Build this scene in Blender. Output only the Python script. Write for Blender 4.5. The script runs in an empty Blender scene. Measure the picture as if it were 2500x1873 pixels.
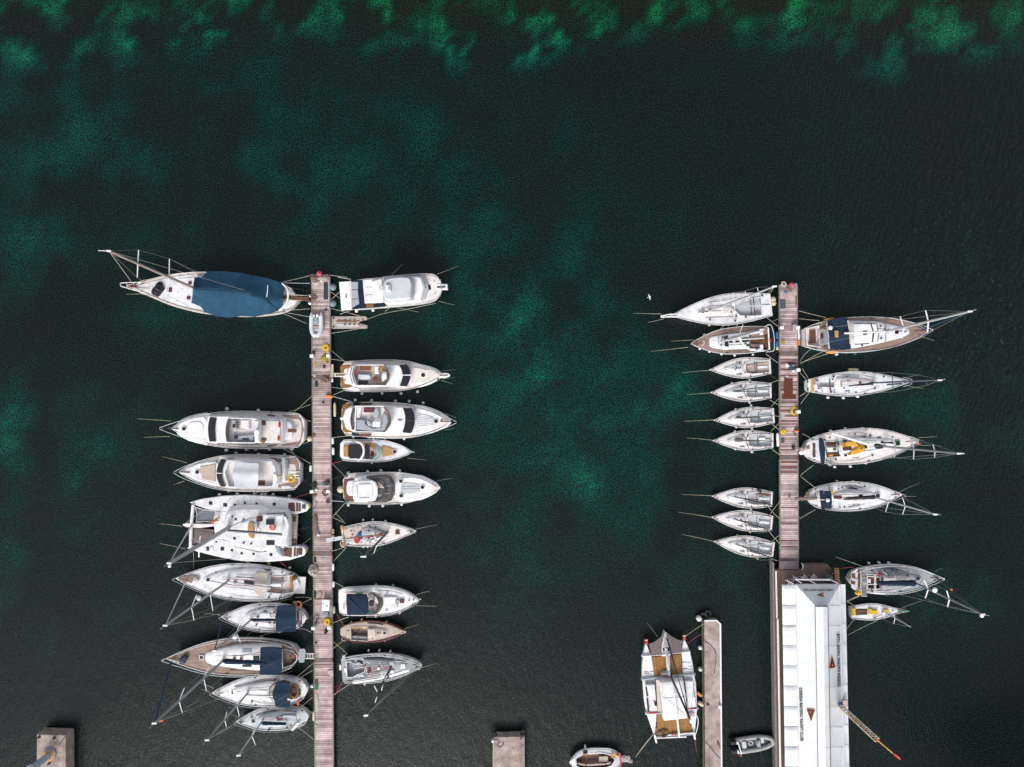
import bpy,math,random
from mathutils import Vector,Matrix,noise
from mathutils.geometry import delaunay_2d_cdt
random.seed(7)
SC=bpy.context.scene
COL=SC.collection
# camera, sky, sun
CH,CF=95.0,1900.0
cd=bpy.data.cameras.new("camera");cam=bpy.data.objects.new("camera",cd);COL.objects.link(cam)
cam.location=(0,0,CH);cam.rotation_euler=(0,0,0)
cd.sensor_width=36.0;cd.lens=36.0*CF/2500.0;cd.clip_end=2000;cd.clip_start=0.5
SC.camera=cam
w=bpy.data.worlds.new("World");SC.world=w;w.use_nodes=True
wn=w.node_tree;bg=wn.nodes["Background"]
sky=wn.nodes.new("ShaderNodeTexSky");sky.sky_type='NISHITA';sky.sun_disc=False
SUN_EL,SUN_ROT=math.radians(40),math.radians(196)
sky.sun_elevation=SUN_EL;sky.sun_rotation=SUN_ROT;sky.dust_density=4.0;sky.air_density=1.0
hs=wn.nodes.new("ShaderNodeHueSaturation");hs.inputs["Saturation"].default_value=.32;wn.links.new(sky.outputs[0],hs.inputs["Color"]);wn.links.new(hs.outputs[0],bg.inputs[0]);bg.inputs[1].default_value=0.145
sd=bpy.data.lights.new("sun",'SUN');sun=bpy.data.objects.new("sun",sd);COL.objects.link(sun)
sd.energy=1.35;sd.angle=math.radians(24);sd.color=(1.0,0.95,0.9)
_d=Vector((math.sin(SUN_ROT)*math.cos(SUN_EL),math.cos(SUN_ROT)*math.cos(SUN_EL),math.sin(SUN_EL)))
sun.rotation_euler=(-_d).to_track_quat('-Z','Y').to_euler();sun.location=(0,-60,60)
SC.view_settings.view_transform='Standard';SC.view_settings.look='None'
SC.view_settings.gamma=1.0;SC.view_settings.exposure=0.5
SC.render.engine='CYCLES'
# materials
MATS={}
def mat(name,col,rough=0.5,var=0.12,scale=3.0,metal=0.0,col2=None,bump=0.0,bscale=20.0,spec=0.5,stripes=None,alpha=1.0,coat=0.0):
 """procedural material: base colour broken up by two noises; optional seams/planks across local y (stripes=(axis, pitch, dark))"""
 m=bpy.data.materials.new(name);m.use_nodes=True;nt=m.node_tree;N=nt.nodes;K=nt.links
 p=N["Principled BSDF"];p.inputs["Roughness"].default_value=rough;p.inputs["Metallic"].default_value=metal
 p.inputs["Specular IOR Level"].default_value=spec
 if coat:p.inputs["Coat Weight"].default_value=coat
 tc=N.new("ShaderNodeTexCoord")
 n1=N.new("ShaderNodeTexNoise");n1.inputs["Scale"].default_value=scale;n1.inputs["Detail"].default_value=6;n1.inputs["Roughness"].default_value=.65
 K.new(tc.outputs["Object"],n1.inputs["Vector"])
 rp=N.new("ShaderNodeValToRGB");K.new(n1.outputs["Fac"],rp.inputs[0])
 rp.color_ramp.elements[0].position=.32;rp.color_ramp.elements[1].position=.68
 c2=col2 or tuple(c*(1-var)for c in col)
 c1=tuple(min(1,c*(1+var*.35))for c in col)
 rp.color_ramp.elements[0].color=(*c2,1);rp.color_ramp.elements[1].color=(*c1,1)
 out=rp.outputs[0]
 n2=N.new("ShaderNodeTexNoise");n2.inputs["Scale"].default_value=7;n2.inputs["Detail"].default_value=7;n2.inputs["Roughness"].default_value=.75
 K.new(tc.outputs["Object"],n2.inputs["Vector"])
 mx=N.new("ShaderNodeMix");mx.data_type='RGBA';mx.blend_type='MULTIPLY';mx.inputs[0].default_value=min(1,.35+var)
 r2=N.new("ShaderNodeValToRGB");K.new(n2.outputs["Fac"],r2.inputs[0])
 r2.color_ramp.elements[0].position=.3;r2.color_ramp.elements[0].color=(.68,.67,.68,1);r2.color_ramp.elements[1].position=.52
 K.new(out,mx.inputs[6]);K.new(r2.outputs[0],mx.inputs[7]);out=mx.outputs[2]
 if stripes:
  ax,pitch,dark,seam=stripes
  sp=N.new("ShaderNodeSeparateXYZ");K.new(tc.outputs["Object"],sp.inputs[0])
  dv=N.new("ShaderNodeMath");dv.operation='DIVIDE';dv.inputs[1].default_value=pitch;K.new(sp.outputs[ax],dv.inputs[0])
  fl=N.new("ShaderNodeMath");fl.operation='FLOOR';K.new(dv.outputs[0],fl.inputs[0])
  fr=N.new("ShaderNodeMath");fr.operation='FRACT';K.new(dv.outputs[0],fr.inputs[0])
  wn_=N.new("ShaderNodeTexWhiteNoise");wn_.noise_dimensions='1D';K.new(fl.outputs[0],wn_.inputs["W"])
  mr=N.new("ShaderNodeMapRange");mr.inputs["To Min"].default_value=1-dark;mr.inputs["To Max"].default_value=1+dark*.4
  K.new(wn_.outputs["Value"],mr.inputs["Value"])
  lt=N.new("ShaderNodeMath");lt.operation='GREATER_THAN';lt.inputs[1].default_value=seam;K.new(fr.outputs[0],lt.inputs[0])
  m2=N.new("ShaderNodeMapRange");m2.inputs["To Min"].default_value=.35;K.new(lt.outputs[0],m2.inputs["Value"])
  mm=N.new("ShaderNodeMath");mm.operation='MULTIPLY';K.new(mr.outputs[0],mm.inputs[0]);K.new(m2.outputs[0],mm.inputs[1])
  vm=N.new("ShaderNodeVectorMath");vm.operation='SCALE';K.new(out,vm.inputs[0]);K.new(mm.outputs[0],vm.inputs["Scale"]);out=vm.outputs[0]
 K.new(out,p.inputs["Base Color"])
 if bump:
  n3=N.new("ShaderNodeTexNoise");n3.inputs["Scale"].default_value=bscale;n3.inputs["Detail"].default_value=4
  K.new(tc.outputs["Object"],n3.inputs["Vector"])
  b=N.new("ShaderNodeBump");b.inputs["Strength"].default_value=bump;b.inputs["Distance"].default_value=.05
  K.new(n3.outputs["Fac"],b.inputs["Height"]);K.new(b.outputs[0],p.inputs["Normal"])
 if alpha<1:p.inputs["Alpha"].default_value=alpha
 MATS[name]=m;return m
mat("gelcoat",(.80,.80,.82),.38,.20,1.0,coat=.15)
mat("hull_white",(.80,.80,.82),.35,.26,.9)
mat("old_white",(.70,.68,.65),.55,.0,1.6,col2=(.50,.42,.36))
mat("deck_white",(.74,.74,.77),.6,.24,1.4)
mat("deck_cream",(.70,.64,.60),.6,.16,1.5)
mat("deck_pinkish",(.74,.69,.68),.6,.16,1.5)
mat("deck_beige",(.52,.43,.37),.7,.2,1.5,stripes=(1,.11,.12,.1))
mat("deck_grey",(.32,.34,.36),.7,.22,2.0)
mat("pale_grey",(.50,.53,.56),.6,.16,1.2)
mat("teak",(.33,.225,.185),.7,.25,2.5,stripes=(1,.13,.22,.12))
mat("teak_golden",(.33,.145,.022),.5,.35,3.0,stripes=(1,.13,.3,.12))
mat("teak_dark",(.16,.065,.035),.5,.3,3.0,stripes=(1,.13,.25,.12))
mat("tan",(.42,.24,.09),.7,.15,3)
mat("navy",(.003,.020,.048),.95,.3,1.2,bump=.5,bscale=3)
mat("navy_flat",(.003,.014,.032),.95,.3,2)
mat("blue_tarp",(.008,.058,.115),.95,.3,.8,bump=1.0,bscale=1.6)
mat("blue_cloth",(.02,.12,.3),.85,.2,4)
mat("black_cloth",(.012,.013,.018),.85,.2,4)
mat("canvas_light",(.58,.62,.66),.8,.12,1.5,bump=.3,bscale=4)
mat("canvas_cream",(.55,.47,.42),.8,.15,1.5,bump=.4,bscale=4)
mat("cushion_grey",(.34,.37,.41),.85,.2,3)
mat("cushion_white",(.72,.71,.72),.8,.12,2)
mat("dark_glass",(.010,.011,.014),.12,.3,2,spec=.6)
mat("glass_smoke",(.10,.09,.09),.15,.5,1.5,spec=.7)
mat("glass_green",(.28,.38,.36),.15,.3,3,spec=.7)
mat("dark_red",(.10,.015,.02),.6,.3,3)
mat("red",(.45,.03,.03),.6,.2,4)
mat("orange",(.60,.12,.03),.6,.2,5)
mat("orange_buoy",(.65,.22,.04),.6,.2,5)
mat("yellow",(.65,.42,.015),.6,.2,5)
mat("yellow_sail",(.62,.34,.03),.8,.2,2,bump=.4,bscale=4)
mat("green",(.02,.16,.04),.9,.2,5)
mat("green_paint",(.04,.25,.15),.6,.2,5)
mat("steel",(.62,.62,.62),.3,.1,5,metal=.6)
mat("alu",(.30,.32,.35),.38,.15,3,metal=.35)
mat("alu_light",(.52,.54,.57),.4,.12,3,metal=.25)
mat("mast_dark",(.05,.055,.065),.4,.2,3)
mat("mast_wood",(.36,.31,.28),.5,.2,1.5)
mat("mast_navy",(.02,.05,.10),.4,.2,3)
mat("white_paint",(.80,.80,.81),.45,.06,3)
mat("toe_dark",(.10,.085,.085),.6,.3,3)
mat("wire",(.30,.29,.27),.5,.1,3)
mat("rope",(.55,.49,.40),.9,.2,12)
mat("rope_yellow",(.50,.46,.31),.9,.2,12)
mat("rope_red",(.50,.08,.14),.9,.2,12)
mat("rope_green",(.38,.44,.34),.9,.2,12)
mat("rope_dark",(.06,.055,.05),.9,.2,12)
mat("fender_white",(.82,.82,.82),.5,.15,6)
mat("fender_cream",(.60,.52,.34),.5,.2,6)
mat("fender_navy",(.03,.05,.09),.5,.2,6)
mat("fender_greyblue",(.17,.22,.27),.5,.2,4)
mat("fender_blue",(.03,.13,.32),.5,.2,4)
mat("fender_green",(.35,.45,.33),.5,.2,4)
mat("hypalon",(.62,.64,.67),.55,.1,4)
mat("hypalon_grey",(.33,.33,.34),.6,.2,4)
mat("rubber",(.02,.02,.022),.7,.2,4)
mat("pier_boards",(.59,.46,.455),.8,.30,.9,col2=(.33,.245,.24),stripes=(1,.235,.45,.22),bump=.3,bscale=12)
mat("pier_boards_red",(.20,.085,.07),.8,.3,.9,stripes=(1,.235,.25,.2))
mat("pier_boards_pale",(.58,.47,.44),.8,.2,.9,stripes=(1,.235,.15,.2))
mat("pier_beam",(.22,.19,.185),.8,.3,2)
mat("pier_beam_green",(.13,.15,.09),.8,.3,2)
mat("pier_side",(.08,.075,.07),.8,.3,2)
mat("rust",(.20,.10,.05),.8,.4,2.5)
mat("plate_grey",(.16,.12,.12),.7,.4,3)
mat("concrete",(.40,.33,.30),.9,.45,.9,col2=(.20,.15,.13),bump=.5,bscale=9)
mat("concrete_grey",(.25,.245,.24),.9,.25,.8,bump=.5,bscale=9)
mat("terrace",(.20,.12,.10),.85,.3,.8,col2=(.13,.085,.08),bump=.3,bscale=9)
mat("walkway",(.13,.085,.055),.85,.3,.9)
mat("ramp_grey",(.20,.15,.165),.85,.3,3)
mat("float_grey",(.42,.36,.33),.8,.25,1.8,bump=.3)
mat("mat_dark",(.03,.045,.06),.95,.3,5)
mat("mat_grey",(.07,.085,.10),.95,.3,5)
mat("mat_brown",(.11,.03,.012),.95,.4,6)
mat("net_brown",(.22,.15,.11),.95,.4,8,bump=1,bscale=14)
mat("net_pale",(.48,.44,.42),.95,.3,8,bump=1,bscale=14)
mat("net_dark",(.07,.06,.065),.95,.4,8,bump=1,bscale=14)
mat("net_olive",(.34,.29,.05),.95,.4,8,bump=1,bscale=14)
mat("tramp_grey",(.16,.18,.20),.9,.2,6)
mat("tramp_brown",(.17,.13,.13),.9,.25,6)
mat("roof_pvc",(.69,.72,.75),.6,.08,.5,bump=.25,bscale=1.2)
mat("roof_shaded",(.56,.59,.63),.7,.10,.8)  # roof sheet again, with the shade of the north-facing ends put into its colour
mat("roof_rib",(.68,.62,.62),.7,.2,2)
mat("seam",(.13,.12,.14),.8,.2,2)
mat("black_ink",(.012,.010,.015),.8,.1,4)
mat("maroon",(.10,.006,.010),.7,.2,4)
mat("gold",(.62,.30,.06),.7,.15,4)
mat("crane_cream",(.74,.68,.58),.6,.3,3,col2=(.42,.28,.10))
mat("crane_yellow",(.55,.34,.08),.6,.3,3)
mat("solar",(.010,.016,.03),.2,.2,3)
mat("solar_white",(.55,.55,.55),.4,.1,3)
mat("skin",(.42,.24,.17),.6,.1,5)
mat("hair",(.03,.02,.015),.7,.1,5)
mat("plank_wood",(.26,.19,.15),.8,.3,3,stripes=(1,.2,.2,.1))
mat("wood_red",(.23,.08,.05),.6,.3,3)
mat("tower_grey",(.42,.50,.56),.6,.25,1.5)
mat("leaf",(.035,.06,.03),.7,.4,1.0)
mat("bark",(.08,.06,.045),.9,.3,3)
# geometry
def sgn_area(p):
 return.5*sum(p[i][0]*p[(i+1)%len(p)][1]-p[(i+1)%len(p)][0]*p[i][1]for i in range(len(p)))
def ccw(p):
 p=[tuple(q)for q in p]
 return p if sgn_area(p)>0 else p[::-1]
def offset(p,d):
 """move a CCW outline outward by d (negative: inward)"""
 n=len(p);out=[]
 for i in range(n):
  a=Vector(p[i-1][:2]);b=Vector(p[i][:2]);c=Vector(p[(i+1)%n][:2])
  e1=(b-a);e2=(c-b)
  if e1.length<1e-6 or e2.length<1e-6:out.append((b.x,b.y));continue
  e1.normalize();e2.normalize()
  n1=Vector((e1.y,-e1.x));n2=Vector((e2.y,-e2.x));m=n1+n2
  if m.length<.2:m=n1
  m.normalize();k=d/max(.45,m.dot(n1));out.append((b.x+m.x*k,b.y+m.y*k))
 return out
def inside(x,y,p):
 r=False;j=len(p)-1
 for i in range(len(p)):
  if(p[i][1]>y)!=(p[j][1]>y)and x<(p[j][0]-p[i][0])*(y-p[i][1])/(p[j][1]-p[i][1])+p[i][0]:r=not r
  j=i
 return r
def smooth_poly(p,it=2):
 for _ in range(it):
  q=[]
  for i in range(len(p)):
   a,b=p[i],p[(i+1)%len(p)]
   q.append((a[0]*.75+b[0]*.25,a[1]*.75+b[1]*.25));q.append((a[0]*.25+b[0]*.75,a[1]*.25+b[1]*.75))
  p=q
 return p
def smooth_line(p,it=2):
 for _ in range(it):
  q=[p[0]]
  for i in range(len(p)-1):
   a,b=Vector(p[i]),Vector(p[i+1]);q+=[a.lerp(b,.25),a.lerp(b,.75)]
  p=q+[p[-1]]
 return[Vector(x)for x in p]
class G:
 def __init__(s):s.v=[];s.f=[]
 def add(s,vs,fs):
  o=len(s.v);s.v+=[tuple(x)for x in vs];s.f+=[tuple(i+o for i in f)for f in fs];return s
 def rings(s,rs,cap0=True,cap1=True):
  n=len(rs[0]);vs=[p for r in rs for p in r];fs=[]
  for k in range(len(rs)-1):
   for i in range(n):
    j=(i+1)%n;fs.append((k*n+i,k*n+j,(k+1)*n+j,(k+1)*n+i))
  if cap0:fs.append(tuple(range(n))[::-1])
  if cap1:fs.append(tuple((len(rs)-1)*n+i for i in range(n)))
  return s.add(vs,fs)
 def solid(s,p,zt,zb,fl=0.0,rd=.03,crown=0.0):
  """outline p at height zt extruded down to zb; fl = flare of the foot, rd = rounded edge; zt may be f(x,y)"""
  p=ccw(p);Z=zt if callable(zt)else(lambda x,y:zt)
  B=zb if callable(zb)else(lambda x,y:zb)
  o=offset(p,fl);i1=offset(p,-rd)
  rs=[[(a,b,B(a,b))for a,b in o],[(a,b,Z(a,b)-rd)for a,b in p],[(a,b,Z(a,b))for a,b in i1]]
  if crown:
   i2=offset(p,-rd*4-.12);rs.append([(a,b,Z(a,b)+crown)for a,b in i2])
  return s.rings(rs)
 def recess(s,p,zt,zb):
  p=ccw(p);n=len(p)
  i=offset(p,-.04)
  vs=[(a,b,zt)for a,b in p]+[(a,b,zb)for a,b in i]
  fs=[(k,n+k,n+(k+1)%n,(k+1)%n)for k in range(n)]
  fs.append(tuple(n+k for k in range(n)))
  return s.add(vs,fs)
 def rim(s,p,wd,zt,zb):
  p=ccw(p);o=offset(p,wd);n=len(p)
  rs=[[(a,b,zb)for a,b in o],[(a,b,zt)for a,b in o],[(a,b,zt)for a,b in p],[(a,b,zb)for a,b in p]]
  return s.rings(rs,False,False)
 def strip(s,a,b,th=.03):
  """loft between two polylines of 3-D points, with thickness"""
  n=len(a);vs=[tuple(x)for x in a]+[tuple(x)for x in b]
  dn=Vector((0,0,-th));vs+=[tuple(Vector(x)+dn)for x in a]+[tuple(Vector(x)+dn)for x in b]
  fs=[]
  for i in range(n-1):
   fs+=[(i,i+1,n+i+1,n+i),(2*n+i,3*n+i,3*n+i+1,2*n+i+1),(i,2*n+i,2*n+i+1,i+1),(n+i,n+i+1,3*n+i+1,3*n+i)]
  fs+=[(0,n,3*n,2*n),(n-1,3*n-1,4*n-1,2*n-1)]
  return s.add(vs,fs)
 def tube(s,pts,r,n=6,r1=None,cap=True,closed=False,flat=1.0):
  pts=[Vector(p)for p in pts];m=len(pts);rs=[];up=None
  for i,p in enumerate(pts):
   if closed:t=pts[(i+1)%m]-pts[i-1]
   else:t=(pts[min(i+1,m-1)]-pts[max(i-1,0)])
   if t.length<1e-7:t=Vector((0,0,1))
   t.normalize()
   if up is None:
    up=Vector((0,0,1))if abs(t.z)<.9 else Vector((1,0,0))
   a=t.cross(up)
   if a.length<1e-4:a=t.cross(Vector((0,1,0)))
   a.normalize();b=a.cross(t);up=b
   rr=r if r1 is None else r+(r1-r)*i/max(1,m-1)
   rs.append([tuple(p+a*math.cos(2*math.pi*k/n)*rr+b*math.sin(2*math.pi*k/n)*rr*flat)for k in range(n)])
  if closed:rs.append(rs[0])
  return s.rings(rs,cap and not closed,cap and not closed)
 def ball(s,c,rx,ry=None,rz=None,n=12,m=7,rot=0):
  ry=ry or rx;rz=rz or rx;rs=[]
  cr,sr=math.cos(rot),math.sin(rot)
  for j in range(1,m):
   t=-math.pi/2+math.pi*j/m;q=[]
   for i in range(n):
    a=2*math.pi*i/n;x=rx*math.cos(t)*math.cos(a);y=ry*math.cos(t)*math.sin(a)
    q.append((c[0]+x*cr-y*sr,c[1]+x*sr+y*cr,c[2]+rz*math.sin(t)))
   rs.append(q)
  return s.rings(rs)
 def disc(s,c,r,h,n=14,r2=None):
  r2=r2 or r
  rs=[[(c[0]+rr*math.cos(2*math.pi*i/n),c[1]+rr*math.sin(2*math.pi*i/n),z)for i in range(n)]for rr,z in((r,c[2]),(r,c[2]+h*.8),(r2*.88,c[2]+h))]
  return s.rings(rs)
 def torus(s,c,R,r,n=18,ry=None):
  ry=ry or R
  return s.tube([(c[0]+R*math.cos(2*math.pi*i/n),c[1]+ry*math.sin(2*math.pi*i/n),c[2])for i in range(n)],r,6,closed=True)
 def box(s,c,sx,sy,sz,rot=0,rd=.02):
  cr,sr=math.cos(rot),math.sin(rot)
  p=[(c[0]+x*cr-y*sr,c[1]+x*sr+y*cr)for x,y in((-sx/2,-sy/2),(sx/2,-sy/2),(sx/2,sy/2),(-sx/2,sy/2))]
  return s.solid(p,c[2]+sz,c[2],0,rd)
 def lump(s,c,rx,ry,h,rot=0,seed=0,n=18,m=6,rough=.35):
  """low irregular heap (rope pile, folded cloth)"""
  rs=[];cr,sr=math.cos(rot),math.sin(rot)
  for j in range(m+1):
   t=j/m;q=[]
   for i in range(n):
    a=2*math.pi*i/n;nz=noise.noise(Vector((math.cos(a)*1.1+seed*7.1,math.sin(a)*1.1,t*2.3+seed)))
    k=(1-t**1.6)*(1+min(rough,.7)*nz*.85)+.02;x,y=rx*k*math.cos(a),ry*k*math.sin(a)
    z=h*math.sin(t*math.pi/2)*(1+.9*noise.noise(Vector((x*6+seed,y*6,3))))if j else 0
    q.append((c[0]+x*cr-y*sr,c[1]+x*sr+y*cr,c[2]+max(0,z)))
   rs.append(q)
  return s.rings(rs)
def mk(name,g,m,parent=None,smooth=False):
 me=bpy.data.meshes.new(name);me.from_pydata(g.v,[],g.f);me.update()
 if m:me.materials.append(MATS[m]if isinstance(m,str)else m)
 if smooth:
  for p in me.polygons:p.use_smooth=True
  try:me.set_sharp_from_angle(angle=math.radians(42))
  except Exception:pass
 o=bpy.data.objects.new(name,me);COL.objects.link(o)
 if parent:o.parent=parent
 return o
def tag(o,label=None,cat=None,group=None,kind=None):
 for k,v in(("label",label),("category",cat),("group",group),("kind",kind)):
  if v:o[k]=v
 return o
LABELS={}
class Crop:
 """u, v are pixels of an enlarged crop of the photograph; (u, v, height) becomes a place in the world"""
 def __init__(s,x0,y0,k):s.x0,s.y0,s.k=x0,y0,k
 def W(s,u,v,z):
  q=(CH-z)/CF
  return Vector(((s.x0+u/s.k-1250)*q,(936.5-s.y0-v/s.k)*q,z))
 def m(s,px,z=1.0):return px/s.k*(CH-z)/CF
 def rad(s,u,v):return math.hypot(s.x0+u/s.k-1250,s.y0+v/s.k-936.5)
NAT=Crop(0,0,1)
A1=Crop(230,590,4.022);A2=Crop(740,640,5.53);A3=Crop(320,960,4.809);A4=Crop(780,850,6.144)
A5=Crop(780,1050,5.022);A6=Crop(380,1190,5.53);A7=Crop(340,1350,5.027);A8=Crop(340,1530,4.809)
B1=Crop(780,1250,5.344);B2=Crop(780,1500,5.919);B3=Crop(1540,680,5.267);B4=Crop(1640,860,6.1375)
B5=Crop(1640,1170,6.9125);B6=Crop(1920,740,4.608);B7=Crop(1920,1010,4.608);B8=Crop(1860,1360,3.881)
C1=Crop(1860,1400,6.144);C2=Crop(1780,1620,4.608);C3=Crop(1540,1480,7.531);C4=Crop(1540,1660,7.78)
C5=Crop(1150,1740,5.395);C6=Crop(0,1700,7.373);C8=Crop(740,650,4.6)
D1=Crop(740,1000,3.77);D2=Crop(740,1430,3.74);D3=Crop(1880,680,4.6);D4=Crop(1880,1030,4.25)
E3=Crop(1900,1360,7.944)
class Thing:
 def __init__(s,name,label,cat,crop,at=None,rot=0,group=None,world=None):
  s.c=crop;s.rot=rot
  s.loc=Vector(world)if world else crop.W(*at)
  o=bpy.data.objects.new(name,None);COL.objects.link(o);o.empty_display_size=.3
  o.location=s.loc;o.rotation_euler=(0,0,rot);s.o=o;tag(o,label,cat,group)
  s.cr,s.sr=math.cos(rot),math.sin(rot)
 def loc_of(s,p):
  d=Vector(p)-s.loc;return Vector((d.x*s.cr+d.y*s.sr,-d.x*s.sr+d.y*s.cr,d.z))
 def L(s,u,v,z):return s.loc_of(s.c.W(u,v,z))
 def P(s,pts,z):return[tuple(s.L(u,v,z)[:2])for u,v in pts]
 def m(s,px,z=1.0):return s.c.m(px,z)
 def part(s,name,g,m,parent=None,smooth=False):return mk(name,g,m,parent or s.o,smooth)
 def sol(s,name,pts,zt,h,m,parent=None,fl=.05,rd=.04,sm=0,crown=0.0):
  p=s.P(pts,zt)
  if sm:p=smooth_poly(ccw(p),sm)
  return s.part(name,G().solid(p,zt-s.loc.z,zt-h-s.loc.z,fl,rd,crown),m,parent,True)
 def rect(s,name,u,v,w_,h_,zt,h,m,parent=None,rot=None,rd=.02,**k):
  """box centred at crop pixel (u,v), w_ along the thing's x axis and h_ across, in crop pixels"""
  c=s.L(u,v,zt);a=0 if rot is None else rot
  return s.part(name,G().box((c.x,c.y,c.z-h),s.m(w_,zt),s.m(h_,zt),h,a,rd),m,parent)
 def tub(s,name,pts,r,m,parent=None,r1=None,n=6,cur=0,flat=1.0):
  q=[s.L(*p)for p in pts]
  if cur:q=smooth_line(q,cur)
  return s.part(name,G().tube(q,r,n,r1,flat=flat),m,parent,True)
 def stripe(s,name,a,b,m,parent=None,th=.03):
  return s.part(name,G().strip([s.L(*p)for p in a],[s.L(*p)for p in b],th),m,parent,True)
 def disc(s,name,u,v,r,z,h,m,parent=None):
  c=s.L(u,v,z);return s.part(name,G().disc((c.x,c.y,c.z),s.m(r,z),h),m,parent,True)
 def ball(s,name,u,v,r,z,m,parent=None,fz=1.0):
  c=s.L(u,v,z);rr=s.m(r,z);return s.part(name,G().ball(tuple(c),rr,rr,rr*fz),m,parent,True)
 def ring(s,name,u,v,r,z,tr,m,parent=None,ry=None):
  c=s.L(u,v,z);return s.part(name,G().torus(tuple(c),s.m(r,z),tr,ry=s.m(ry,z)if ry else None),m,parent,True)
 def arrow(s,name,u,v,z,m):pass
def cat_interp(tab,t):
 """smooth interpolation of a (t, value) table"""
 n=len(tab)
 for i in range(n-1):
  if t<=tab[i+1][0]:break
 p0=tab[max(0,i-1)];p1=tab[i];p2=tab[i+1];p3=tab[min(n-1,i+2)]
 h=p2[0]-p1[0];k=(t-p1[0])/h
 m1=(p2[1]-p0[1])/max(1e-6,p2[0]-p0[0])*h;m2=(p3[1]-p1[1])/max(1e-6,p3[0]-p1[0])*h
 return(2*k**3-3*k*k+1)*p1[1]+(k**3-2*k*k+k)*m1+(-2*k**3+3*k*k)*p2[1]+(k**3-k*k)*m2
SAIL=[(0,.50),(.02,.60),(.12,.78),(.28,.95),(.42,1),(.58,.95),(.74,.74),(.88,.40),(.95,.19),(1,.02)]
ROUND=[(0,.06),(.012,.30),(.04,.52),(.1,.72),(.25,.93),(.42,1),(.58,.95),(.74,.74),(.88,.40),(.95,.19),(1,.02)]
MOTOR=[(0,.55),(.012,.80),(.06,.92),(.2,.98),(.4,1),(.56,.97),(.7,.85),(.83,.60),(.92,.34),(.97,.16),(1,.03)]
RACER=[(0,.70),(.2,.90),(.4,1),(.55,.92),(.7,.70),(.85,.38),(.94,.16),(1,.015)]
WHOOP=[(0,.78),(.02,.86),(.1,.92),(.25,.99),(.4,1),(.55,.95),(.7,.78),(.85,.47),(.94,.22),(1,.02)]
BOXY=[(0,.93),(.05,.97),(.3,1),(.7,.99),(.86,.93),(.93,.82),(.965,.68),(.985,.5),(1,.30)]
ORD=["first","second","third","fourth","fifth","sixth","seventh","eighth","ninth"]
def arc3(a,b,c,n=12,zs=None):
 """circle-like curve through three crop points: returns (u,v) list"""
 out=[]
 for i in range(n+1):
  t=i/n;w0=(1-t)*(1-2*t);w1=4*t*(1-t);w2=t*(2*t-1)
  out.append((a[0]*w0+b[0]*w1+c[0]*w2,a[1]*w0+b[1]*w1+c[1]*w2))
 return out
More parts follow.
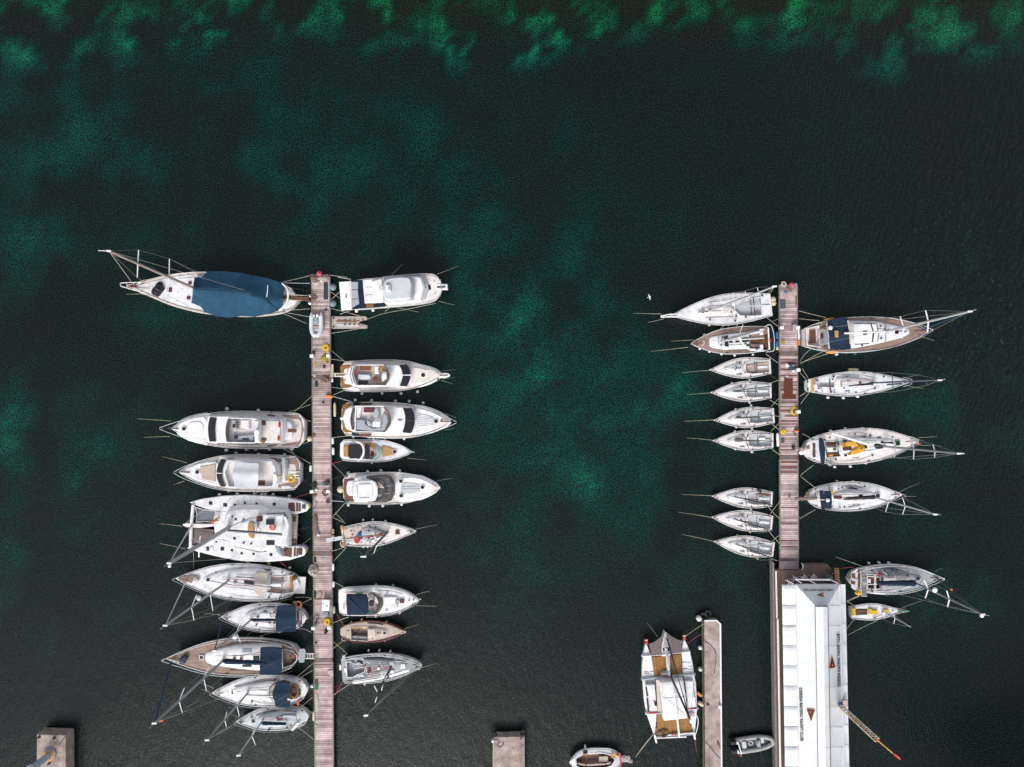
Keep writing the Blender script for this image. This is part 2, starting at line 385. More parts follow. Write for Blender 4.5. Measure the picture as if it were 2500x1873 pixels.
class Boat(Thing):
 def __init__(s,name,label,cat,crop,bow,stern,beam,zs,zb,prof,short,hull="hull_white",deck="deck_white",holes=(),lip=.06,group=None,camber=.06,draft=.85):
  s.c=crop;B=crop.W(bow[0],bow[1],zb);S=crop.W(stern[0],stern[1],zs)
  d=Vector((B.x-S.x,B.y-S.y));s.len=d.length;rot=math.atan2(d.y,d.x)
  mid=(B+S)/2;Thing.__init__(s,name,label,cat,crop,None,rot,group,(mid.x,mid.y,0))
  s.hb=crop.m(beam,zs)/2;s.prof=prof;s.zs,s.zb=zs,zb;s.short=short;s.bow,s.stern=bow,stern
  N=34;H=s.len/2;st=[0]+[((i/N)**.9)for i in range(1,N)]+[1]
  s.hw=lambda t:max(.01,s.hb*cat_interp(prof,min(1,max(0,t))))
  s.zd=lambda x:zs+(zb-zs)*max(0,(x+H)/s.len)**2
  g=G();rings=[]
  for t in st:
   x=-H+t*s.len;w_=s.hw(t);z=s.zd(x);e=t**5
   def X(f):return x-f*e*s.len*.06
   half=[(X(0),w_-lip if w_>lip*1.5 else w_*.4,z-.05),(X(0),w_-lip if w_>lip*1.5 else w_*.4,z+.02),(X(0),w_,z+.02),(X(.1),w_*.995,z-.12),(X(.5),w_*(draft+.08),z*.45),(X(1),w_*draft*.96,0),(X(1.5),w_*.55,-.45)]
   rings.append(half+[(a,-b,c_)for a,b,c_ in half[::-1]])
  n=len(rings[0]);o_=[p for r in rings for p in r]
  g.add(o_,[(k*n+i,k*n+i+1,(k+1)*n+i+1,(k+1)*n+i)for k in range(len(rings)-1)for i in range(n-1)]);g.add([p for p in rings[-1]],[tuple(range(n))]);g.add([p for p in rings[0]],[tuple(range(2,n-2))[::-1]])
  s.hull=s.part("hull",g,hull,None,True)
  out=[(-H+t*s.len,max(.004,s.hw(t)-.04 if s.hw(t)>.12 else s.hw(t)*.4))for t in st]
  loop=[(x,-y)for x,y in out]+[(x,y)for x,y in out[::-1]]
  hs=[ccw(s.P(h,zs))for h in holes];s.hs=hs
  vs=[Vector(p)for p in loop];ed=[(i,(i+1)%len(loop))for i in range(len(loop))]
  for h in hs:
   o=len(vs);vs+=[Vector(p)for p in h];ed+=[(o+i,o+(i+1)%len(h))for i in range(len(h))]
  for x,y in out[1:-1]:
   for f in(0,.5,-.5):
    if not any(inside(x,y*f,h)for h in hs):vs.append(Vector((x,y*f)))
  r=delaunay_2d_cdt(vs,ed,[],0,1e-5)
  pv,fs=r[0],[f for f in r[2]]
  keep=[]
  for f in fs:
   cx=sum(pv[i].x for i in f)/len(f);cy=sum(pv[i].y for i in f)/len(f)
   if inside(cx,cy,loop)and not any(inside(cx,cy,h)for h in hs):keep.append(tuple(f))
  def Z(x,y):
   w_=s.hw((x+H)/s.len);return s.zd(x)-.035+camber*(1-min(1,abs(y)/max(.05,w_))**2)
  s.Z=Z
  s.deck=s.part("deck",G().add([(p.x,p.y,Z(p.x,p.y))for p in pv],keep),deck,None,True)
  for f in s.deck.data.polygons:
   if f.normal.z<0:f.flip()
  s.nf={};H=s.len/2
  if hull!="hull_none":
   for sg in(1,-1):
    s.part("toe_rail",G().tube([(-H+t*s.len,sg*max(.02,s.hw(t)-lip-.035),s.zd(-H+t*s.len)+.03)for t in[.03+.94*i/22 for i in range(23)]],.028,4),"toe_dark",None,True)
 def gear(s,t0=.30,t1=.62,seed=1):
  """control lines, clutches and dirt-coloured fittings scattered over deck and coachroof"""
  rd=random.Random(int(s.loc.x*97+s.loc.y*31));H=s.len/2
  for sg in(1,-1):
   for k in range(2):
    y0=s.hb*(.12+.12*k)*sg;pts=[(-H+s.len*(t0+(t1-t0)*i/5),y0*(1+.5*(1-i/5))+rd.uniform(-.05,.05),s.zs+.56-.06*k)for i in range(6)]
    s.part("control_line",G().tube(pts,.022,4),rd.choice(["toe_dark","rope_dark","cushion_grey","rope_red"]),None,True)
   s.part("jib_sheet",G().tube([(-H+s.len*f,sg*s.hb*g_,s.zs+.14)for f,g_ in((.2,.80),(.35,.78),(.5,.74),(.60,.52),(.68,.30))],.02,4),rd.choice(["toe_dark","rope_dark"]),None,True)
   for t in(.08,.55,.93):s.part("cleat",G().box((-H+s.len*t,sg*max(.05,s.hw(t)-.2),s.zd(-H+s.len*t)),.26,.08,.1),"mast_dark")
   for t in(.24,.38,.47):s.part("deck_fitting",G().disc((-H+s.len*(t+rd.uniform(-.02,.02)),sg*s.hb*rd.uniform(.5,.7),s.zs+.02),rd.uniform(.06,.11),.12,8),rd.choice(["mast_dark","net_brown","mast_dark"]))
  s.part("anchor_chain",G().tube([(H-.3,0,s.zb+.06),(H-s.len*.08,.06,s.zb+.02),(H-s.len*.12,.02,s.zb-.02)],.035,4),"rust")
 def pit(s,i,depth,m="deck_white",name="cockpit",rim=None,rw=.07,rh=.14):
  zt=s.zs-.02;o=s.part(name,G().recess(s.hs[i],zt+.03,zt-depth),m)
  if rim:s.part("coaming",G().rim(s.hs[i],rw,zt+rh,zt-.05),rim,o)
  return o
 def rails(s,t0=.08,t1=1.0,h=.6,r=.022,m="steel",inset=.08,ext=0.0,gap=1.8,posts=True,name="guard_rail"):
  g=G();H=s.len/2;n=24
  for sg in(1,-1):
   top=[]
   for i in range(n+1):
    t=t0+(t1-t0)*i/n;x=-H+t*s.len;w_=max(.0,s.hw(t)-inset)
    top.append(Vector((x+ext*max(0,(t-.8)/.2)**2,sg*(w_+(.06 if t>.9 else 0)),s.zd(x)+h)))
   g.tube(top,r,4)
   if posts:
    k=max(2,int(s.len*(t1-t0)/gap))
    for j in range(k+1):
     q=top[int(j*n/k)];g.tube([(q.x,q.y*1.0,q.z-h),q],r*.9,4)
  if t1>=.99:
   x=H+ext;g.tube([(x,s.hw(.99),s.zb+h),(x+.05,0,s.zb+h),(x,-s.hw(.99),s.zb+h)],r,4)
  return s.part(name,g,m,None,True)
 def rig(s,base,tip,spr=(),r=.11,m="alu",zbase=None,ztip=None,stay=None,stay_m="canvas_light",stay_r=.07,back=None,head=True,shroud=True,sm="white_paint",spr_r=.055,wires="wire",chain=.5):
  """mast from deck point base to masthead tip; spreaders (end, middle, end) in crop pixels"""
  zb=zbase if zbase is not None else s.zs+.7
  if ztip is None:ztip=CH-(CH-zb)*s.c.rad(*base)/s.c.rad(*tip)
  b=s.L(base[0],base[1],zb);t=s.L(tip[0],tip[1],ztip);s.mast_top=t
  foot=b-(t-b)*((zb-s.zs)/max(.1,(ztip-zb)))
  ma=s.part("mast",G().tube([foot,foot.lerp(t,.5),t],r,10,r*.72,flat=1.25),m,None,True)
  ch=[]
  for k,(e1,md,e2)in enumerate(spr):
   best=min(range(201),key=lambda i:(lambda p:(p[0]-md[0])**2+(p[1]-md[1])**2)(s.proj(b.lerp(t,i/200))))
   q=b.lerp(t,best/200);z=q.z
   ends=[s.L(e[0],e[1],z)for e in(e1,e2)]
   for e in ends:s.part("spreader",G().tube([q,e],spr_r,5,spr_r*.75,flat=.6),sm,ma,True)
   ch.append(ends)
  if shroud and ch:
   g=G();x=b.x-.25;w_=s.hw((x+s.len/2)/s.len)*.93
   for i in(0,1):
    sg=1 if ch[0][i].y-b.y>0 else-1
    pts=[Vector((x,sg*w_,s.zs))]+[c_[i]for c_ in ch]+[t]
    for a,c_ in zip(pts,pts[1:]):g.tube([a,c_],.014,4)
   s.part("shroud",g,wires,ma)
  if stay:
   p0=s.L(stay[0],stay[1],s.zb+.25);p1=p0.lerp(t,.97)
   s.part("furled_headsail",G().tube([p0,p0.lerp(t,.12),p0.lerp(t,.5),p1],stay_r,8,stay_r*.45),stay_m,None,True)
  if back:
   g=G()
   for q in back:g.tube([s.L(q[0],q[1],s.zs+.1),t],.013,4)
   s.part("backstay",g,wires)
  if head:
   g=G().box((t.x,t.y,t.z),.45,.16,.12,0).tube([t,t+Vector((.1,.1,.9))],.018,4)
   s.part("masthead",g,"white_paint",ma)
  return ma
 def proj(s,p):
  W=Vector((p.x*s.cr-p.y*s.sr,p.x*s.sr+p.y*s.cr,p.z))+s.loc;q=CF/(CH-W.z)
  return((W.x*q+1250-s.c.x0)*s.c.k,(936.5-W.y*q-s.c.y0)*s.c.k)
 def boom(s,a,b,z=None,r=.09,m="alu_light",sail=None,sr=.16,name="boom"):
  z=z or s.zs+1.5;o=s.tub(name,[(a[0],a[1],z),(b[0],b[1],z)],r,m,n=8)
  if sail:
   p,q=s.L(a[0],a[1],z+.12),s.L(b[0],b[1],z+.08);pts=[];g=G();rs=[]
   N=16
   for i in range(N+1):
    t=i/N;c_=p.lerp(q,t);rr=sr*(1.0-.35*t)*(.55 if i in(0,N)else 1)*(1+.22*noise.noise(Vector((t*9,s.loc.x,1))))
    rs.append([(c_.x,c_.y+rr*math.cos(k*math.pi/4+.2),c_.z+rr*1.25*math.sin(k*math.pi/4+.2))for k in range(8)])
   g.rings(rs);s.part("sail_cover",g,sail,o,True)
  return o
 def hatch(s,u,v,w_=42,h_=None,z=None,m="dark_glass",frame="white_paint",name="hatch"):
  h_=h_ or w_;z=z if z is not None else s.zs+.08
  o=s.rect(name,u,v,w_,h_,z,.12,m,rd=.03)
  if frame:
   c=s.L(u,v,z);a,b=s.m(w_,z)/2,s.m(h_,z)/2
   s.part("frame",G().rim([(c.x-a,c.y-b),(c.x+a,c.y-b),(c.x+a,c.y+b),(c.x-a,c.y+b)],.05,z+.02,z-.12),frame,o)
  return o
 def port(s,u,v,r,z,m="dark_glass",frame="white_paint"):
  o=s.disc("round_hatch",u,v,r,z-.05,.08,m);s.ring("frame",u,v,r,z,.03,frame,o);return o
 def winches(s,pts,z=None,r=.11,m="mast_dark"):
  for u,v in pts:
   c=s.L(u,v,z or s.zs+.1);s.part("winch",G().disc((c.x,c.y,c.z-.05),r,.2,10,r*.7),m,None,True)
 def cleats(s,pts,z=None,m="mast_dark"):
  for u,v in pts:
   c=s.L(u,v,z or s.zs+.05);s.part("cleat",G().box((c.x,c.y,c.z),.22,.06,.08),m)
 def wheel(s,u,v,z,r=.42,m="mast_dark"):
  c=s.L(u,v,z);g=G();n=16
  g.tube([(c.x+.12*math.sin(2*math.pi*i/n),c.y+r*math.cos(2*math.pi*i/n),c.z+r*math.sin(2*math.pi*i/n))for i in range(n)],.03,5,closed=True)
  for i in range(0,n,4):g.tube([c,(c.x+.12*math.sin(2*math.pi*i/n),c.y+r*math.cos(2*math.pi*i/n),c.z+r*math.sin(2*math.pi*i/n))],.018,4)
  return s.part("steering_wheel",g,m,None,True)
 def fenders(s,pts,m="fender_white",r=.15,L=.62,ball=(),z=.55,word=None):
  word=word or{"fender_white":"white","fender_cream":"cream","fender_navy":"dark","fender_blue":"blue","fender_green":"pale green","fender_greyblue":"grey"}[m]
  ax=Vector((s.bow[0]-s.stern[0],s.bow[1]-s.stern[1]))
  sides={}
  for u,v in pts:
   d=Vector((u-s.stern[0],v-s.stern[1]));cr=ax.x*d.y-ax.y*d.x;t=d.dot(ax)/ax.length_squared
   if abs(ax.x)>abs(ax.y):
    y0=s.stern[1]+ax.y*t;k="upper" if v<y0 else "lower"
   else:
    x0=s.stern[0]+ax.x*t;k="left" if u<x0 else "right"
   sides.setdefault(k,[]).append((t,u,v))
  for k,q in sides.items():
   q.sort(reverse=True)
   for i,(t,u,v)in enumerate(q):
    base=s.nf.get((k,word),0)
    if len(q)==1 and not base:lab=f"{word} fender hanging on the {k} side of the {s.short}"
    else:lab=f"{ORD[i+base]} {word} fender from the bow, {k} side of the {s.short}"
    fender(s.c,u,v,lab,m,r,L,z)
   s.nf[(k,word)]=s.nf.get((k,word),0)+len(q)
 def lines(s,items):
  """(where, material, [(u,v,z)...])"""
  for where,m,pts in items:
   colr={"rope":"pale","rope_yellow":"yellowish","rope_red":"red","rope_green":"greenish","rope_dark":"dark","white_paint":"white"}[m]
   rope(s.c,pts,f"{colr} mooring line at the {where} of the {s.short}",m)
def fender(c,u,v,lab,m="fender_white",r=.15,L=.62,z=.55,lay=False,rot=0,group="fenders of the moored boats"):
 p=c.W(u,v,z+L*.5)
 if lay:
  t=Thing("fender",lab,"fender",c,world=(p.x,p.y,z),rot=rot,group=group)
  prof=[(-.5,.35),(-.42,.85),(-.3,1),(.3,1),(.42,.85),(.5,.35)]
  g=G();g.rings([[(L*a,r*b*math.cos(k*math.pi/5),r*b*math.sin(k*math.pi/5)+r)for k in range(10)]for a,b in prof])
 else:
  t=Thing("fender",lab,"fender",c,world=(p.x,p.y,z-L*.4),group=group)
  g=G();prof=[(.0,.35),(.1,.85),(.25,1),(.75,1),(.9,.85),(1.0,.4)]
  tx=.3*(1 if p.x<0 else-1)*0
  g.rings([[(r*b*math.cos(k*math.pi/5)+tx*a,r*b*math.sin(k*math.pi/5),L*a)for k in range(10)]for a,b in prof])
 t.part("body",g,m,None,True)
 e=G();e.tube([(0 if not lay else L*.5,0,L if not lay else r),(0 if not lay else L*.62,0,L+.16 if not lay else r)],.035,5);t.part("eye",e,"fender_navy",None)
 return t
def rope(c,pts,lab,m="rope",r=.024,sag=.25,cat="mooring line",name="mooring_line",group="mooring lines"):
 q=[c.W(*p)for p in pts]
 if len(q)==2:
  n=8;s_=min(sag,(q[1]-q[0]).length*.03)
  q=[q[0].lerp(q[1],i/n)-Vector((0,0,s_*4*(i/n)*(1-i/n)))for i in range(n+1)]
 else:q=smooth_line(q,2)
 o=q[0].copy();g=G().tube([p-o for p in q],r,5,.010 if pts[-1][2]<0 else None)
 ob=mk(name,g,m,None,True);ob.location=o
 return tag(ob,lab,cat,group)
def item(name,lab,cat,g,m,world,rot=0,group=None,smooth=True):
 o=mk(name,g,m,None,smooth);o.location=world;o.rotation_euler=(0,0,rot);return tag(o,lab,cat,group)
# water
def make_water():
 xs=[-600,-300,-150,-90]+[-76+i*.95 for i in range(161)]+[90,150,300,600]
 ys=[-600,-300,-150,-80]+[-60+i*.95 for i in range(127)]+[80,150,300,600]
 spots=[(240,310,75,90,.75),(470,700,60,60,.4),(20,1040,60,100,.9),(215,1090,60,60,.25),(195,1160,40,40,.2),(100,990,60,50,.5),(240,1260,35,60,.5),(150,1490,60,50,.35),(30,1350,40,80,.5),(820,280,60,50,.4),(1040,330,60,50,.4),(1110,470,80,90,.42),(1250,550,90,90,.5),(1200,790,170,90,.55),(1280,900,90,110,.6),(1420,640,60,100,.35),(1500,860,70,50,.3),(1590,970,90,90,.55),(1440,1100,110,100,.6),(1430,1200,90,60,.5),(1150,1330,120,60,.3),(1300,1400,120,70,.25),(1680,940,60,80,.4),(1660,1060,60,90,.4),(1600,1230,60,60,.25),(1990,340,60,60,.35),(1620,530,70,70,.4),(1790,490,60,60,.3),(2200,1060,90,50,.5),(2260,1050,60,40,.3),(2340,570,50,60,.4),(2250,970,60,50,.45),(700,690,50,30,.3),(380,790,60,60,.25),(620,400,110,60,.3),(700,440,80,50,.3),(480,250,50,70,.3),(130,330,50,200,.38),(80,600,60,90,.35),(2380,1500,80,50,.3),(2250,1480,60,60,.3),(2150,1400,70,50,.25),(880,420,90,60,.25),(1700,330,60,60,.25),(1280,690,120,70,.35),(1150,700,60,60,.35),(2330,1000,60,40,.3),(1050,1080,60,60,.25),(500,1730,60,40,.2),(1130,1600,150,90,.15),(1250,900,260,380,.22),(1450,1080,240,260,.2),(2200,1050,250,250,.12),(640,450,600,260,.12)]
 vs=[];ga=[];fa=[]
 for y in ys:
  for x in xs:
   vs.append((x,y,0));px,py=1250+x*20,936.5-y*20
   n1=noise.fractal(Vector((x*.09,y*.07,1.3)),.9,2.1,4);n2=noise.fractal(Vector((x*.22+9,y*.2,5)),.8,2.1,4)
   v=.15+.16*max(-.5,n1)+.13*n2+.05*noise.noise(Vector((x*.5,y*.4,2)))
   wx,wy=px+55*noise.noise(Vector((x*.25,y*.25,8))),py+55*noise.noise(Vector((x*.25,y*.25,18)))
   for sx,sy,rx,ry,a in spots:
    d=((wx-sx)/rx)**2+((wy-sy)/ry)**2
    if d<5:v+=a*.46*math.exp(-d)*(.85+.7*n2)
   edge=125+45*math.sin(px*.006+1)+40*noise.noise(Vector((x*.12,0,3)))
   if 380<px<700:edge+=10
   if px<300:edge*=1.0
   k=max(0,min(1,(edge+30-py)/70))
   th=noise.fractal(Vector((x*.24,y*.22+4,11)),.75,2.3,5)+.06
   lim=.02 if px<1250 else-.02
   s_=max(0,min(1,(th-lim)*6+.25))
   v+=k*(s_*((.50 if px<1250 else.66)+.7*n2)-.04)
   if px<200:v+=.06*(.5+n2)
   v*=1-.55*math.exp(-(((px-1800)/330)**2+((py-430)/300)**2))
   v*=1-.35*math.exp(-(((px-2300)/300)**2+((py-500)/500)**2))
   if py>1400:v*=max(.35,1-(py-1400)/600)
   far=max(0,min(1,(max(abs(x)-66,abs(y)-50))/9));v=v*(1-far)+.13*far
   ga.append(max(0,min(1.2,v)))
   fa.append(max(0,min(1,(150-py)/150))*(1 if px>900 else.55)*(1-far))
 nx,ny=len(xs),len(ys)
 fs=[(j*nx+i,j*nx+i+1,(j+1)*nx+i+1,(j+1)*nx+i)for j in range(ny-1)for i in range(nx-1)]
 me=bpy.data.meshes.new("water");me.from_pydata(vs,[],fs)
 wa=[max(.0,min(1,(1250+v_[0]*20-1550)/700))*.9*max(.1,min(1,(12-v_[1])/-30+1.2))for v_ in vs]
 for nm,arr in(("sand",ga),("shallow",fa),("wind",wa)):
  at=me.attributes.new(nm,'FLOAT','POINT');at.data.foreach_set("value",arr)
 m=bpy.data.materials.new("sea_water");m.use_nodes=True;N=m.node_tree.nodes;K=m.node_tree.links
 p=N["Principled BSDF"];p.inputs["Roughness"].default_value=.10;p.inputs["IOR"].default_value=1.33;p.inputs["Specular IOR Level"].default_value=.42
 tc=N.new("ShaderNodeTexCoord")
 def nz(scale,det,vec=None,rough=.6):
  n=N.new("ShaderNodeTexNoise");n.inputs["Scale"].default_value=scale;n.inputs["Detail"].default_value=det;n.inputs["Roughness"].default_value=rough
  K.new(vec or tc.outputs["Object"],n.inputs["Vector"]);return n.outputs["Fac"]
 def mth(op,a,b):
  n=N.new("ShaderNodeMath");n.operation=op
  for i,q in((0,a),(1,b)):
   if isinstance(q,(int,float)):n.inputs[i].default_value=q
   else:K.new(q,n.inputs[i])
  return n.outputs[0]
 a1=N.new("ShaderNodeAttribute");a1.attribute_name="sand";a2=N.new("ShaderNodeAttribute");a2.attribute_name="shallow"
 brk=mth('ADD',mth('MULTIPLY',nz(1.1,8,None,.75),2.0),-.02)
 fac=mth('MULTIPLY',a1.outputs["Fac"],brk)
 cr=N.new("ShaderNodeValToRGB");K.new(fac,cr.inputs[0]);e=cr.color_ramp.elements
 e[0].position=0;e[0].color=(.0020,.0050,.0048,1);e[1].position=1.0;e[1].color=(.001,.050,.029,1)
 for ps,c in((.14,(.0014,.0058,.0052)),(.36,(.0006,.0118,.0094)),(.66,(.0005,.0235,.0165))):
  q=e.new(ps);q.color=(*c,1)
 mix=N.new("ShaderNodeMix");mix.data_type='RGBA';mix.blend_type='MULTIPLY'
 K.new(a2.outputs["Fac"],mix.inputs[0]);K.new(cr.outputs[0],mix.inputs[6]);mix.inputs[7].default_value=(2.0,1.1,.6,1)
 gr=N.new("ShaderNodeMapRange");gr.inputs["From Min"].default_value=.43;gr.inputs["From Max"].default_value=.63
 gr.inputs["To Min"].default_value=.0;gr.inputs["To Max"].default_value=4.2;K.new(nz(5.2,6,rough=.85),gr.inputs["Value"])
 sc=N.new("ShaderNodeVectorMath");sc.operation='SCALE';K.new(mix.outputs[2],sc.inputs[0]);K.new(gr.outputs[0],sc.inputs["Scale"])
 K.new(sc.outputs[0],p.inputs["Base Color"])
 mp=N.new("ShaderNodeMapping");K.new(tc.outputs["Object"],mp.inputs[0]);mp.inputs["Rotation"].default_value=(0,0,math.radians(28));mp.inputs["Scale"].default_value=(1.0,.42,1)
 h=mth('ADD',mth('MULTIPLY',nz(1.5,5,mp.outputs[0],.62),1.0),mth('MULTIPLY',nz(4.5,4,None,.8),.5))
 b=N.new("ShaderNodeBump");a3=N.new("ShaderNodeAttribute");a3.attribute_name="wind";K.new(mth("ADD",mth("MULTIPLY",a3.outputs["Fac"],.34),.34),b.inputs["Strength"]);b.inputs["Distance"].default_value=.22
 rid=N.new("ShaderNodeTexWave");rid.wave_type="BANDS";rid.inputs["Scale"].default_value=.55;rid.inputs["Distortion"].default_value=9;rid.inputs["Detail"].default_value=4;rid.inputs["Detail Scale"].default_value=1.6;K.new(mp.outputs[0],rid.inputs["Vector"]);h=mth("ADD",h,mth("MULTIPLY",mth("MULTIPLY",rid.outputs["Fac"],a3.outputs["Fac"]),1.0));K.new(h,b.inputs["Height"]);K.new(b.outputs[0],p.inputs["Normal"])
 me.materials.append(m);o=bpy.data.objects.new("water",me);COL.objects.link(o);o["kind"]="structure"
make_water()
# quay beyond the lower edge (mirrored in the water)
g=G().solid([(-110,-48.6),(-110,-95),(110,-95),(110,-48.6)],1.5,-.6,0,.05)
q=mk("quay",g,"concrete");q["kind"]="structure"
# wooden piers
def pier(name,lab,c,TL,TR,BL,BR,z,joints,m="pier_boards",red=()):
 """TL.. native pixel corners at deck height"""
 W=lambda x,y:NAT.W(x,y,z)
 top=(W(*TL)+W(*TR))/2;bot=(W(*BL)+W(*BR))/2
 rot=math.atan2((bot-top).y,(bot-top).x)+math.pi/2
 t=Thing(name,lab,"pier",NAT,world=(top.x,top.y,0),rot=rot)
 xl=lambda y:TL[0]+(BL[0]-TL[0])*(y-TL[1])/(BL[1]-TL[1]);xr=lambda y:TR[0]+(BR[0]-TR[0])*(y-TR[1])/(BR[1]-TR[1])
 ys=[TL[1]]+[j for j in joints]+[BL[1]]
 for i in range(len(ys)-1):
  y0=ys[i]+(4.5 if i else 0);y1=ys[i+1]-(4.5 if i<len(ys)-2 else 0)
  t.sol("deck_section",[(xl(y0)+2.5,y0),(xr(y0)-2.5,y0),(xr(y1)-2.5,y1),(xl(y1)+2.5,y1)],z,.14,m,rd=.01,fl=0)
  t.sol("float",[(xl(y0)+3,y0+2),(xr(y0)-3,y0+2),(xr(y1)-3,y1-2),(xl(y1)+3,y1-2)],z-.16,.9,"pier_side",rd=.01,fl=0)
  for k,(xa,xb)in enumerate(((lambda y:xl(y),lambda y:xl(y)+2.6),(lambda y:xr(y)-2.6,lambda y:xr(y)))):
   t.sol("edge_beam",[(xa(y0),y0),(xb(y0),y0),(xb(y1),y1),(xa(y1),y1)],z+.05,.35,"pier_beam_green" if(k==0 and name!="wooden_pier")else "pier_beam",rd=.02,fl=0)
 for j in joints:
  t.sol("joint_plate",[(xl(j)+1,j-5.5),(xr(j)-1,j-5.5),(xr(j)-1,j+5.5),(xl(j)+1,j+5.5)],z+.03,.05,"plate_grey",rd=.01,fl=0)
  for x in(xl(j)+3,xr(j)-3):t.sol("hinge",[(x-2.5,j-6),(x+2.5,j-6),(x+2.5,j+6),(x-2.5,j+6)],z+.08,.1,"rust",fl=0)
 for y0,y1,mm in red:
  t.sol("replaced_boards",[(xl(y0)+2.7,y0),(xr(y0)-2.7,y0),(xr(y1)-2.7,y1),(xl(y1)+2.7,y1)],z+.012,.02,mm,rd=.004,fl=0)
 return t
PZ=.7
random.seed(3)
pier("wooden_pier","long weathered plank pier on the left with boats moored on both sides",None,(759,670),(806,670),(767.5,1905),(815.5,1905),PZ,[921,1352,1612],red=[(1009,1016,"pier_boards_pale"),(1070,1078,"pier_boards_pale"),(1085,1092,"pier_boards_pale"),(1622,1624,"rust"),(1649,1651,"rust"),(1461,1463,"rust"),(700,704,"pier_boards_pale"),(846,851,"pier_boards_pale")])
rd=[]
for a,b,mm in((871,874,"pier_boards_pale"),(877,880,"pier_boards_red"),(883,890,"pier_boards_red"),(893,896,"pier_boards_pale"),(900,905,"pier_boards_red"),(909,912,"pier_boards_pale"),(915,919,"pier_boards_red"),(922,926,"pier_boards_pale"),(931,933,"pier_boards_red"),(940,943,"pier_boards_red"),(950,953,"pier_boards_red"),(980,984,"pier_boards_red"),(987,990,"pier_boards_pale"),(992,995,"pier_boards_red"),(1000,1005,"pier_boards_red"),(1008,1012,"pier_boards_pale"),(1014,1018,"pier_boards_red"),(1026,1030,"pier_boards_red"),(1034,1037,"pier_boards_red"),(1089,1091,"pier_boards_red"),(1097,1100,"pier_boards_red"),(1126,1131,"pier_boards_red"),(1137,1144,"pier_boards_red"),(1150,1155,"pier_boards_red"),(1238,1241,"pier_boards_red"),(1276,1279,"pier_boards_red"),(1318,1322,"pier_boards_red"),(1333,1336,"pier_boards_red"),(1344,1347,"pier_boards_pale")):
 rd.append((a,b,mm))
pier("wooden_pier","plank pier on the right with reddish replaced boards leading to the white roofed terrace",None,(1902,695),(1948,695),(1904,1369),(1951,1369),PZ,[863,1117],red=rd)
t=Thing("finger_pier","narrow pale concrete finger pier beside the white trimaran","pier",C3,at=(1500,900,0))
zf=.9
out=[(1350,275),(1395,265),(1575,262),(1645,325),(1668,3150),(1372,3150)]
t.sol("deck",out,zf,.6,"concrete",fl=0,rd=.03)
t.tub("edge_rail",[(1355,268,zf+.06),(1575,262,zf+.06),(1648,325,zf+.06),(1672,3150,zf+.06)],.10,"white_paint")
t.sol("timber_fender",[(1318,270),(1330,270),(1352,3150),(1338,3150)],zf-.1,.5,"pier_beam_green",fl=0)
for k in range(18):
 y=330+k*160;a=t.L(1325+y*.012,y,zf-.12);b=t.L(1360+y*.006,y,zf-.12);t.part("bracket",G().tube([a,b],.09,5),"rust")
t.sol("end_face",[(1340,235),(1545,232),(1600,262),(1350,262)],zf-.35,.5,"concrete_grey",fl=0)
g=G().tube([t.L(1365,645,zf+.03),t.L(1460,710,zf+.03),t.L(1540,800,zf+.03),t.L(1572,900,zf+.03),t.L(1555,1060,zf+.03),t.L(1540,1240,zf+.03)],.035,5)
t.part("cable",g,"rope_dark",None,True)
t=Thing("concrete_dolphin","square concrete block with worn top at the bottom edge left of the rowing boat","mooring block",C5,at=(490,600,0))
zc=1.4
t.sol("block",[(300,335),(345,318),(480,322),(600,312),(690,330),(697,900),(300,900)],zc,1.9,"concrete",fl=0,rd=.05)
for a in(((288,350),(302,350),(302,900),(284,900)),((692,320),(704,320),(707,900),(694,900))):t.sol("edge_beam",a,zc+.06,.5,"pier_boards_pale",fl=0)
t.disc("bollard",285,362,17,zc,.45,"white_paint");t.ring("tyre",300,295,34,.9,.12,"rubber");t.ring("tyre",680,262,26,.9,.1,"rubber")
c_=t.L(400,420,zc+.03);t.part("old_rope",G().tube([t.L(300,365,zc+.03),t.L(345,350,zc+.03),t.L(380,385,zc+.03),t.L(345,430,zc+.03),t.L(375,458,zc+.03),t.L(435,420,zc+.03),t.L(415,390,zc+.03)],.04,5),"rope_dark",None,True)
for u,v,r in((660,345,12),(683,427,9),(556,468,7)):t.disc("bolt",u,v,r,zc,.05,"rope_dark")
t=Thing("beacon_block","concrete block carrying a grey beacon tower in the lower left corner","mooring block",C6,at=(950,1000,0))
zc=1.8
t.sol("block",[(660,685),(1180,700),(1190,1700),(655,1700)],zc,2.3,"concrete",fl=.02,rd=.06)
t.disc("tower_base",900,1030,118,zc,.22,"concrete_grey")
c_=t.L(865,1075,zc+.2);g=G()
t.part("base_ring",G().torus((c_.x,c_.y,c_.z),t.m(82),.13),"gold",None,True)
t.part("tower",G().rings([[(c_.x+r*math.cos(k*math.pi/7),c_.y+r*math.sin(k*math.pi/7),z)for k in range(14)]for r,z in((.42,zc),(.42,5),(.55,5.02),(.55,5.3),(.38,5.32),(.36,9.5),(.6,9.6),(.6,9.9))]),"tower_grey",None,True)
for u,v,r in((712,730,22),(985,745,20),(890,1205,20)):t.disc("bollard",u,v,r,zc,.3,"rubber")
t.part("cable",G().tube([t.L(1180,715,zc+.03),t.L(1060,880,zc+.03)],.05,5),"rope_dark",None,True)
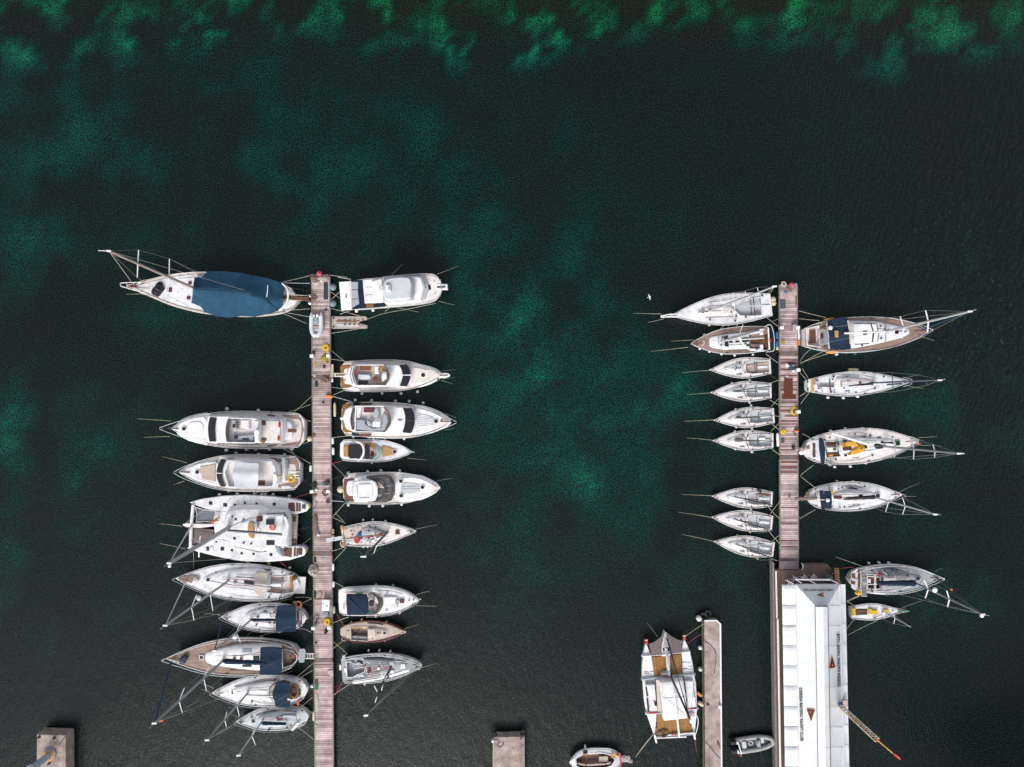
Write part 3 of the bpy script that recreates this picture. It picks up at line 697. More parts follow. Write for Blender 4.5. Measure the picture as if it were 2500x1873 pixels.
# club terrace and white roof
t=Thing("terrace","brown paved terrace platform carrying the white roofed club house","terrace",NAT,at=(1970,1600,0))
TZ=1.0
t.sol("paving",[(1889,1391),(1962,1391),(1962,1378),(2021,1378),(2038,1398),(2055,1424),(2076,1920),(1896,1920)],TZ,1.6,"terrace",fl=0,rd=.03)
t.sol("walkway",[(1890,1393),(1909,1393),(1918,1918),(1899,1918)],TZ+.012,.03,"walkway",fl=0,rd=.005)
t.sol("sea_wall_cap",[(1886,1372),(1890,1374),(1900,1920),(1894,1920)],TZ+.1,1.2,"pier_beam",fl=0)
t.tub("white_pipe",[(1894.5,1394,TZ+.2),(1897,1510,TZ+.2)],.10,"white_paint");t.tub("white_pipe",[(1899,1512,TZ+.2),(1906,1918,TZ+.2)],.13,"white_paint")
t=Thing("ramp","rough grey landing plate joining the right pier to the terrace","ramp",NAT,at=(1927,1380,0))
t.sol("plate",[(1904,1370),(1951,1370),(1951,1390),(1904,1390)],1.12,.25,"ramp_grey",fl=.02)
t=Thing("club_house","long white tent-roofed building with printed club name and pennants","building",NAT,at=(1990,1650,0))
RZ={"out":3.0,"eave":3.5,"cap":5.0,"ridge":5.35,"hip":3.5}
y0,y1=1427.0,1925.0
def rx(a,b):return lambda y:a+(b-a)*(y-1427)/446.
XO,XE,XC,XR,XD,XF,XQ=rx(1908.8,1916.5),rx(1943,1951),rx(1990.2,1998.5),rx(2008.6,2016),rx(2019.5,2027),rx(2050.4,2060),rx(2064,2073.5)
def R(x,y,z):return t.L(x,y,z)
g=G();rows=[]
n=190
for i in range(n+1):
 y=y0+(y1-y0)*i/n;ph=(y-y0)/49.4*2;k=abs(math.sin(ph*math.pi/2));k2=abs(math.sin(ph*math.pi))
 sg=.30*(1-k**.35)*-1+.05*k2+.03*noise.noise(Vector((y*.2,0,0)))
 rows.append([tuple(R(XO(y)+(XE(y)-1.2-XO(y))*q,y,RZ["out"]+(RZ["eave"]-.08-RZ["out"])*q+sg*math.sin(math.pi*(.15+.7*q))))for q in(0,.12,.35,.65,.88,1)])
for r in rows:g.v+=r
for i in range(n):
 for k in range(5):g.f.append((i*6+k,(i+1)*6+k,(i+1)*6+k+1,i*6+k+1))
t.part("awning",g,"roof_pvc",None,True)
def panel_strip(name,fa,fb,za,zb,ya,yb,m,n=40,sag=.05,frame=49.4,phase=0):
 rows=[];g=G()
 for i in range(n+1):
  y=ya+(yb-ya)*i/n
  row=[]
  for k in range(7):
   q=k/6;s_=-sag*math.sin(math.pi*q)*abs(math.sin(math.pi*(y-y0-phase)/frame))
   row.append(tuple(R(fa(y)+(fb(y)-fa(y))*q,y,za+(zb-za)*q+s_)))
  rows.append(row)
 for r in rows:g.v+=r
 for i in range(n):
  for k in range(6):g.f.append((i*7+k,(i+1)*7+k,(i+1)*7+k+1,i*7+k+1))
 return t.part(name,g,m,None,True)
yh=1480.0
panel_strip("roof_slope",XE,XC,RZ["eave"],RZ["cap"]-.05,yh,y1,"roof_pvc",120)
panel_strip("roof_slope",XD,XF,RZ["cap"]-.05,RZ["eave"],yh,y1,"roof_pvc",120)
panel_strip("awning",XF,XQ,RZ["eave"]-.08,RZ["out"],y0,y1,"roof_pvc",150,.10)
hipx,hipy=2006.5,1481.0
tri=[R(XE(y0),y0,RZ["eave"]),R(XC(yh),yh,RZ["cap"]-.05),R(XE(yh),yh,RZ["eave"])]
t.part("roof_slope",G().add(tri,[(0,2,1)]),"roof_pvc")
t.part("roof_slope",G().add([R(XF(y0),y0,RZ["eave"]),R(XD(yh),yh,RZ["cap"]-.05),R(XF(yh),yh,RZ["eave"])],[(0,1,2)]),"roof_pvc")
gable=t.part("front_hip",G().add([R(XE(y0),y0,RZ["eave"]),R(XF(y0),y0,RZ["eave"]),R(XD(yh),yh,RZ["cap"]-.05),R(XC(yh),yh,RZ["cap"]-.05),R(XF(y0)+1,y0-2,RZ["eave"]-.5),R(XE(y0)-1,y0-2,RZ["eave"]-.5)],[(0,1,2,3),(0,5,4,1)]),"roof_shaded")
g=G()
for(fa,fb,za,zb,mm)in((XC,XR,RZ["cap"]+.12,RZ["ridge"]+.1,"roof_pvc"),(XR,XD,RZ["ridge"]+.1,RZ["cap"]+.12,"roof_shaded")):
 g=G();g.strip([R(fa(y),y,za)for y in(1482,1600,1750,y1)],[R(fb(y),y,zb)for y in(1482,1600,1750,y1)],.06);t.part("ridge_lantern",g,"roof_pvc")
t.part("lantern_end",G().add([R(XC(1482),1482,RZ["cap"]-.1),R(XD(1482),1482,RZ["cap"]-.1),R(XD(1482),1482,RZ["cap"]+.1),R(XR(1482),1482,RZ["ridge"]+.05),R(XC(1482),1482,RZ["cap"]+.1)],[(0,1,2,3,4)]),"roof_shaded")
g=G()
for f,z in((XC,RZ["cap"]+.0),(XD,RZ["cap"]+.0)):g.tube([R(f(y)-(1 if f is XC else-1),y,z)for y in(1481,y1)],.05,4)
t.part("gutter_seam",g,"seam",None,True)
for f,z in((XE,RZ["eave"]+.0),(XF,RZ["eave"]+.0)):t.part("eave_pipe",G().tube([R(f(y),y,z)for y in(y0,y1)],.06,6),"roof_rib",None,True)
for k in range(10):
 y=y0+53+49.4*k
 for fa,fb,za,zb in((XD,XF,RZ["cap"],RZ["eave"]),):
  t.part("seam",G().tube([R(fa(y)+1,y,za+.0),R(fb(y),y-1.0,zb+.03)],.02,4),"roof_rib")
 t.part("seam",G().tube([R(XF(y)+1,y-6,RZ["eave"]-.05),R(XQ(y),y-6,RZ["out"]+.02)],.018,4),"roof_rib")
 t.part("seam",G().tube([R(XO(y),y-3,RZ["out"]+.0),R(XE(y)-1,y-3,RZ["eave"]-.05)],.022,4),"seam")
 if k>1:t.part("seam",G().tube([R(XR(y),y-1,RZ["ridge"]+.12),R(XD(y),y+1,RZ["cap"]+.14)],.015,4),"roof_rib")
t.part("rear_gable",G().add([R(XE(y1)+2,y1-2,TZ),R(XF(y1)-2,y1-2,TZ),R(XF(y1)-2,y1-2,RZ["eave"]-.1),R(XD(y1),y1-2,RZ["cap"]-.15),R(XC(y1),y1-2,RZ["cap"]-.15),R(XE(y1)+2,y1-2,RZ["eave"]-.1)],[(0,1,2,3,4,5)]),"canvas_light")
for f,s_ in((XE,1),(XF,-1)):
 g=G().strip([R(f(y)+s_*2,y,RZ["eave"]-.15)for y in(y0+8,y1)],[R(f(y)+s_*2.2,y,TZ)for y in(y0+8,y1)],.02);t.part("side_wall",g,"canvas_light")
for k in range(11):
 y=y0+49.4*k
 for f in(XO,XQ):
  c_=R(f(y)+(24 if f is XO else-14),y,RZ["out"]+.1);t.part("post",G().tube([c_,(c_.x,c_.y,TZ)],.06,6),"white_paint")
t.c=E3
t.tub("truss",[(330,435,3.2),(1010,440,3.2)],.10,"roof_rib");t.tub("truss",[(175,425,3.0),(1090,470,2.6)],.05,"seam")
for a,b in(((165,445),(300,525)),((200,490),(200,525)),((345,440),(455,510)),((610,460),(720,515)),((1020,440),(1160,520))):
 t.tub("brace",[(a[0],a[1],3.1),(b[0],b[1],3.45)],.06,"roof_rib")
t.sol("front_glass",[(300,455),(1080,470),(1120,520),(310,520)],2.6,.06,"glass_smoke",fl=0)
t.c=NAT
def lettering(s,A,B,hpx,name,mlet="black_ink",lift=.05):
 """text running from native point A to B (with heights); letters stand on the left-hand side of that run"""
 cu=bpy.data.curves.new("txt",'FONT');cu.body=s;cu.size=1;cu.extrude=.0;cu.offset=.04;cu.space_character=1.08;cu.resolution_u=3
 ob=bpy.data.objects.new("txt",cu);COL.objects.link(ob);bpy.context.view_layer.update()
 me=bpy.data.meshes.new_from_object(ob.evaluated_get(bpy.context.evaluated_depsgraph_get()));bpy.data.objects.remove(ob)
 xs=[v.co.x for v in me.vertices];wd=max(xs)-min(xs);x0_=min(xs);hh=max(v.co.y for v in me.vertices)
 a=t.L(*A);b=t.L(*B);ux=(b-a);sx=ux.length/wd;ux.normalize()
 return me,a,ux,sx,x0_,hh
def put_text(s,A,B,U,name):
 """U: native point (x,y,z) one cap height above A"""
 me,a,ux,sx,x0_,hh=lettering(s,A,B,0,name)
 u=t.L(*U)-a;H_=u.length;u.normalize();nrm=ux.cross(u).normalized()
 for v in me.vertices:
  x,y=v.co.x,v.co.y;p_=a+ux*((x-x0_)*sx)+u*(y/hh*H_)+nrm*.10;v.co=p_
 me.name=name;me.materials.append(MATS["black_ink"])
 o=bpy.data.objects.new(name,me);COL.objects.link(o);o.parent=t.o;return o
def zL(x,y):return RZ["eave"]+(RZ["cap"]-.05-RZ["eave"])*(x-XE(y))/(XC(y)-XE(y))
def zR(x,y):return RZ["cap"]-.05+(RZ["eave"]-RZ["cap"]+.05)*(x-XD(y))/(XF(y)-XD(y))
def zF(x,y):return RZ["eave"]+(RZ["cap"]-.05-RZ["eave"])*(y-y0)/(yh-y0)
ST="ODESSA RACING YACHT CLUB"
put_text(ST,(2050.5,1676,zR(2050.5,1676)),(2048.2,1546.5,zR(2048.2,1546.5)),(2043.5,1676,zR(2043.5,1676)),"lettering")
put_text(ST,(1951.5+.5,1678.6,zL(1952,1678)),(1955,1809,zL(1955,1809)),(1959.5,1678.4,zL(1959.5,1678)),"lettering")
put_text(ST,(2034,1438.8,zF(0,1438.8)),(1962.5,1438.8,zF(0,1438.8)),(2034,1443.6,zF(0,1443.6)),"lettering")
def pennant(P,zf,em):
 q=[t.L(x,y,zf(x,y))for x,y in P];nrm=(q[1]-q[0]).cross(q[2]-q[0]).normalized()
 if nrm.z<0:nrm=-nrm
 c_=(q[0]+q[1]+q[2])/3
 a=[p+nrm*.075 for p in q];b=[c_+(p-c_)*.90+nrm*.085 for p in q]
 fo=(0,1,2)if(a[1]-a[0]).cross(a[2]-a[0]).z>0 else(0,2,1)
 pn=t.part("pennant",G().add(a,[fo]),"gold");t.part("pennant_field",G().add(b,[fo]),"maroon",pn)
 e=t.L(em[0],em[1],zf(*em))+nrm*.095;g=G();w0=.11
 g.tube([e+Vector((-w0,0,0)),e+Vector((w0,0,0))],.035,4);g.tube([e+Vector((0,-w0,0)),e+Vector((0,w0,0))],.035,4)
 g.tube([e+Vector((-w0*.6,-w0*.6,0)),e+Vector((w0*.6,w0*.6,0))],.025,4);g.tube([e+Vector((w0*.6,-w0*.6,0)),e+Vector((-w0*.6,w0*.6,0))],.025,4)
 g.disc((e.x,e.y,e.z-.02),.05,.05,8);t.part("emblem",g,"gold",pn)
pennant([(2029.4,1599.5),(2038.9,1629.5),(2023.6,1632.3)],zR,(2030.5,1623.5))
pennant([(1968.8,1729),(1990.6,1731.7),(1981,1762.5)],zL,(1979.6,1737.5))
pennant([(1993.1,1453.4),(2009.7,1446.9),(2010.3,1458.3)],lambda x,y:zF(x,y),(2006.5,1452.5))
t=Thing("crane","yellow and white lattice boom crane with red hook beside the club house","crane",C2,at=(1262,470,TZ))
t.sol("platform",[(1275,415),(1335,410),(1338,490),(1275,500)],3.7,.25,"pier_boards_pale",fl=0)
t.tub("column",[(1255,470,1.0),(1250,468,7.2)],.28,"crane_yellow",n=10)
t.disc("turntable",1250,460,28,7.1,.4,"fender_blue")
g=G()
A=[t.L(1228,480,7.6),t.L(1275,470,7.6),t.L(1228,480,8.5),t.L(1275,470,8.5)]
Bq=[t.L(1650,880,12.3),t.L(1690,845,12.3),t.L(1650,880,12.8),t.L(1690,845,12.8)]
for a,b in zip(A,Bq):g.tube([a,b],.075,5)
n=15
for i in range(n):
 for p,q in((0,1),(2,3),(0,2),(1,3)):
  a=A[p].lerp(Bq[p],i/n);b=A[q].lerp(Bq[q],(i+1)/n);c_=A[q].lerp(Bq[q],i/n);g.tube([a,b],.045,4);g.tube([a,c_],.045,4)
t.part("boom",g,"crane_cream",None,True)
t.ball("boom_head",1672,862,20,12.6,"orange");t.tub("jib",[(1675,868,12.7),(1842,1010,13.4)],.07,"crane_yellow")
t.stripe("hook_block",[(1842,1010,13.4),(1900,1040,13.2),(1935,1078,13.0)],[(1846,1022,12.9),(1885,1062,12.8),(1925,1085,12.6)],"red",th=.2)
t.tub("stay",[(1250,462,9.0),(1672,860,13.0)],.025,"wire")
t=Thing("pallet_stack","row of yellow slatted pallets at the corner of the terrace","pallets",E3,at=(1140,360,TZ))
for k in range(7):t.sol("slat",[(1085+k*2,215+k*42),(1180+k*3,215+k*42),(1183+k*3,245+k*42),(1088+k*2,245+k*42)],TZ+.55-.02*k,.1,"net_olive" if k==0 else "deck_beige" if k%3==2 else "gold",fl=0)
t.sol("bearer",[(1090,212),(1100,212),(1115,500),(1105,500)],TZ+.42,.42,"rust",fl=0)
def chair(u,v,rot,lab):
 t=Thing("plastic_chair",lab,"chair",E3,at=(u,v,TZ),rot=rot,group="white plastic chairs on the terrace")
 t.part("seat",G().solid([(-.24,-.24),(.24,-.24),(.27,.22),(-.27,.22)],.46,.42,0,.02),"white_paint")
 b=[(-.24,-.24,.44),(-.29,-.36,.95),(-.16,-.40,1.0)];g=G()
 g.strip([(-.25,-.24,.46),(-.24,-.33,.75),(-.2,-.38,.95)],[(-.06,-.26,.46),(-.06,-.36,.75),(-.06,-.41,.98)],.03)
 g.strip([(.06,-.26,.46),(.06,-.36,.75),(.06,-.41,.98)],[(.25,-.24,.46),(.24,-.33,.75),(.2,-.38,.95)],.03);g.tube([(-.22,-.38,.94),(0,-.41,.99),(.22,-.38,.94)],.035,5)
 t.part("backrest",g,"white_paint",None,True)
 for s_ in(-1,1):
  t.part("armrest",G().tube([(s_*.27,-.30,.68),(s_*.32,0,.68),(s_*.30,.26,.66)],.035,5),"white_paint",None,True)
  for y in(-.26,.24):t.part("leg",G().tube([(s_*.24,y*.8,.44),(s_*.29,y*1.15,0)],.025,5),"white_paint")
chair(300,405,math.radians(-20),"left white plastic chair on the terrace, turned towards the roof edge")
chair(470,385,math.radians(-145),"middle white plastic chair on the terrace, tilted on its legs")
chair(650,375,math.radians(-155),"right white plastic chair on the terrace beside the rusty paving")
g=G().disc((0,0,0),.42,.45).ball((0,0,.62),.3,.3,.22);item("round_bin","small round grey bin on the terrace near the yellow pallets","bin",g,"fender_greyblue",E3.W(975,395,TZ))
g=G();g.tube([E3.W(455,125,1.6)-E3.W(470,200,TZ),E3.W(482,150,1.9)-E3.W(470,200,TZ),E3.W(480,210,1.6)-E3.W(470,200,TZ),E3.W(462,250,1.2)-E3.W(470,200,TZ)],.06,6)
item("bent_rail","bent white handrail where the right pier meets the terrace","handrail",g,"white_paint",E3.W(470,200,TZ))
# LEFT PIER, LEFT SIDE
# old sailing yacht under a big blue tarpaulin
b=Boat("sailing_yacht","old white sailing yacht covered amidships and aft by a huge blue tarpaulin","sailboat",A1,(352,440),(1995,575),425,1.5,2.4,ROUND,"blue-tarpaulin yacht","old_white","deck_white",lip=.22,draft=.80)
b.sol("foredeck_panel",[(700,375),(985,350),(955,610),(720,530),(640,470)],2.0,.22,"deck_white",fl=.08)
def cover(b,name,st,ze,zr,m,parent=None,seed=1.0,wob=.06):
 """cloth over a ridge: st = list of (top edge uv, ridge uv, lower edge uv)"""
 rows=[];n=len(st);g=G();per=9
 ST=[]
 for i in range(n-1):
  for k in range(4):
   f=k/4;ST.append([tuple(st[i][j][c]*(1-f)+st[i+1][j][c]*f for c in(0,1))for j in range(3)])
 ST.append(st[-1])
 for i,s_ in enumerate(ST):
  e=ze;r_=zr(i/(len(ST)-1))if callable(zr)else zr;row=[]
  T,Rr,Bt=b.L(*s_[0],e),b.L(*s_[1],r_),b.L(*s_[2],e)
  for k in range(per+1):
   f=k/per;p=T.lerp(Rr,f*2)if f<.5 else Rr.lerp(Bt,f*2-1)
   sagg=-.12*math.sin(math.pi*((f*2)%1))
   row.append((p.x,p.y,p.z+sagg+wob*noise.noise(Vector((p.x*1.3,p.y*1.3,seed)))))
  row=[(row[0][0],row[0][1],row[0][2]-.45)]+row+[(row[-1][0],row[-1][1],row[-1][2]-.45)]
  rows.append(row)
 w_=len(rows[0])
 for r in rows:g.v+=r
 for i in range(len(rows)-1):
  for k in range(w_-1):g.f.append((i*w_+k,(i+1)*w_+k,(i+1)*w_+k+1,i*w_+k+1))
 return b.part(name,g,m,parent,True)
cv=cover(b,"tarpaulin",[((985,352),(968,462),(955,600)),((1060,348),(1010,465),(1040,636)),((1115,290),(1090,468),(1088,695)),((1250,290),(1200,476),(1190,730)),((1400,302),(1350,488),(1318,745)),((1520,322),(1500,496),(1440,728)),((1640,345),(1590,520),(1560,736)),((1740,370),(1680,575),(1680,712)),((1830,404),(1780,590),(1795,678)),((1862,465),(1850,545),(1852,610))],2.35,lambda t:3.9-1.1*max(0,t-.6)/.4,"blue_tarp",wob=.16)
b.tub("tarp_hoop",[(1705,430,3.1),(1700,500,3.3),(1690,572,3.1)],.05,"white_paint",cv)
b.tub("ridge_rope",[(985,465,4.0),(1200,478,4.0),(1545,500,3.9),(1690,575,3.4),(1795,672,2.6)],.045,"navy_flat",cv)
b.rig((985,460),(145,92),[((738,168),(735,350),(720,530)),((436,82),(430,218),(423,355))],r=.17,m="mast_wood",zbase=2.6,stay=None,sm="white_paint",spr_r=.07)
t_=b.mast_top
b.part("forestay",G().tube([b.L(392,432,2.7),t_],.03,5),"rope")
b.part("backstay",G().tube([b.L(1470,475,3.9),t_],.02,4).tube([b.L(1060,340,2.4),b.L(745,170,12)],.02,4).tube([b.L(940,520,2.4),b.L(560,240,14)],.015,4),"wire")
b.tub("wind_vane",[(140,92,22.9),(38,88,23.3)],.035,"white_paint")
for u,v,q in((738,472,46),(938,405,30),(924,552,32)):b.rect("hatch",u,v,q,q,2.12,.12,"dark_red")
b.tub("bowsprit_frame",[(470,400,2.7),(330,402,2.7),(262,406,2.7),(256,420,2.7),(262,438,2.7),(390,475,2.7),(470,500,2.7)],.05,"white_paint",n=6)
b.tub("bowsprit",[(410,440,2.5),(320,432,2.6)],.16,"dark_red");b.tub("inner_rail",[(320,415,2.7),(318,445,2.7)],.04,"white_paint")
b.rails(.55,1.0,.7,.03,"old_white",.1)
b.tub("stern_rail",[(1845,410,2.3),(1905,470,2.4),(1905,560,2.4),(1870,640,2.3),(1815,672,2.2)],.09,"white_paint",cur=2)
b.tub("davit",[(1900,480,2.3),(1900,560,2.4)],.07,"white_paint")
item("folded_sail","crumpled black sail bag lying on the foredeck of the tarpaulin-covered yacht","sail bag",G().lump((0,0,0),.85,.62,.45,.4,3,rough=.55),"black_cloth",A1.W(632,465,2.2),.5)
t=Thing("gangplank","reddish brown boarding plank between the tarpaulin-covered yacht and the left pier","gangplank",A1,at=(1980,555,1.4))
t.sol("plank",[(1848,528),(2110,545),(2108,588),(1846,560)],1.75,.1,"teak_dark",fl=0)
for v0,v1 in((520,540),(574,590)):t.tub("handrail",[(1900,v0,1.9),(2115,v1-8,1.5)],.04,"rope")
b.gear()
b.lines([("upper stern","rope",[(1835,400,2),(2125,333,.8)]),("upper stern cleat","white_paint",[(1865,405,2),(2116,410,.8)]),("lower stern","rope",[(1800,680,1.9),(2115,660,.8)]),("lower stern fairlead","rope",[(1810,683,1.9),(2112,738,.8)]),("lower stern quarter","rope_green",[(1812,686,1.9),(2085,805,.8)]),("lower bow","rope_yellow",[(480,512,2),(300,516,-.1)]),("stern rail","rope_dark",[(1900,445,1.9),(2112,488,.8)])])
# flybridge motor yacht, open upper deck
def moto(name,lab,C,bow,stern,beam,short,zs=1.7,zb=2.5,**k):
 return Boat(name,lab,"motor yacht",C,bow,stern,beam,zs,zb,MOTOR,short,"gelcoat","deck_cream",camber=.1,**k)
b=moto("motor_yacht","large white motor yacht with open upper deck and two red cushions near its stern",A3,(472,412),(2032,440),438,"red-cushion motor yacht")
z1,z2=3.3,4.4
b.sol("aft_deck",[(1765,252),(1960,256),(2000,300),(2028,430),(1995,580),(1960,618),(1760,622)],1.72,.04,"teak",fl=0)
b.sol("superstructure",[(900,262),(1400,270),(1770,305),(1790,440),(1765,580),(1300,592),(905,582),(880,430)],z1,1.7,"gelcoat",fl=.12,rd=.12)
b.sol("foredeck_coaming",[(560,350),(700,290),(905,258),(905,590),(700,545),(560,480),(520,420)],2.5,.6,"gelcoat",fl=.35,rd=.12,sm=1)
b.sol("sun_pad",[(660,348),(800,330),(845,372),(852,430),(832,500),(800,508),(662,468)],2.62,.12,"cushion_white",sm=1)
b.port(622,417,25,2.62)
b.stripe("windshield",[(x,y,3.35)for x,y in arc3((925,282),(903,425),(922,572))],[(x,y,3.45)for x,y in arc3((1002,292),(985,430),(996,570))],"dark_glass")
for sg,q in(("u",[(1010,268),(1250,276),(1500,290)]),("l",[(1010,588),(1250,592),(1500,592)])):
 b.stripe("side_window",[(x,y,3.15)for x,y in q],[(x,y+(-14 if sg=="u" else 14),2.5)for x,y in q],"dark_glass")
b.sol("upper_deck",[(1130,298),(1440,305),(1500,318),(1750,330),(1752,575),(1130,580),(1105,440)],3.5,.3,"deck_pinkish",fl=0)
fb=b.part("flybridge_wall",G().rim(b.P([(1135,300),(1440,308),(1495,325),(1495,568),(1440,580),(1125,575),(1110,440)],z2),.12,z2-.1,3.3),"gelcoat",None,True)
b.stripe("wind_deflector",[(x,y,4.5)for x,y in arc3((1135,300),(1108,435),(1122,570))],[(x,y,4.3)for x,y in arc3((1170,305),(1150,435),(1162,565))],"glass_smoke")
b.sol("helm_console",[(1178,318),(1225,318),(1232,415),(1180,418)],4.1,.6,"cushion_grey");b.wheel(1245,368,4.1,.3)
b.rect("instrument",1205,385,30,40,4.16,.06,"dark_glass");b.rect("helm_floor",1290,370,120,120,3.53,.04,"deck_beige")
b.sol("seat",[(1285,318),(1385,320),(1385,418),(1285,412)],4.0,.5,"cushion_white",rd=.08);b.sol("sofa",[(1205,480),(1250,500),(1440,480),(1440,400),(1475,400),(1470,560),(1230,560)],3.95,.45,"cushion_grey",rd=.08)
for u,v,a,c in((1232,515,45,40),(1345,538,80,22),(1445,525,25,22)):b.rect("cushion_gap",u,v,a,c,3.97,.05,"dark_glass")
b.sol("radar_arch",[(1445,322),(1500,318),(1505,565),(1450,575),(1440,450)],5.2,.3,"gelcoat",rd=.1);b.ball("radar_dome",1480,450,32,5.45,"gelcoat",fz=.6)
b.rect("stair_opening",1540,347,82,58,3.53,.03,"teak_dark");b.ring("satellite_ring",1510,440,26,3.9,.03,"steel")
for u,v in((1742,367),(1733,527)):
 c_=b.L(u,v,4.0);b.part("red_cushion",G().ball(tuple(c_),b.m(15),b.m(36),.14),"red",None,True)
b.sol("transom_seat",[(1770,335),(1800,325),(1880,335),(1902,440),(1885,545),(1800,552),(1768,535),(1790,440)],2.3,.6,"cushion_white",rd=.1,sm=1);b.rect("sea_table",1890,440,100,42,2.34,.08,"teak_dark")
for q in([(1590,250),(1640,248),(1700,262),(1690,275),(1600,272)],[(1590,612),(1720,598),(1710,612),(1600,632)]):b.sol("side_step",q,1.78,.1,"teak_dark",fl=0)
b.rails(.25,1.0,.75,.035,ext=1.0,inset=.02);b.tub("anchor",[(470,412,2.6),(555,420,2.6)],.06,"mast_dark");b.rect("windlass",450,412,40,24,2.6,.2,"mast_dark")
item("orange_towels","rust-orange striped towels spread on the upper deck of the yacht with red cushions","towels",G().lump((0,0,0),.36,.26,.12,.3,5,rough=.7),"rust",A3.W(1550,555,3.55))
b.fenders([(1118,185),(1487,203),(1112,672),(1350,663),(1458,660),(1622,660),(1885,655)],r=.19)
b.lines([("upper bow","rope_yellow",[(468,327,2.4),(0,298,-.3)]),("lower bow","rope_yellow",[(450,508,2.4),(100,522,-.3)]),("upper stern","rope",[(1820,232,1.8),(2105,133,.8)]),("upper stern quarter","rope_yellow",[(1895,238,1.8),(2040,110,1),(2118,35,.8)]),("platform","rope",[(1995,295,1.5),(2108,330,.8)]),("lower stern","rope",[(1735,622,1.8),(1950,740,1.0),(2112,830,.8)]),("lower stern quarter","rope",[(1845,640,1.8),(1940,742,.8)]),("swim platform","rope",[(1992,585,1.2),(2040,590,.5),(2090,568,.6)])])
# motor yacht with pale canopy
b=moto("motor_yacht","white motor yacht with pale blue-grey canopy and a yellow coil on its stern platform",A3,(562,925),(1982,940),432,"pale-canopy motor yacht",zs=1.6,zb=2.3)
b.sol("aft_deck",[(1725,770),(1930,762),(1965,800),(1978,930),(1965,1060),(1920,1100),(1725,1110)],1.64,.04,"teak",fl=0)
b.sol("superstructure",[(1090,778),(1300,770),(1640,790),(1715,850),(1725,940),(1718,1060),(1640,1105),(1300,1115),(1095,1105),(1030,940)],3.0,1.5,"gelcoat",fl=.12,rd=.14)
b.sol("foredeck_coaming",[(640,890),(800,815),(1060,790),(1060,1090),(800,1040),(640,970),(600,930)],2.3,.5,"deck_white",fl=.3,rd=.12,sm=1)
b.sol("sun_pad",[(812,862),(990,832),(985,1038),(835,1008),(812,935)],2.4,.1,"deck_beige",sm=0)
b.port(777,927,26,2.4);b.tub("anchor",[(570,925,2.4),(690,932,2.4)],.06,"mast_dark")
b.stripe("windshield",[(x,y,3.06)for x,y in arc3((1060,770),(1002,940),(1055,1098))],[(x,y,3.2)for x,y in arc3((1122,785),(1066,945),(1114,1100))],"dark_glass")
b.tub("windshield_divider",[(1004,938,3.08),(1066,942,3.22)],.05,"gelcoat")
b.stripe("side_window",[(1130,772,2.9),(1260,776,2.9),(1240,800,3.05)],[(1130,764,2.5),(1300,768,2.5),(1310,772,2.6)],"dark_glass")
b.sol("upper_deck",[(1130,800),(1640,812),(1670,850),(1668,1060),(1640,1090),(1130,1098),(1085,940)],3.35,.35,"deck_pinkish",fl=0)
b.part("flybridge_wall",G().rim(b.P([(1140,802),(1640,812),(1690,860),(1700,940),(1690,1060),(1640,1095),(1140,1098),(1095,940)],4.0),.1,3.9,3.0),"gelcoat",None,True)
cv=cover(b,"canopy",[((1215,815),(1190,945),(1215,1105)),((1300,812),(1300,950),(1300,1112)),((1400,820),(1400,952),(1400,1114)),((1496,826),(1492,950),(1482,1114))],4.9,5.25,"canvas_light",wob=.04)
b.rect("stair_opening",1532,1052,78,55,3.4,.04,"teak_dark");b.sol("radar_arch",[(1655,830),(1690,850),(1712,940),(1700,1060),(1655,1100),(1668,940)],4.6,.25,"gelcoat",rd=.1)
b.sol("radar_dome",[(1660,950),(1700,945),(1718,990),(1700,1030),(1672,1010)],4.9,.3,"gelcoat",sm=1);b.tub("flag_pole",[(1690,958,4.7),(1760,968,4.9)],.04,"navy_flat");b.rect("yellow_flag",1757,978,22,26,4.4,.05,"yellow")
b.sol("transom_seat",[(1765,762),(1800,765),(1812,880),(1810,1030),(1775,1028),(1772,900)],2.3,.6,"cushion_white",rd=.08);b.sol("seat",[(1800,775),(1830,785),(1835,890),(1808,905)],2.2,.5,"cushion_grey",rd=.08)
for v in(922,962,993):b.rect("platform_chock",1895,v,160,9,1.76,.1,"white_paint")
b.sol("side_step",[(1620,758),(1700,768),(1740,830),(1745,900),(1715,880),(1690,800)],2.0,.2,"teak_dark",fl=0);b.rails(.25,1.0,.7,.035,ext=.25,inset=.02)
b.sol("crew_step",[(1760,1090),(1850,1088),(1900,1110),(1780,1130)],1.75,.15,"gelcoat")
for u,v in((1002,803),(1000,1060)):b.ball("deck_light",u,v,9,2.2,"mast_dark")
def coil(lab,C,u,v,r,z,m="yellow",cat="hose",name="hose_coil",thick=.045,loops=4,inner=.45,ry=None):
 c_=C.W(u,v,z);R_=C.m(r,z);g=G();random.seed(int(u+v));k=(C.m(ry,z)/R_)if ry else 1
 pts=[];n=16*loops
 for i in range(n+1):
  a=2*math.pi*i/16;q=R_*(inner+(1-inner)*((i/n)))*(1+.07*math.sin(a*2.3+i));pts.append((q*math.cos(a),k*q*math.sin(a),thick+.12*(1-i/n)+.02*math.sin(i*1.7)))
 g.tube(pts,thick,5)
 if loops>2:g.torus((0,0,thick+.1),R_*.68,thick*1.5,ry=R_*.68*k)
 return item(name,lab,cat,g,m,c_)
coil("tangled yellow coil on the stern platform of the yacht with the pale canopy",A3,1880,1005,46,1.66)
b.fenders([(1228,705),(1490,715),(1795,722),(1140,1152),(1485,1155),(1790,1135)],r=.17)
b.lines([("upper bow","rope_yellow",[(655,818,2.2),(320,735,-.3)]),("lower bow","rope",[(625,1032,2.2),(480,1082,-.3)]),("stern platform","rope_dark",[(1985,1020,1.3),(2060,1045,.6),(2108,1095,.7)])])
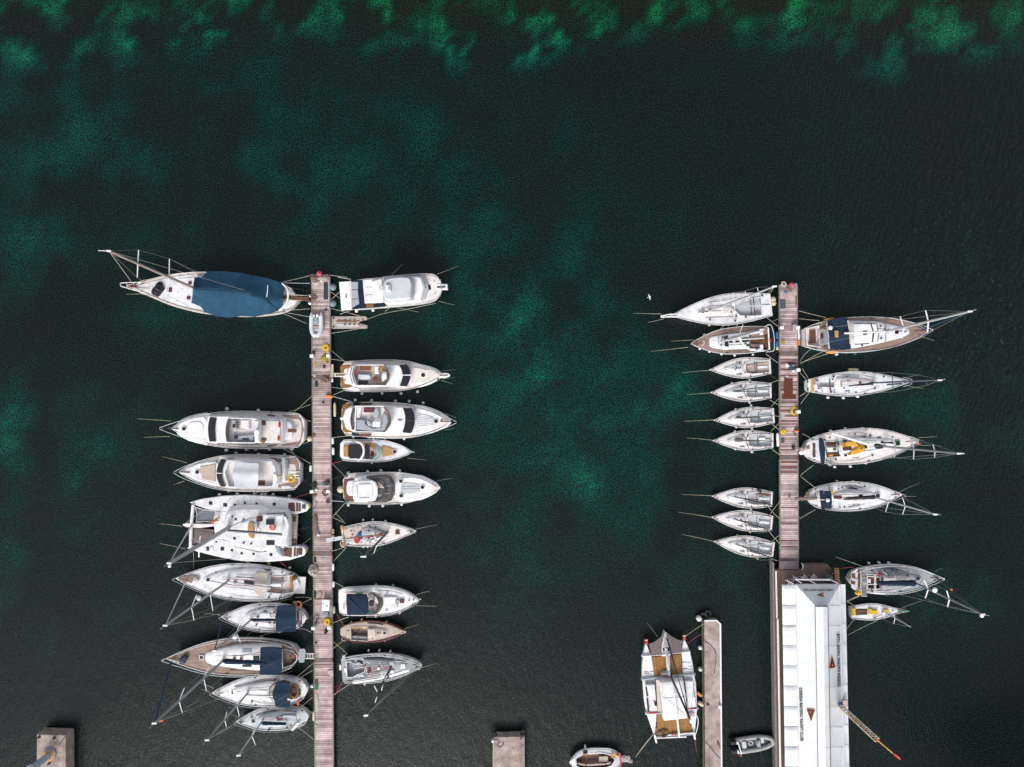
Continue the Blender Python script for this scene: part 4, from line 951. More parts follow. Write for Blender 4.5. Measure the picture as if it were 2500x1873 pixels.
# sailing catamaran
Zc=1.8
t=Boat("sailing_catamaran","large white sailing catamaran with brown stern steps and nets between its bows","catamaran",A6,(380,530),(1990,560),300,Zc,Zc,SAIL,"catamaran")
for o in(t.hull,t.deck):bpy.data.objects.remove(o)
b=t;b.hb=b.m(890/2,Zc)
up=[(455,203),(520,182),(650,150),(900,116),(1200,103),(1500,120),(1800,150),(1960,184),(2050,222),(2078,262),(2040,322),(1900,362),(1790,352),(1400,340),(1000,345),(805,322),(660,285),(520,235)]
lo=[(418,820),(480,792),(600,765),(720,712),(800,690),(1000,720),(1500,745),(1790,795),(1900,790),(1990,800),(2036,850),(2005,922),(1800,985),(1500,1008),(1200,1000),(900,952),(650,892),(500,850)]
g=G()
b.sol("hull",up,Zc,2.1,"hull_white",fl=-.18,rd=.07);b.sol("hull",lo,Zc,2.1,"hull_white",fl=-.18,rd=.07)
b.sol("bridge_deck",[(806,325),(1795,350),(1795,800),(800,692),(785,480)],Zc+.06,.8,"deck_white",fl=-.1,rd=.05)
b.sol("aft_platform",[(1790,355),(1918,372),(1898,785),(1780,795)],Zc-.5,.3,"deck_beige",fl=0)
b.sol("nacelle",[(362,495),(400,485),(800,495),(795,525),(600,548),(420,540),(372,518)],Zc+.05,.5,"deck_pinkish",fl=-.05,rd=.05)
b.tub("cross_beam",[(508,232,Zc+.1),(480,520,Zc+.15),(470,835,Zc+.1)],.2,"gelcoat",n=8)
def net(b,name,q,m):b.part(name,G().add([tuple(b.L(u,v,Zc-.1))for u,v in q],[tuple(range(len(q)))[::-1]]),m)
net(b,"trampoline",[(535,268),(640,300),(805,322),(782,478),(700,462),(545,468),(560,380),(555,310)],"tramp_grey");net(b,"trampoline",[(515,548),(790,572),(760,700),(640,735),(502,765)],"tramp_brown")
b.tub("net_edge",[(535,268,Zc),(640,300,Zc),(805,322,Zc),(782,478,Zc),(700,462,Zc),(545,468,Zc),(562,380,Zc),(535,268,Zc)],.04,"white_paint")
b.sol("saloon_roof",[(935,380),(1000,300),(1100,280),(1400,280),(1500,330),(1755,345),(1780,440),(1770,780),(1620,800),(1420,870),(1100,770),(930,700),(915,540)],Zc+1.15,1.1,"deck_white",fl=.25,rd=.2)
b.sol("upper_roof",[(1150,480),(1450,372),(1740,380),(1800,500),(1770,790),(1610,790),(1450,700),(1210,700),(1130,600)],Zc+1.35,.3,"gelcoat",fl=.1,rd=.1)
b.sol("helm_roof",[(1455,372),(1720,380),(1690,640),(1450,690)],Zc+2.2,.12,"gelcoat",rd=.06)
b.sol("side_window",[(1000,292),(1400,272),(1380,284),(1010,304)],Zc+.7,.1,"dark_glass",fl=0);b.sol("side_window",[(1060,800),(1400,880),(1500,870),(1490,860),(1400,868)],Zc+.6,.1,"glass_smoke",fl=0)
b.sol("davit_arch",[(1728,395),(1760,400),(1800,520),(1765,700),(1720,815),(1690,810),(1740,690),(1755,520)],Zc+2.3,.14,"gelcoat",rd=.06)
b.tub("arch_post",[(1735,350,Zc+1.6),(1780,420,Zc+2.2)],.09,"mast_dark");b.tub("arch_post",[(1500,355,Zc+1.6),(1745,345,Zc+1.6)],.06,"mast_dark")
for u,v,w_,h_ in((1545,468,112,76),(1550,746,112,68)):b.rect("solar_panel",u,v,w_,h_,Zc+2.5,.05,"solar")
b.sol("roof_seat",[(1243,490),(1270,472),(1318,470),(1325,560),(1318,690),(1290,690),(1242,640)],Zc+1.6,.22,"tan",sm=1)
b.ring("steering_wheel",1390,578,26,Zc+1.9,.03,"mast_dark",ry=34);b.rect("instrument_pod",1350,510,50,70,Zc+1.9,.5,"cushion_grey")
b.sol("helm_box",[(1360,400),(1420,395),(1425,460),(1365,460)],Zc+1.75,.3,"dark_red",rd=.06)
for u,v,q in((740,214,46),(936,238,50),(1068,237,30),(1202,209,30),(1361,217,30),(1598,227,42),(1078,432,30),(1062,690,34),(898,830,50),(1028,850,30),(1158,892,30),(1320,900,30),(1556,910,38)):
 z=Zc+1.2 if v in(432,690)else Zc+.06;b.hatch(u,v,q,None,z,frame=None)
b.hatch(700,830,40,56,Zc+.06,frame=None);b.rect("locker_lid",750,830,50,60,Zc+.1,.1,"deck_pinkish")
for q in([(1792,205),(1875,203),(1885,330),(1805,322),(1785,260)],[(1700,860),(1745,812),(1845,812),(1838,945),(1760,935),(1700,905)]):b.sol("cockpit_sole",q,Zc+.03,.05,"teak_dark",fl=0)
for k,(x0_,x1_)in enumerate(((1896,1922),(1930,1962))):
 b.sol("step",[(x0_,208),(x1_,208),(x1_,325),(x0_,328)],Zc+.0-.1*k+.12,.14,"teak_dark",fl=0);b.sol("step",[(x0_-32,818),(x1_-32,818),(x1_-36,930),(x0_-36,938)],Zc+.12-.1*k,.14,"teak_dark",fl=0)
b.rect("mat",2000,262,50,58,Zc+.12,.05,"mat_grey");b.rect("mat",1952,868,50,90,Zc+.12,.05,"dark_red");b.rect("stern_light",2064,255,18,34,Zc+.2,.1,"yellow");b.rect("stern_light",2022,862,18,34,Zc+.2,.1,"yellow")
for v in(430,740):b.rect("aft_locker",1850,v,80,60,Zc-.3,.3,"teak_dark")
b.sol("dodger",[(1600,790),(1640,770),(1700,900),(1690,920),(1640,880)],Zc+1.2,.7,"cushion_grey",fl=.2);b.tub("dodger_frame",[(1620,780,Zc+1.3),(1665,870,Zc+1.0),(1740,930,Zc+.6)],.05,"mast_dark")
b.rig((975,550),(185,1022),[((605,655),(580,768),(585,945))],r=.24,m="alu",zbase=Zc+1.4,stay=(482,520),stay_m="canvas_light",stay_r=.12,shroud=False,spr_r=.11)
tp=b.mast_top
b.part("shroud",G().tube([b.L(1040,118,Zc),tp],.02,4).tube([b.L(1030,960,Zc),tp],.02,4).tube([b.L(1310,395,Zc+2),b.L(960,550,Zc+3)],.05,4).tube([b.L(1400,60,Zc-1),b.L(900,470,Zc+.4)],.018,4),"wire")
b.ball("radar_ball",188,1062,24,tp.z-1,"white_paint");b.boom((975,582),(1705,636),Zc+3.2,.15,"mast_dark");b.rails(.2,.96,.75,.022,gap=2.4,inset=.12)
b.winches([(1035,395),(1190,750),(1290,760),(820,735),(1185,440)],Zc+1.2)
coil("orange life ring lying on the catamaran's helm roof beside the solar panel",A6,1585,536,36,Zc+2.25,"orange","life ring","life_ring",.085,1,1.0)
b.fenders([(852,103),(1095,90),(1330,88),(1425,94),(1472,95),(1580,100),(1797,122)],"fender_white",.17)
b.fenders([(1520,1035),(1232,1000)],"fender_cream",.17)
b.lines([("upper bow","rope",[(360,525,1.8),(0,488,-.2)]),("lower bow","rope",[(410,835,1.8),(0,750,-.2)]),("upper stern","rope_red",[(1850,150,1.6),(2095,72,1.0)]),("aft platform","rope_dark",[(1910,575,1.3),(2100,530,.7)]),("lower stern","rope",[(1950,790,1.6),(2095,685,.7)]),("forward beam","rope_yellow",[(508,870,1.7),(510,1100,.1)])])
# helper for coachroofs
def cabin(b,pts,h=.45,m="gelcoat",zt=None,name="coachroof",fl=.12,sm=1,rd=.08,crown=.05):
 zt=zt or b.zs+h;return b.sol(name,pts,zt,h+.1,m,fl=fl,rd=rd,sm=sm,crown=crown)
# cruising yacht, twin wheels
cp=[(1575,285),(1765,292),(1890,275),(1900,480),(1745,500),(1560,480)]
b=Boat("sailing_yacht","white sailing yacht with beige spray hood, twin wheels and a wooden bow platform","sailboat",A7,(448,314),(1960,398),452,1.4,1.9,ROUND,"twin-wheel yacht",holes=[cp])
b.pit(0,.45,"deck_pinkish",rim="gelcoat");b.sol("bathing_platform",[(1905,288),(2045,296),(2030,502),(1892,500)],1.1,.15,"deck_pinkish",fl=0);b.rect("platform_hatch",1930,410,36,55,1.14,.05,"dark_glass")
cabin(b,[(800,290),(1050,215),(1400,190),(1580,225),(1590,280),(1575,500),(1400,540),(1150,500),(900,420),(780,350)],.45,"deck_white")
for u,v in((957,240),(1092,219),(1203,211),(1316,207),(1440,207),(1556,211)):b.rect("side_window",u,v,60,9,1.72,.06,"dark_glass")
b.hatch(845,328,44,z=1.92);b.hatch(1178,362,42,z=1.98);b.rect("companion_hatch",1355,380,140,50,2.0,.12,"dark_glass");b.rect("hatch_rail",1340,345,120,10,1.98,.06,"mast_dark")
b.sol("foredeck_teak",[(490,295),(640,270),(700,280),(640,372),(500,350),(475,318)],1.93,.05,"teak",fl=0)
cv=cover(b,"spray_hood",[((1420,262),(1405,390),(1425,500)),((1480,240),(1475,385),(1480,525)),((1570,248),(1575,385),(1550,528))],2.3,2.75,"canvas_cream",wob=.06)
for q in([(1580,278),(1750,284),(1748,322),(1582,318)],[(1565,445),(1740,462),(1738,500),(1560,482)],[(1838,268),(1892,270),(1890,340),(1845,345)],[(1850,348),(1890,350),(1885,440),(1845,440)],[(1832,468),(1865,468),(1860,540),(1835,540)]):b.sol("bench",q,1.32,.3,"tan" if q[0][0]>1800 else "teak",fl=0)
b.sol("cockpit_table",[(1600,385),(1640,376),(1735,378),(1742,400),(1735,418),(1640,415),(1600,402)],1.7,.5,"white_paint",rd=.04);b.wheel(1788,300,1.75,.5);b.wheel(1772,502,1.75,.5)
b.rig((1085,350),(322,890),[((935,315),(862,492),(905,715)),((705,515),(635,655),(672,830))],r=.14,zbase=2.0,stay=(562,372),stay_m="canvas_light",stay_r=.10,back=[(1900,300),(1880,560)])
b.ball("radar_ball",730,555,31,b.mast_top.z*.62,"white_paint");b.boom((1085,352),(1620,432),3.0,.09,"alu")
b.rails(.06,1.0,.62,ext=.1);b.winches([(1755,240),(1722,555),(1190,415),(1870,250),(1600,205),(1590,545)],1.55);b.tub("whisker_pole",[(890,268,1.75),(1180,232,1.8),(1328,236,1.8)],.06,"wood_red")
b.tub("companion_frame",[(1190,290,2.1),(1420,312,2.1)],.05,"mast_dark")
item("folded_jacket","dull orange jacket hung on the stern rail of the twin-wheel yacht","jacket",G().lump((0,0,0),.35,.3,.5,.3,8,rough=.5),"rust",A7.W(1905,300,1.5))
item("potted_heap","small green and rust heap of rope at the bow of the twin-wheel yacht","rope heap",G().lump((0,0,0),.3,.36,.2,.3,18,rough=.8),"net_pale",A7.W(705,320,1.95))
item("grey_bag","large rounded grey-beige bag on the left edge of the left pier","bag",G().lump((0,0,0),.62,.7,.6,.3,28,rough=.35),"net_pale",D1.W(95,1480,PZ))
b.fenders([(1590,137),(1325,135),(1840,187)],"fender_cream",.15);b.fenders([(1470,612),(1895,612)],"fender_cream",.15)
b.gear()
b.lines([("upper stern","rope_red",[(1730,118,1.5),(1790,150,1.2),(1800,190,.9)]),("lower stern","rope",[(1920,550,1.4),(2010,540,.9),(2112,556,.75)])])
# smaller yacht, navy bimini, orange horseshoe
cp=[(1700,700),(1990,700),(2000,880),(1700,890)]
b=Boat("sailing_yacht","small white sailing yacht with navy bimini, and an orange life ring on its stern rail","sailboat",A7,(1002,785),(2048,800),352,1.2,1.6,ROUND,"yacht with orange life ring",holes=[cp])
b.pit(0,.4,"deck_white");cabin(b,[(1300,745),(1420,700),(1700,665),(1700,930),(1420,900),(1300,840)],.4,"deck_white");b.hatch(1292,792,42,z=1.42);b.sol("hatch_garage",[(1480,740),(1605,742),(1612,792),(1478,796)],1.78,.15,"gelcoat")
b.hatch(1456,786,36,20,1.7);b.rect("side_window",1610,662,100,9,1.5,.06,"dark_glass");b.rect("side_window",1545,716,50,14,1.7,.06,"dark_glass")
cv=cover(b,"bimini",[((1690,660),(1665,800),(1678,965)),((1760,656),(1755,805),(1760,970)),((1850,656),(1850,805),(1850,970)),((1920,662),(1925,805),(1922,966))],2.8,3.0,"navy",wob=.04)
b.sol("cockpit_bench",[(1930,705),(1950,720),(1950,850),(1928,870)],1.3,.3,"teak_dark",fl=0);b.sol("stern_seat",[(2005,710),(2022,725),(2020,775),(2002,770)],1.5,.1,"tan",fl=0);b.tub("tiller",[(1985,730,1.6),(1990,850,1.6)],.05,"mast_dark")
b.rig((1360,832),(925,1201),[((1255,820),(1187,968),(1245,1105))],r=.12,zbase=1.9,stay=(1018,830),stay_m="blue_tarp",stay_r=.11,back=[(2000,860)])
b.ball("radar_ball",1175,1030,32,b.mast_top.z*.52,"white_paint");b.boom((1370,822),(1790,822),2.55,.08,"alu_light","navy",.19)
b.rails(.06,1.0,.6);b.winches([(1655,730),(1655,858),(1600,855),(1440,880)],1.7)
coil("orange and yellow life ring on the stern rail of the small navy bimini yacht",A7,1960,626,34,1.75,"orange_buoy","life ring","life_ring",.1,1,1.0)
b.fenders([(2058,802)],"fender_cream",.14);b.fenders([(1715,975),(1495,965)],"fender_white",.14)
b.gear()
b.lines([("upper bow","rope",[(1000,765,1.6),(780,742,-.1)]),("upper stern","rope",[(2000,615,1.3),(2118,562,.75)]),("upper stern cleat","rope_dark",[(2005,615,1.3),(2118,655,.75)]),("lower stern","rope",[(1940,935,1.3),(2020,930,1),(2112,975,.75)])])
# large teak-decked yacht
cp=[(1680,265),(1800,290),(1850,340),(1845,400),(1790,450),(1690,480)]
b=Boat("sailing_yacht","largest teak-decked sailing yacht, with navy bimini and tall mast, on the left side","sailboat",A8,(318,376),(1878,342),438,1.5,2.0,ROUND,"big teak-decked yacht","hull_white","teak",holes=[cp])
b.pit(0,.5,"teak",rim="gelcoat");cabin(b,[(775,312),(860,286),(1070,236),(1400,214),(1640,225),(1660,260),(1660,530),(1400,520),(1200,500),(950,466),(800,440),(768,380)],.5,"gelcoat")
b.hatch(730,362,40,z=1.92);b.hatch(1117,368,36,z=2.12,m="dark_red");b.hatch(1198,372,36,z=2.12,m="dark_red");b.rect("roof_grille",1265,283,112,48,2.1,.1,"cushion_grey");b.rect("roof_grille",1262,463,110,26,2.1,.1,"dark_glass");b.hatch(1375,372,76,60,2.12)
for u,v in((1300,219),(1380,217),(1100,500),(1560,248)):b.rect("side_window",u,v,60,9,1.9,.06,"dark_glass")
cover(b,"bimini",[((1420,256),(1412,410),(1410,560)),((1500,254),(1500,412),(1500,568)),((1600,256),(1600,415),(1600,570)),((1675,264),(1675,415),(1670,566))],3.4,3.6,"navy",wob=.04)
b.rect("sun_deck_pad",1580,248,180,16,1.65,.08,"teak_golden");b.sol("cockpit_bench",[(1690,270),(1790,300),(1780,330),(1690,310)],1.45,.3,"teak",fl=0);b.wheel(1795,360,1.8,.45)
b.rig((983,400),(180,1132),[((812,478),(757,605),(790,758)),((530,720),(467,872),(507,1015))],r=.16,zbase=2.2,stay=(375,420),stay_m="blue_tarp",stay_r=.14,back=[(1830,300),(1800,520)])
b.boom((985,405),(1530,430),3.3,.1,"alu_light","navy",.32);b.rails(.05,1.0,.7,.03,"gelcoat",ext=.2);b.winches([(1690,250),(1680,530),(1108,262),(1365,298),(1360,450),(1775,250)],1.75)
b.sol("anchor_locker",[(360,380),(520,430),(515,440),(352,390)],2.05,.1,"white_paint",fl=0);b.rect("red_cap",1806,352,26,30,2.0,.12,"red")
b.sol("dinghy_davit",[(1878,262),(1935,258),(1955,290),(1935,420),(1880,425),(1868,400)],1.9,.1,"cushion_grey",fl=0);b.part("orange_flag",G().add([tuple(b.L(230,1112,20)),tuple(b.L(282,1095,20)),tuple(b.L(280,1112,19.6)),tuple(b.L(235,1125,19.6))],[(0,1,2,3)]),"orange")
item("sail_bundle","dark and green bundles lashed at the bow of the big teak-decked yacht","bundle",G().lump((0,0,0),.5,.4,.3,.3,8,rough=.6),"mat_dark",A8.W(530,370,2.1));item("crate","small green crate at the bow rail of the big teak-decked yacht","crate",G().box((0,0,0),.6,.5,.25,.3).box((0,0,.25),.4,.3,.05,.3),"fender_navy",A8.W(510,408,2.1))
t=Thing("gangway","pale yellow ladder gangway from the big teak-decked yacht to the left pier","gangway",A8,at=(1960,340,1.3))
for v0,v1 in((316,322),(372,378)):t.tub("side_bar",[(1868,v0,1.9),(2055,v1-4,.95)],.07,"white_paint")
for k in range(6):t.sol("tread",[(1876+k*30,318),(1894+k*30,318),(1894+k*30,370),(1876+k*30,370)],1.85-.15*k,.06,"deck_beige",fl=0)
b.fenders([(1427,135)],"fender_cream",.16);b.fenders([(1305,585)],"fender_green",.15)
b.gear()
b.lines([("upper stern","rope_dark",[(1740,218,1.5),(1830,185,.1)]),("lower stern","rope",[(1830,612,1.4),(2040,432,.75)]),("lower stern quarter","rope_yellow",[(1865,615,1.2),(2035,515,.75)]),("upper bow","rope_dark",[(360,325,2),(60,160,-.2)]),("lower bow","rope_dark",[(320,350,2),(100,262,-.2)])])
# yacht with navy bimini and round cockpit
cp=[(1775,690),(1850,690),(1900,720),(1900,790),(1850,840),(1775,850)]
b=Boat("sailing_yacht","white sailing yacht with navy bimini and rounded cockpit trimmed with golden wood","sailboat",A8,(852,780),(1976,745),372,1.3,1.75,ROUND,"yacht with the wood-trimmed cockpit",holes=[cp])
b.pit(0,.45,"teak",rim="gelcoat");cabin(b,[(1090,730),(1300,680),(1560,645),(1640,650),(1640,900),(1500,870),(1250,850),(1100,810)],.42,"gelcoat")
b.hatch(1107,771,46,z=1.66);b.hatch(1222,752,50,22,1.76);b.hatch(1222,798,50,16,1.76);b.hatch(1376,778,46,z=1.76,m="dark_red");b.sol("hatch_garage",[(1412,745),(1505,748),(1500,805),(1410,802)],1.85,.12,"gelcoat")
cover(b,"bimini",[((1605,660),(1560,800),(1600,940)),((1650,656),(1630,800),(1645,948)),((1710,656),(1700,800),(1705,950)),((1770,664),(1772,800),(1766,946))],2.95,3.15,"navy",wob=.04)
b.tub("spray_hood_frame",[(1605,655,2.4),(1540,700,2.5),(1520,770,2.5),(1535,840,2.5),(1578,882,2.4)],.06,"mast_dark",cur=2);b.sol("spray_hood",[(1600,670),(1545,710),(1530,770),(1545,830),(1570,860),(1560,770)],2.4,.3,"canvas_cream")
b.ring("cockpit_seat",1815,755,52,1.5,.13,"teak_golden",ry=75);b.wheel(1800,752,1.7,.4)
b.rig((1265,790),(798,1330),[((1180,855),(1147,925),(1175,1055)),((1030,1000),(997,1090),(1025,1180))],r=.12,zbase=1.9,stay=(872,868),stay_m="mast_dark",stay_r=.05,back=[(1900,800),(1920,700)])
b.boom((1265,808),(1700,820),2.75,.09,"alu_light");b.rails(.05,1.0,.6);b.tub("toe_stripe",[(1115,706,1.65),(1300,660,1.6),(1500,632,1.5),(1760,630,1.4)],.04,"mast_dark");b.winches([(1590,625),(1320,765),(1325,880),(1690,640)],1.5)
item("orange_float","orange float lashed to the lower stern rail of the yacht with wood-trimmed cockpit","float",G().ball((0,0,.2),.14,.42,.14),"orange",A8.W(1868,880,1.6));item("pink_float","small pink ball on the bimini edge of the yacht with wood-trimmed cockpit","float",G().ball((0,0,0),.2,.16,.16),"hull_white",A8.W(1757,850,3.0))
b.gear()
b.lines([("upper bow","rope",[(870,725,1.7),(710,660,-.1)]),("lower bow","rope",[(830,775,1.7),(720,735,-.1)]),("lower stern","rope",[(1885,955,1.2),(2035,830,.75)]),("lower stern cleat","rope_dark",[(1905,890,1.3),(2035,915,.75)]),("lower stern quarter","rope",[(1875,905,1.2),(2030,1015,.75)])])
fender(A8,2025,705,"white ball fender on the left edge of the left pier beside the wood-trimmed yacht",r=.2,L=.4)
# pale grey small yacht
cp=[(1700,1010),(1850,1015),(1850,1095),(1700,1100)]
b=Boat("sailing_yacht","small pale grey sailing yacht, lowest on the left, with navy sail cover","sailboat",A8,(1132,1118),(1986,1058),282,1.15,1.5,ROUND,"small pale grey yacht","hull_white","pale_grey",holes=[cp])
b.pit(0,.4,"pale_grey");cabin(b,[(1380,1075),(1480,1030),(1700,990),(1730,1000),(1730,1150),(1650,1185),(1480,1180),(1400,1140)],.4,"pale_grey");b.hatch(1338,1107,44,z=1.42)
b.rect("companionway",1650,1088,75,35,1.62,.1,"dark_red");cover(b,"spray_hood",[((1690,1005),(1688,1050),(1695,1100)),((1760,1000),(1760,1050),(1760,1104)),((1840,1010),(1842,1055),(1838,1102))],2.1,2.4,"cushion_grey",wob=.03)
b.rig((1447,1102),(1168,1510),[((1355,1198),(1322,1285),(1365,1390))],r=.10,zbase=1.7,stay=(1190,1158),stay_m="mast_dark",stay_r=.05,back=[(1900,1080)],m="alu_light")
b.boom((1440,1135),(1728,1142),2.3,.07,"alu_light","navy",.24);b.rails(.05,1.0,.6);b.tub("toe_stripe",[(1370,1045,1.4),(1480,1005,1.35),(1620,980,1.3)],.05,"mast_dark");b.winches([(1728,990),(1732,1185),(1320,1060),(1520,1215)],1.4)
b.sol("stern_seat",[(1850,1130),(1880,1130),(1840,1180),(1800,1225),(1780,1215)],1.5,.1,"gelcoat")
b.gear()
b.lines([("lower bow","rope",[(1115,1152,1.5),(890,1275,-.1)]),("lower stern","rope",[(1865,1185,1.2),(2045,1325,.75)]),("upper bow","rope",[(1180,1080,1.5),(1060,1020,-.1)])])
# LEFT PIER, RIGHT SIDE
# boxy motor yacht at the top
b=Boat("motor_yacht","boxy white motor yacht with dark blue cockpit floor, topmost beside the left pier","motor yacht",A2,(1868,335),(640,448),408,1.7,2.1,BOXY,"boxy motor yacht","gelcoat","deck_pinkish",draft=.92)
b.sol("swim_platform",[(485,268),(622,258),(662,640),(516,655)],.9,.25,"white_paint",fl=0);b.rect("platform_logo",580,455,16,60,.93,.04,"mat_dark")
b.sol("cockpit_floor",[(645,245),(800,235),(820,240),(1090,540),(1140,590),(1120,602),(665,640)],1.76,.05,"navy_flat",fl=0)
for q in([(645,265),(742,268),(740,362),(650,365)],[(650,375),(738,370),(750,488),(655,495)],[(660,505),(752,492),(758,560),(668,612)]):b.sol("engine_hatch",q,1.88,.1,"cushion_grey",fl=0,rd=.03)
b.sol("superstructure",[(1080,200),(1500,185),(1590,200),(1640,350),(1590,510),(1480,530),(1110,545),(1050,400)],3.3,1.6,"gelcoat",fl=.15,rd=.15)
b.sol("aft_roof",[(803,242),(1060,215),(1090,210),(1100,530),(1060,545),(830,556)],3.9,.3,"deck_white",fl=0,rd=.05)
for v in(335,440):b.sol("roof_fold",[(835,v),(938,v-8),(938,v+6),(835,v+12)],3.93,.08,"cushion_grey",fl=0)
b.sol("roof_step",[(925,260),(1060,215),(1090,400),(1080,535),(945,548)],4.2,.4,"gelcoat",fl=.05,rd=.08)
b.sol("flybridge_top",[(1090,225),(1250,190),(1420,192),(1462,230),(1475,320),(1462,470),(1440,500),(1250,515),(1130,520),(1085,470),(1075,340)],4.6,.9,"pale_grey",fl=.15,rd=.18,sm=1)
b.sol("searchlight_box",[(1112,305),(1175,302),(1180,390),(1116,392)],5.0,.35,"gelcoat",rd=.08);b.rect("lamp",1160,348,32,50,5.03,.1,"cushion_grey")
for q in(((1500,197,3.3),(1545,202,3.2),(1572,285,2.9),(1530,290,3.3)),((1536,300,3.3),(1575,300,2.9),(1582,388,2.9),(1540,390,3.3)),((1540,408,3.3),(1582,412,2.9),(1562,502,2.9),(1522,495,3.3))):
 b.stripe("windshield_pane",[q[0],q[3]],[q[1],q[2]],"dark_glass")
for q in([(1222,530),(1358,518),(1358,508),(1230,526)],[(1370,517),(1515,508),(1500,500),(1368,508)]):b.sol("side_window",q,3.35,.08,"dark_glass",fl=0)
b.hatch(1690,345,62,z=2.15,m="dark_glass",frame=None);b.sol("side_windowsill",[(1640,210),(1600,205),(1660,350),(1610,505),(1640,500),(1690,350)],2.4,.3,"pale_grey")
b.sol("anchor_platform",[(1812,292),(1945,298),(1950,370),(1815,372)],2.2,.15,"gelcoat",rd=.05);b.rect("anchor_roller",1865,336,110,26,2.25,.08,"mast_dark");b.ring("radar_ring",1055,352,28,4.4,.04,"cushion_grey")
b.rails(.38,1.0,.75,.035,inset=.06,gap=1.2);b.cleats([(1770,258),(1785,428),(1480,210),(1060,470),(1065,430)],2.2);b.sol("hose_reel_box",[(845,560),(950,552),(955,600),(850,608)],1.95,.25,"rust",rd=.05)
b.fenders([(717,660),(940,648)],r=.18)
b.lines([("upper bow","rope_yellow",[(1812,162,2.2),(2110,45,-.1)]),("lower bow","rope_yellow",[(1830,530,2.2),(2065,582,-.1)]),("upper midship","rope",[(1190,175,1.9),(1360,10,-.2)]),("lower midship","rope_yellow",[(1240,608,1.8),(1590,682,-.1)]),("long lower bow","rope_green",[(1790,555,2.1),(1400,640,.6),(1090,688,.3),(870,770,.5)]),("upper stern","white_paint",[(645,232,1.7),(470,205,1.0)]),("upper stern corner","rope",[(600,205,1.6),(372,178,.8)]),("platform, rising","rope",[(492,402,1.0),(375,508,.8)]),("platform, falling","rope",[(500,492,1.0),(372,402,.8)]),("lower stern","rope",[(665,642,1.7),(495,705,.8)]),("lower stern spring","rope",[(380,626,.8),(775,728,.5)]),("lower midship cleat","rope_yellow",[(1165,610,1.8),(1105,672,.0)])])
t=Thing("floating_dock","pale grey floating jet-ski dock tied beside the left pier under the boxy yacht","floating dock",A2,at=(620,815,0))
t.sol("float",[(380,730),(840,730),(862,745),(866,775),(790,795),(765,800),(765,828),(800,835),(866,850),(866,885),(850,897),(378,897)],.45,.7,"float_grey",fl=0,rd=.05)
t.sol("cradle",[(430,800),(470,770),(700,790),(770,770),(770,795),(700,812),(460,812)],.47,.06,"rust",fl=0);t.sol("cradle",[(430,830),(760,838),(760,870),(480,865)],.5,.08,"pale_grey",fl=0)
for u,v in((565,792),(628,788),(690,790),(565,842),(628,842),(690,842),(755,842),(805,780),(805,842)):t.disc("roller",u,v,13,.5,.12,"rust")
for u,v in((413,755),(413,872)):t.disc("socket",u,v,14,.45,.04,"rubber")
rope(A2,[(380,962,.8),(740,902,.5)],"pale mooring line under the floating jet-ski dock, tied to the left pier","rope")
# motor yacht with teak platform and passerelle
b=moto("motor_yacht","white flybridge motor yacht with teak swim platform and a short boarding bridge",A4,(1835,403),(315,425),480,"teak-platform motor yacht",zs=1.6,zb=2.4)
b.sol("aft_deck",[(318,258),(440,245),(500,270),(420,400),(500,590),(400,600),(330,598),(308,430)],1.64,.04,"teak_golden",fl=0)
b.sol("superstructure",[(470,250),(800,240),(1180,245),(1300,250),(1362,400),(1300,575),(1180,582),(560,585),(420,530),(400,400),(425,300)],2.9,1.4,"gelcoat",fl=.12,rd=.14)
b.sol("foredeck_coaming",[(1340,262),(1500,280),(1700,330),(1800,395),(1790,420),(1650,500),(1500,545),(1330,560)],2.25,.5,"gelcoat",fl=.35,rd=.12,sm=1)
b.sol("sun_pad",[(1372,290),(1500,300),(1640,330),(1642,490),(1500,518),(1372,535)],2.34,.08,"deck_cream")
b.port(1555,405,34,2.36);b.sol("anchor_platform",[(1800,385),(1900,372),(1950,390),(1955,415),(1920,432),(1860,450),(1800,430)],2.45,.15,"gelcoat",sm=1);b.rect("anchor_roller",1862,408,120,16,2.5,.08,"teak_dark");b.disc("windlass",1782,472,20,2.3,.2,"rust")
b.stripe("windshield",[(x,y,2.96)for x,y in arc3((1312,245),(1366,402),(1308,576))],[(x,y,3.1)for x,y in arc3((1190,255),(1246,402),(1200,566))],"dark_glass");b.tub("windshield_divider",[(1240,404,3.14),(1372,404,3.0)],.07,"gelcoat")
for y,y2 in((243,236),(584,590)):b.stripe("side_window",[(880,y,2.8),(1000,y,2.8),(1200,y+(6 if y<400 else-6),2.8)],[(860,y2,2.3),(1000,y2,2.3),(1240,y2+(10 if y<400 else-12),2.4)],"dark_glass")
b.sol("upper_deck",[(520,262),(960,262),(1030,340),(1040,405),(1030,470),(965,550),(540,552),(500,400)],3.2,.35,"deck_beige",fl=0)
b.part("flybridge_wall",G().rim(b.P([(540,262),(960,260),(1025,330),(1040,405),(1028,480),(970,555),(545,555),(505,400)],3.9),.1,3.85,2.9),"gelcoat",None,True)
b.stripe("wind_deflector",[(x,y,4.1)for x,y in arc3((975,255),(1054,405),(985,558))],[(x,y,3.8)for x,y in arc3((955,265),(1028,405),(962,550))],"teak_dark")
b.sol("radar_arch",[(470,270),(520,260),(500,400),(560,560),(510,575),(430,520),(410,400),(430,310)],4.3,.25,"gelcoat",rd=.1);b.ball("radar_dome",402,408,26,4.2,"gelcoat",fz=.8);b.rect("red_flag",532,360,34,80,4.0,.05,"red")
for u in(480,515):b.tub("arch_rail",[(u,290,4.5),(u-22,400,4.6),(u+14,530,4.5)],.04,"mast_dark")
b.rect("table",685,297,165,66,3.65,.1,"teak_dark");b.sol("helm_seat",[(825,268),(880,265),(892,385),(830,388)],3.9,.6,"cushion_white",rd=.08);b.rect("seat",922,325,42,75,3.6,.4,"tan")
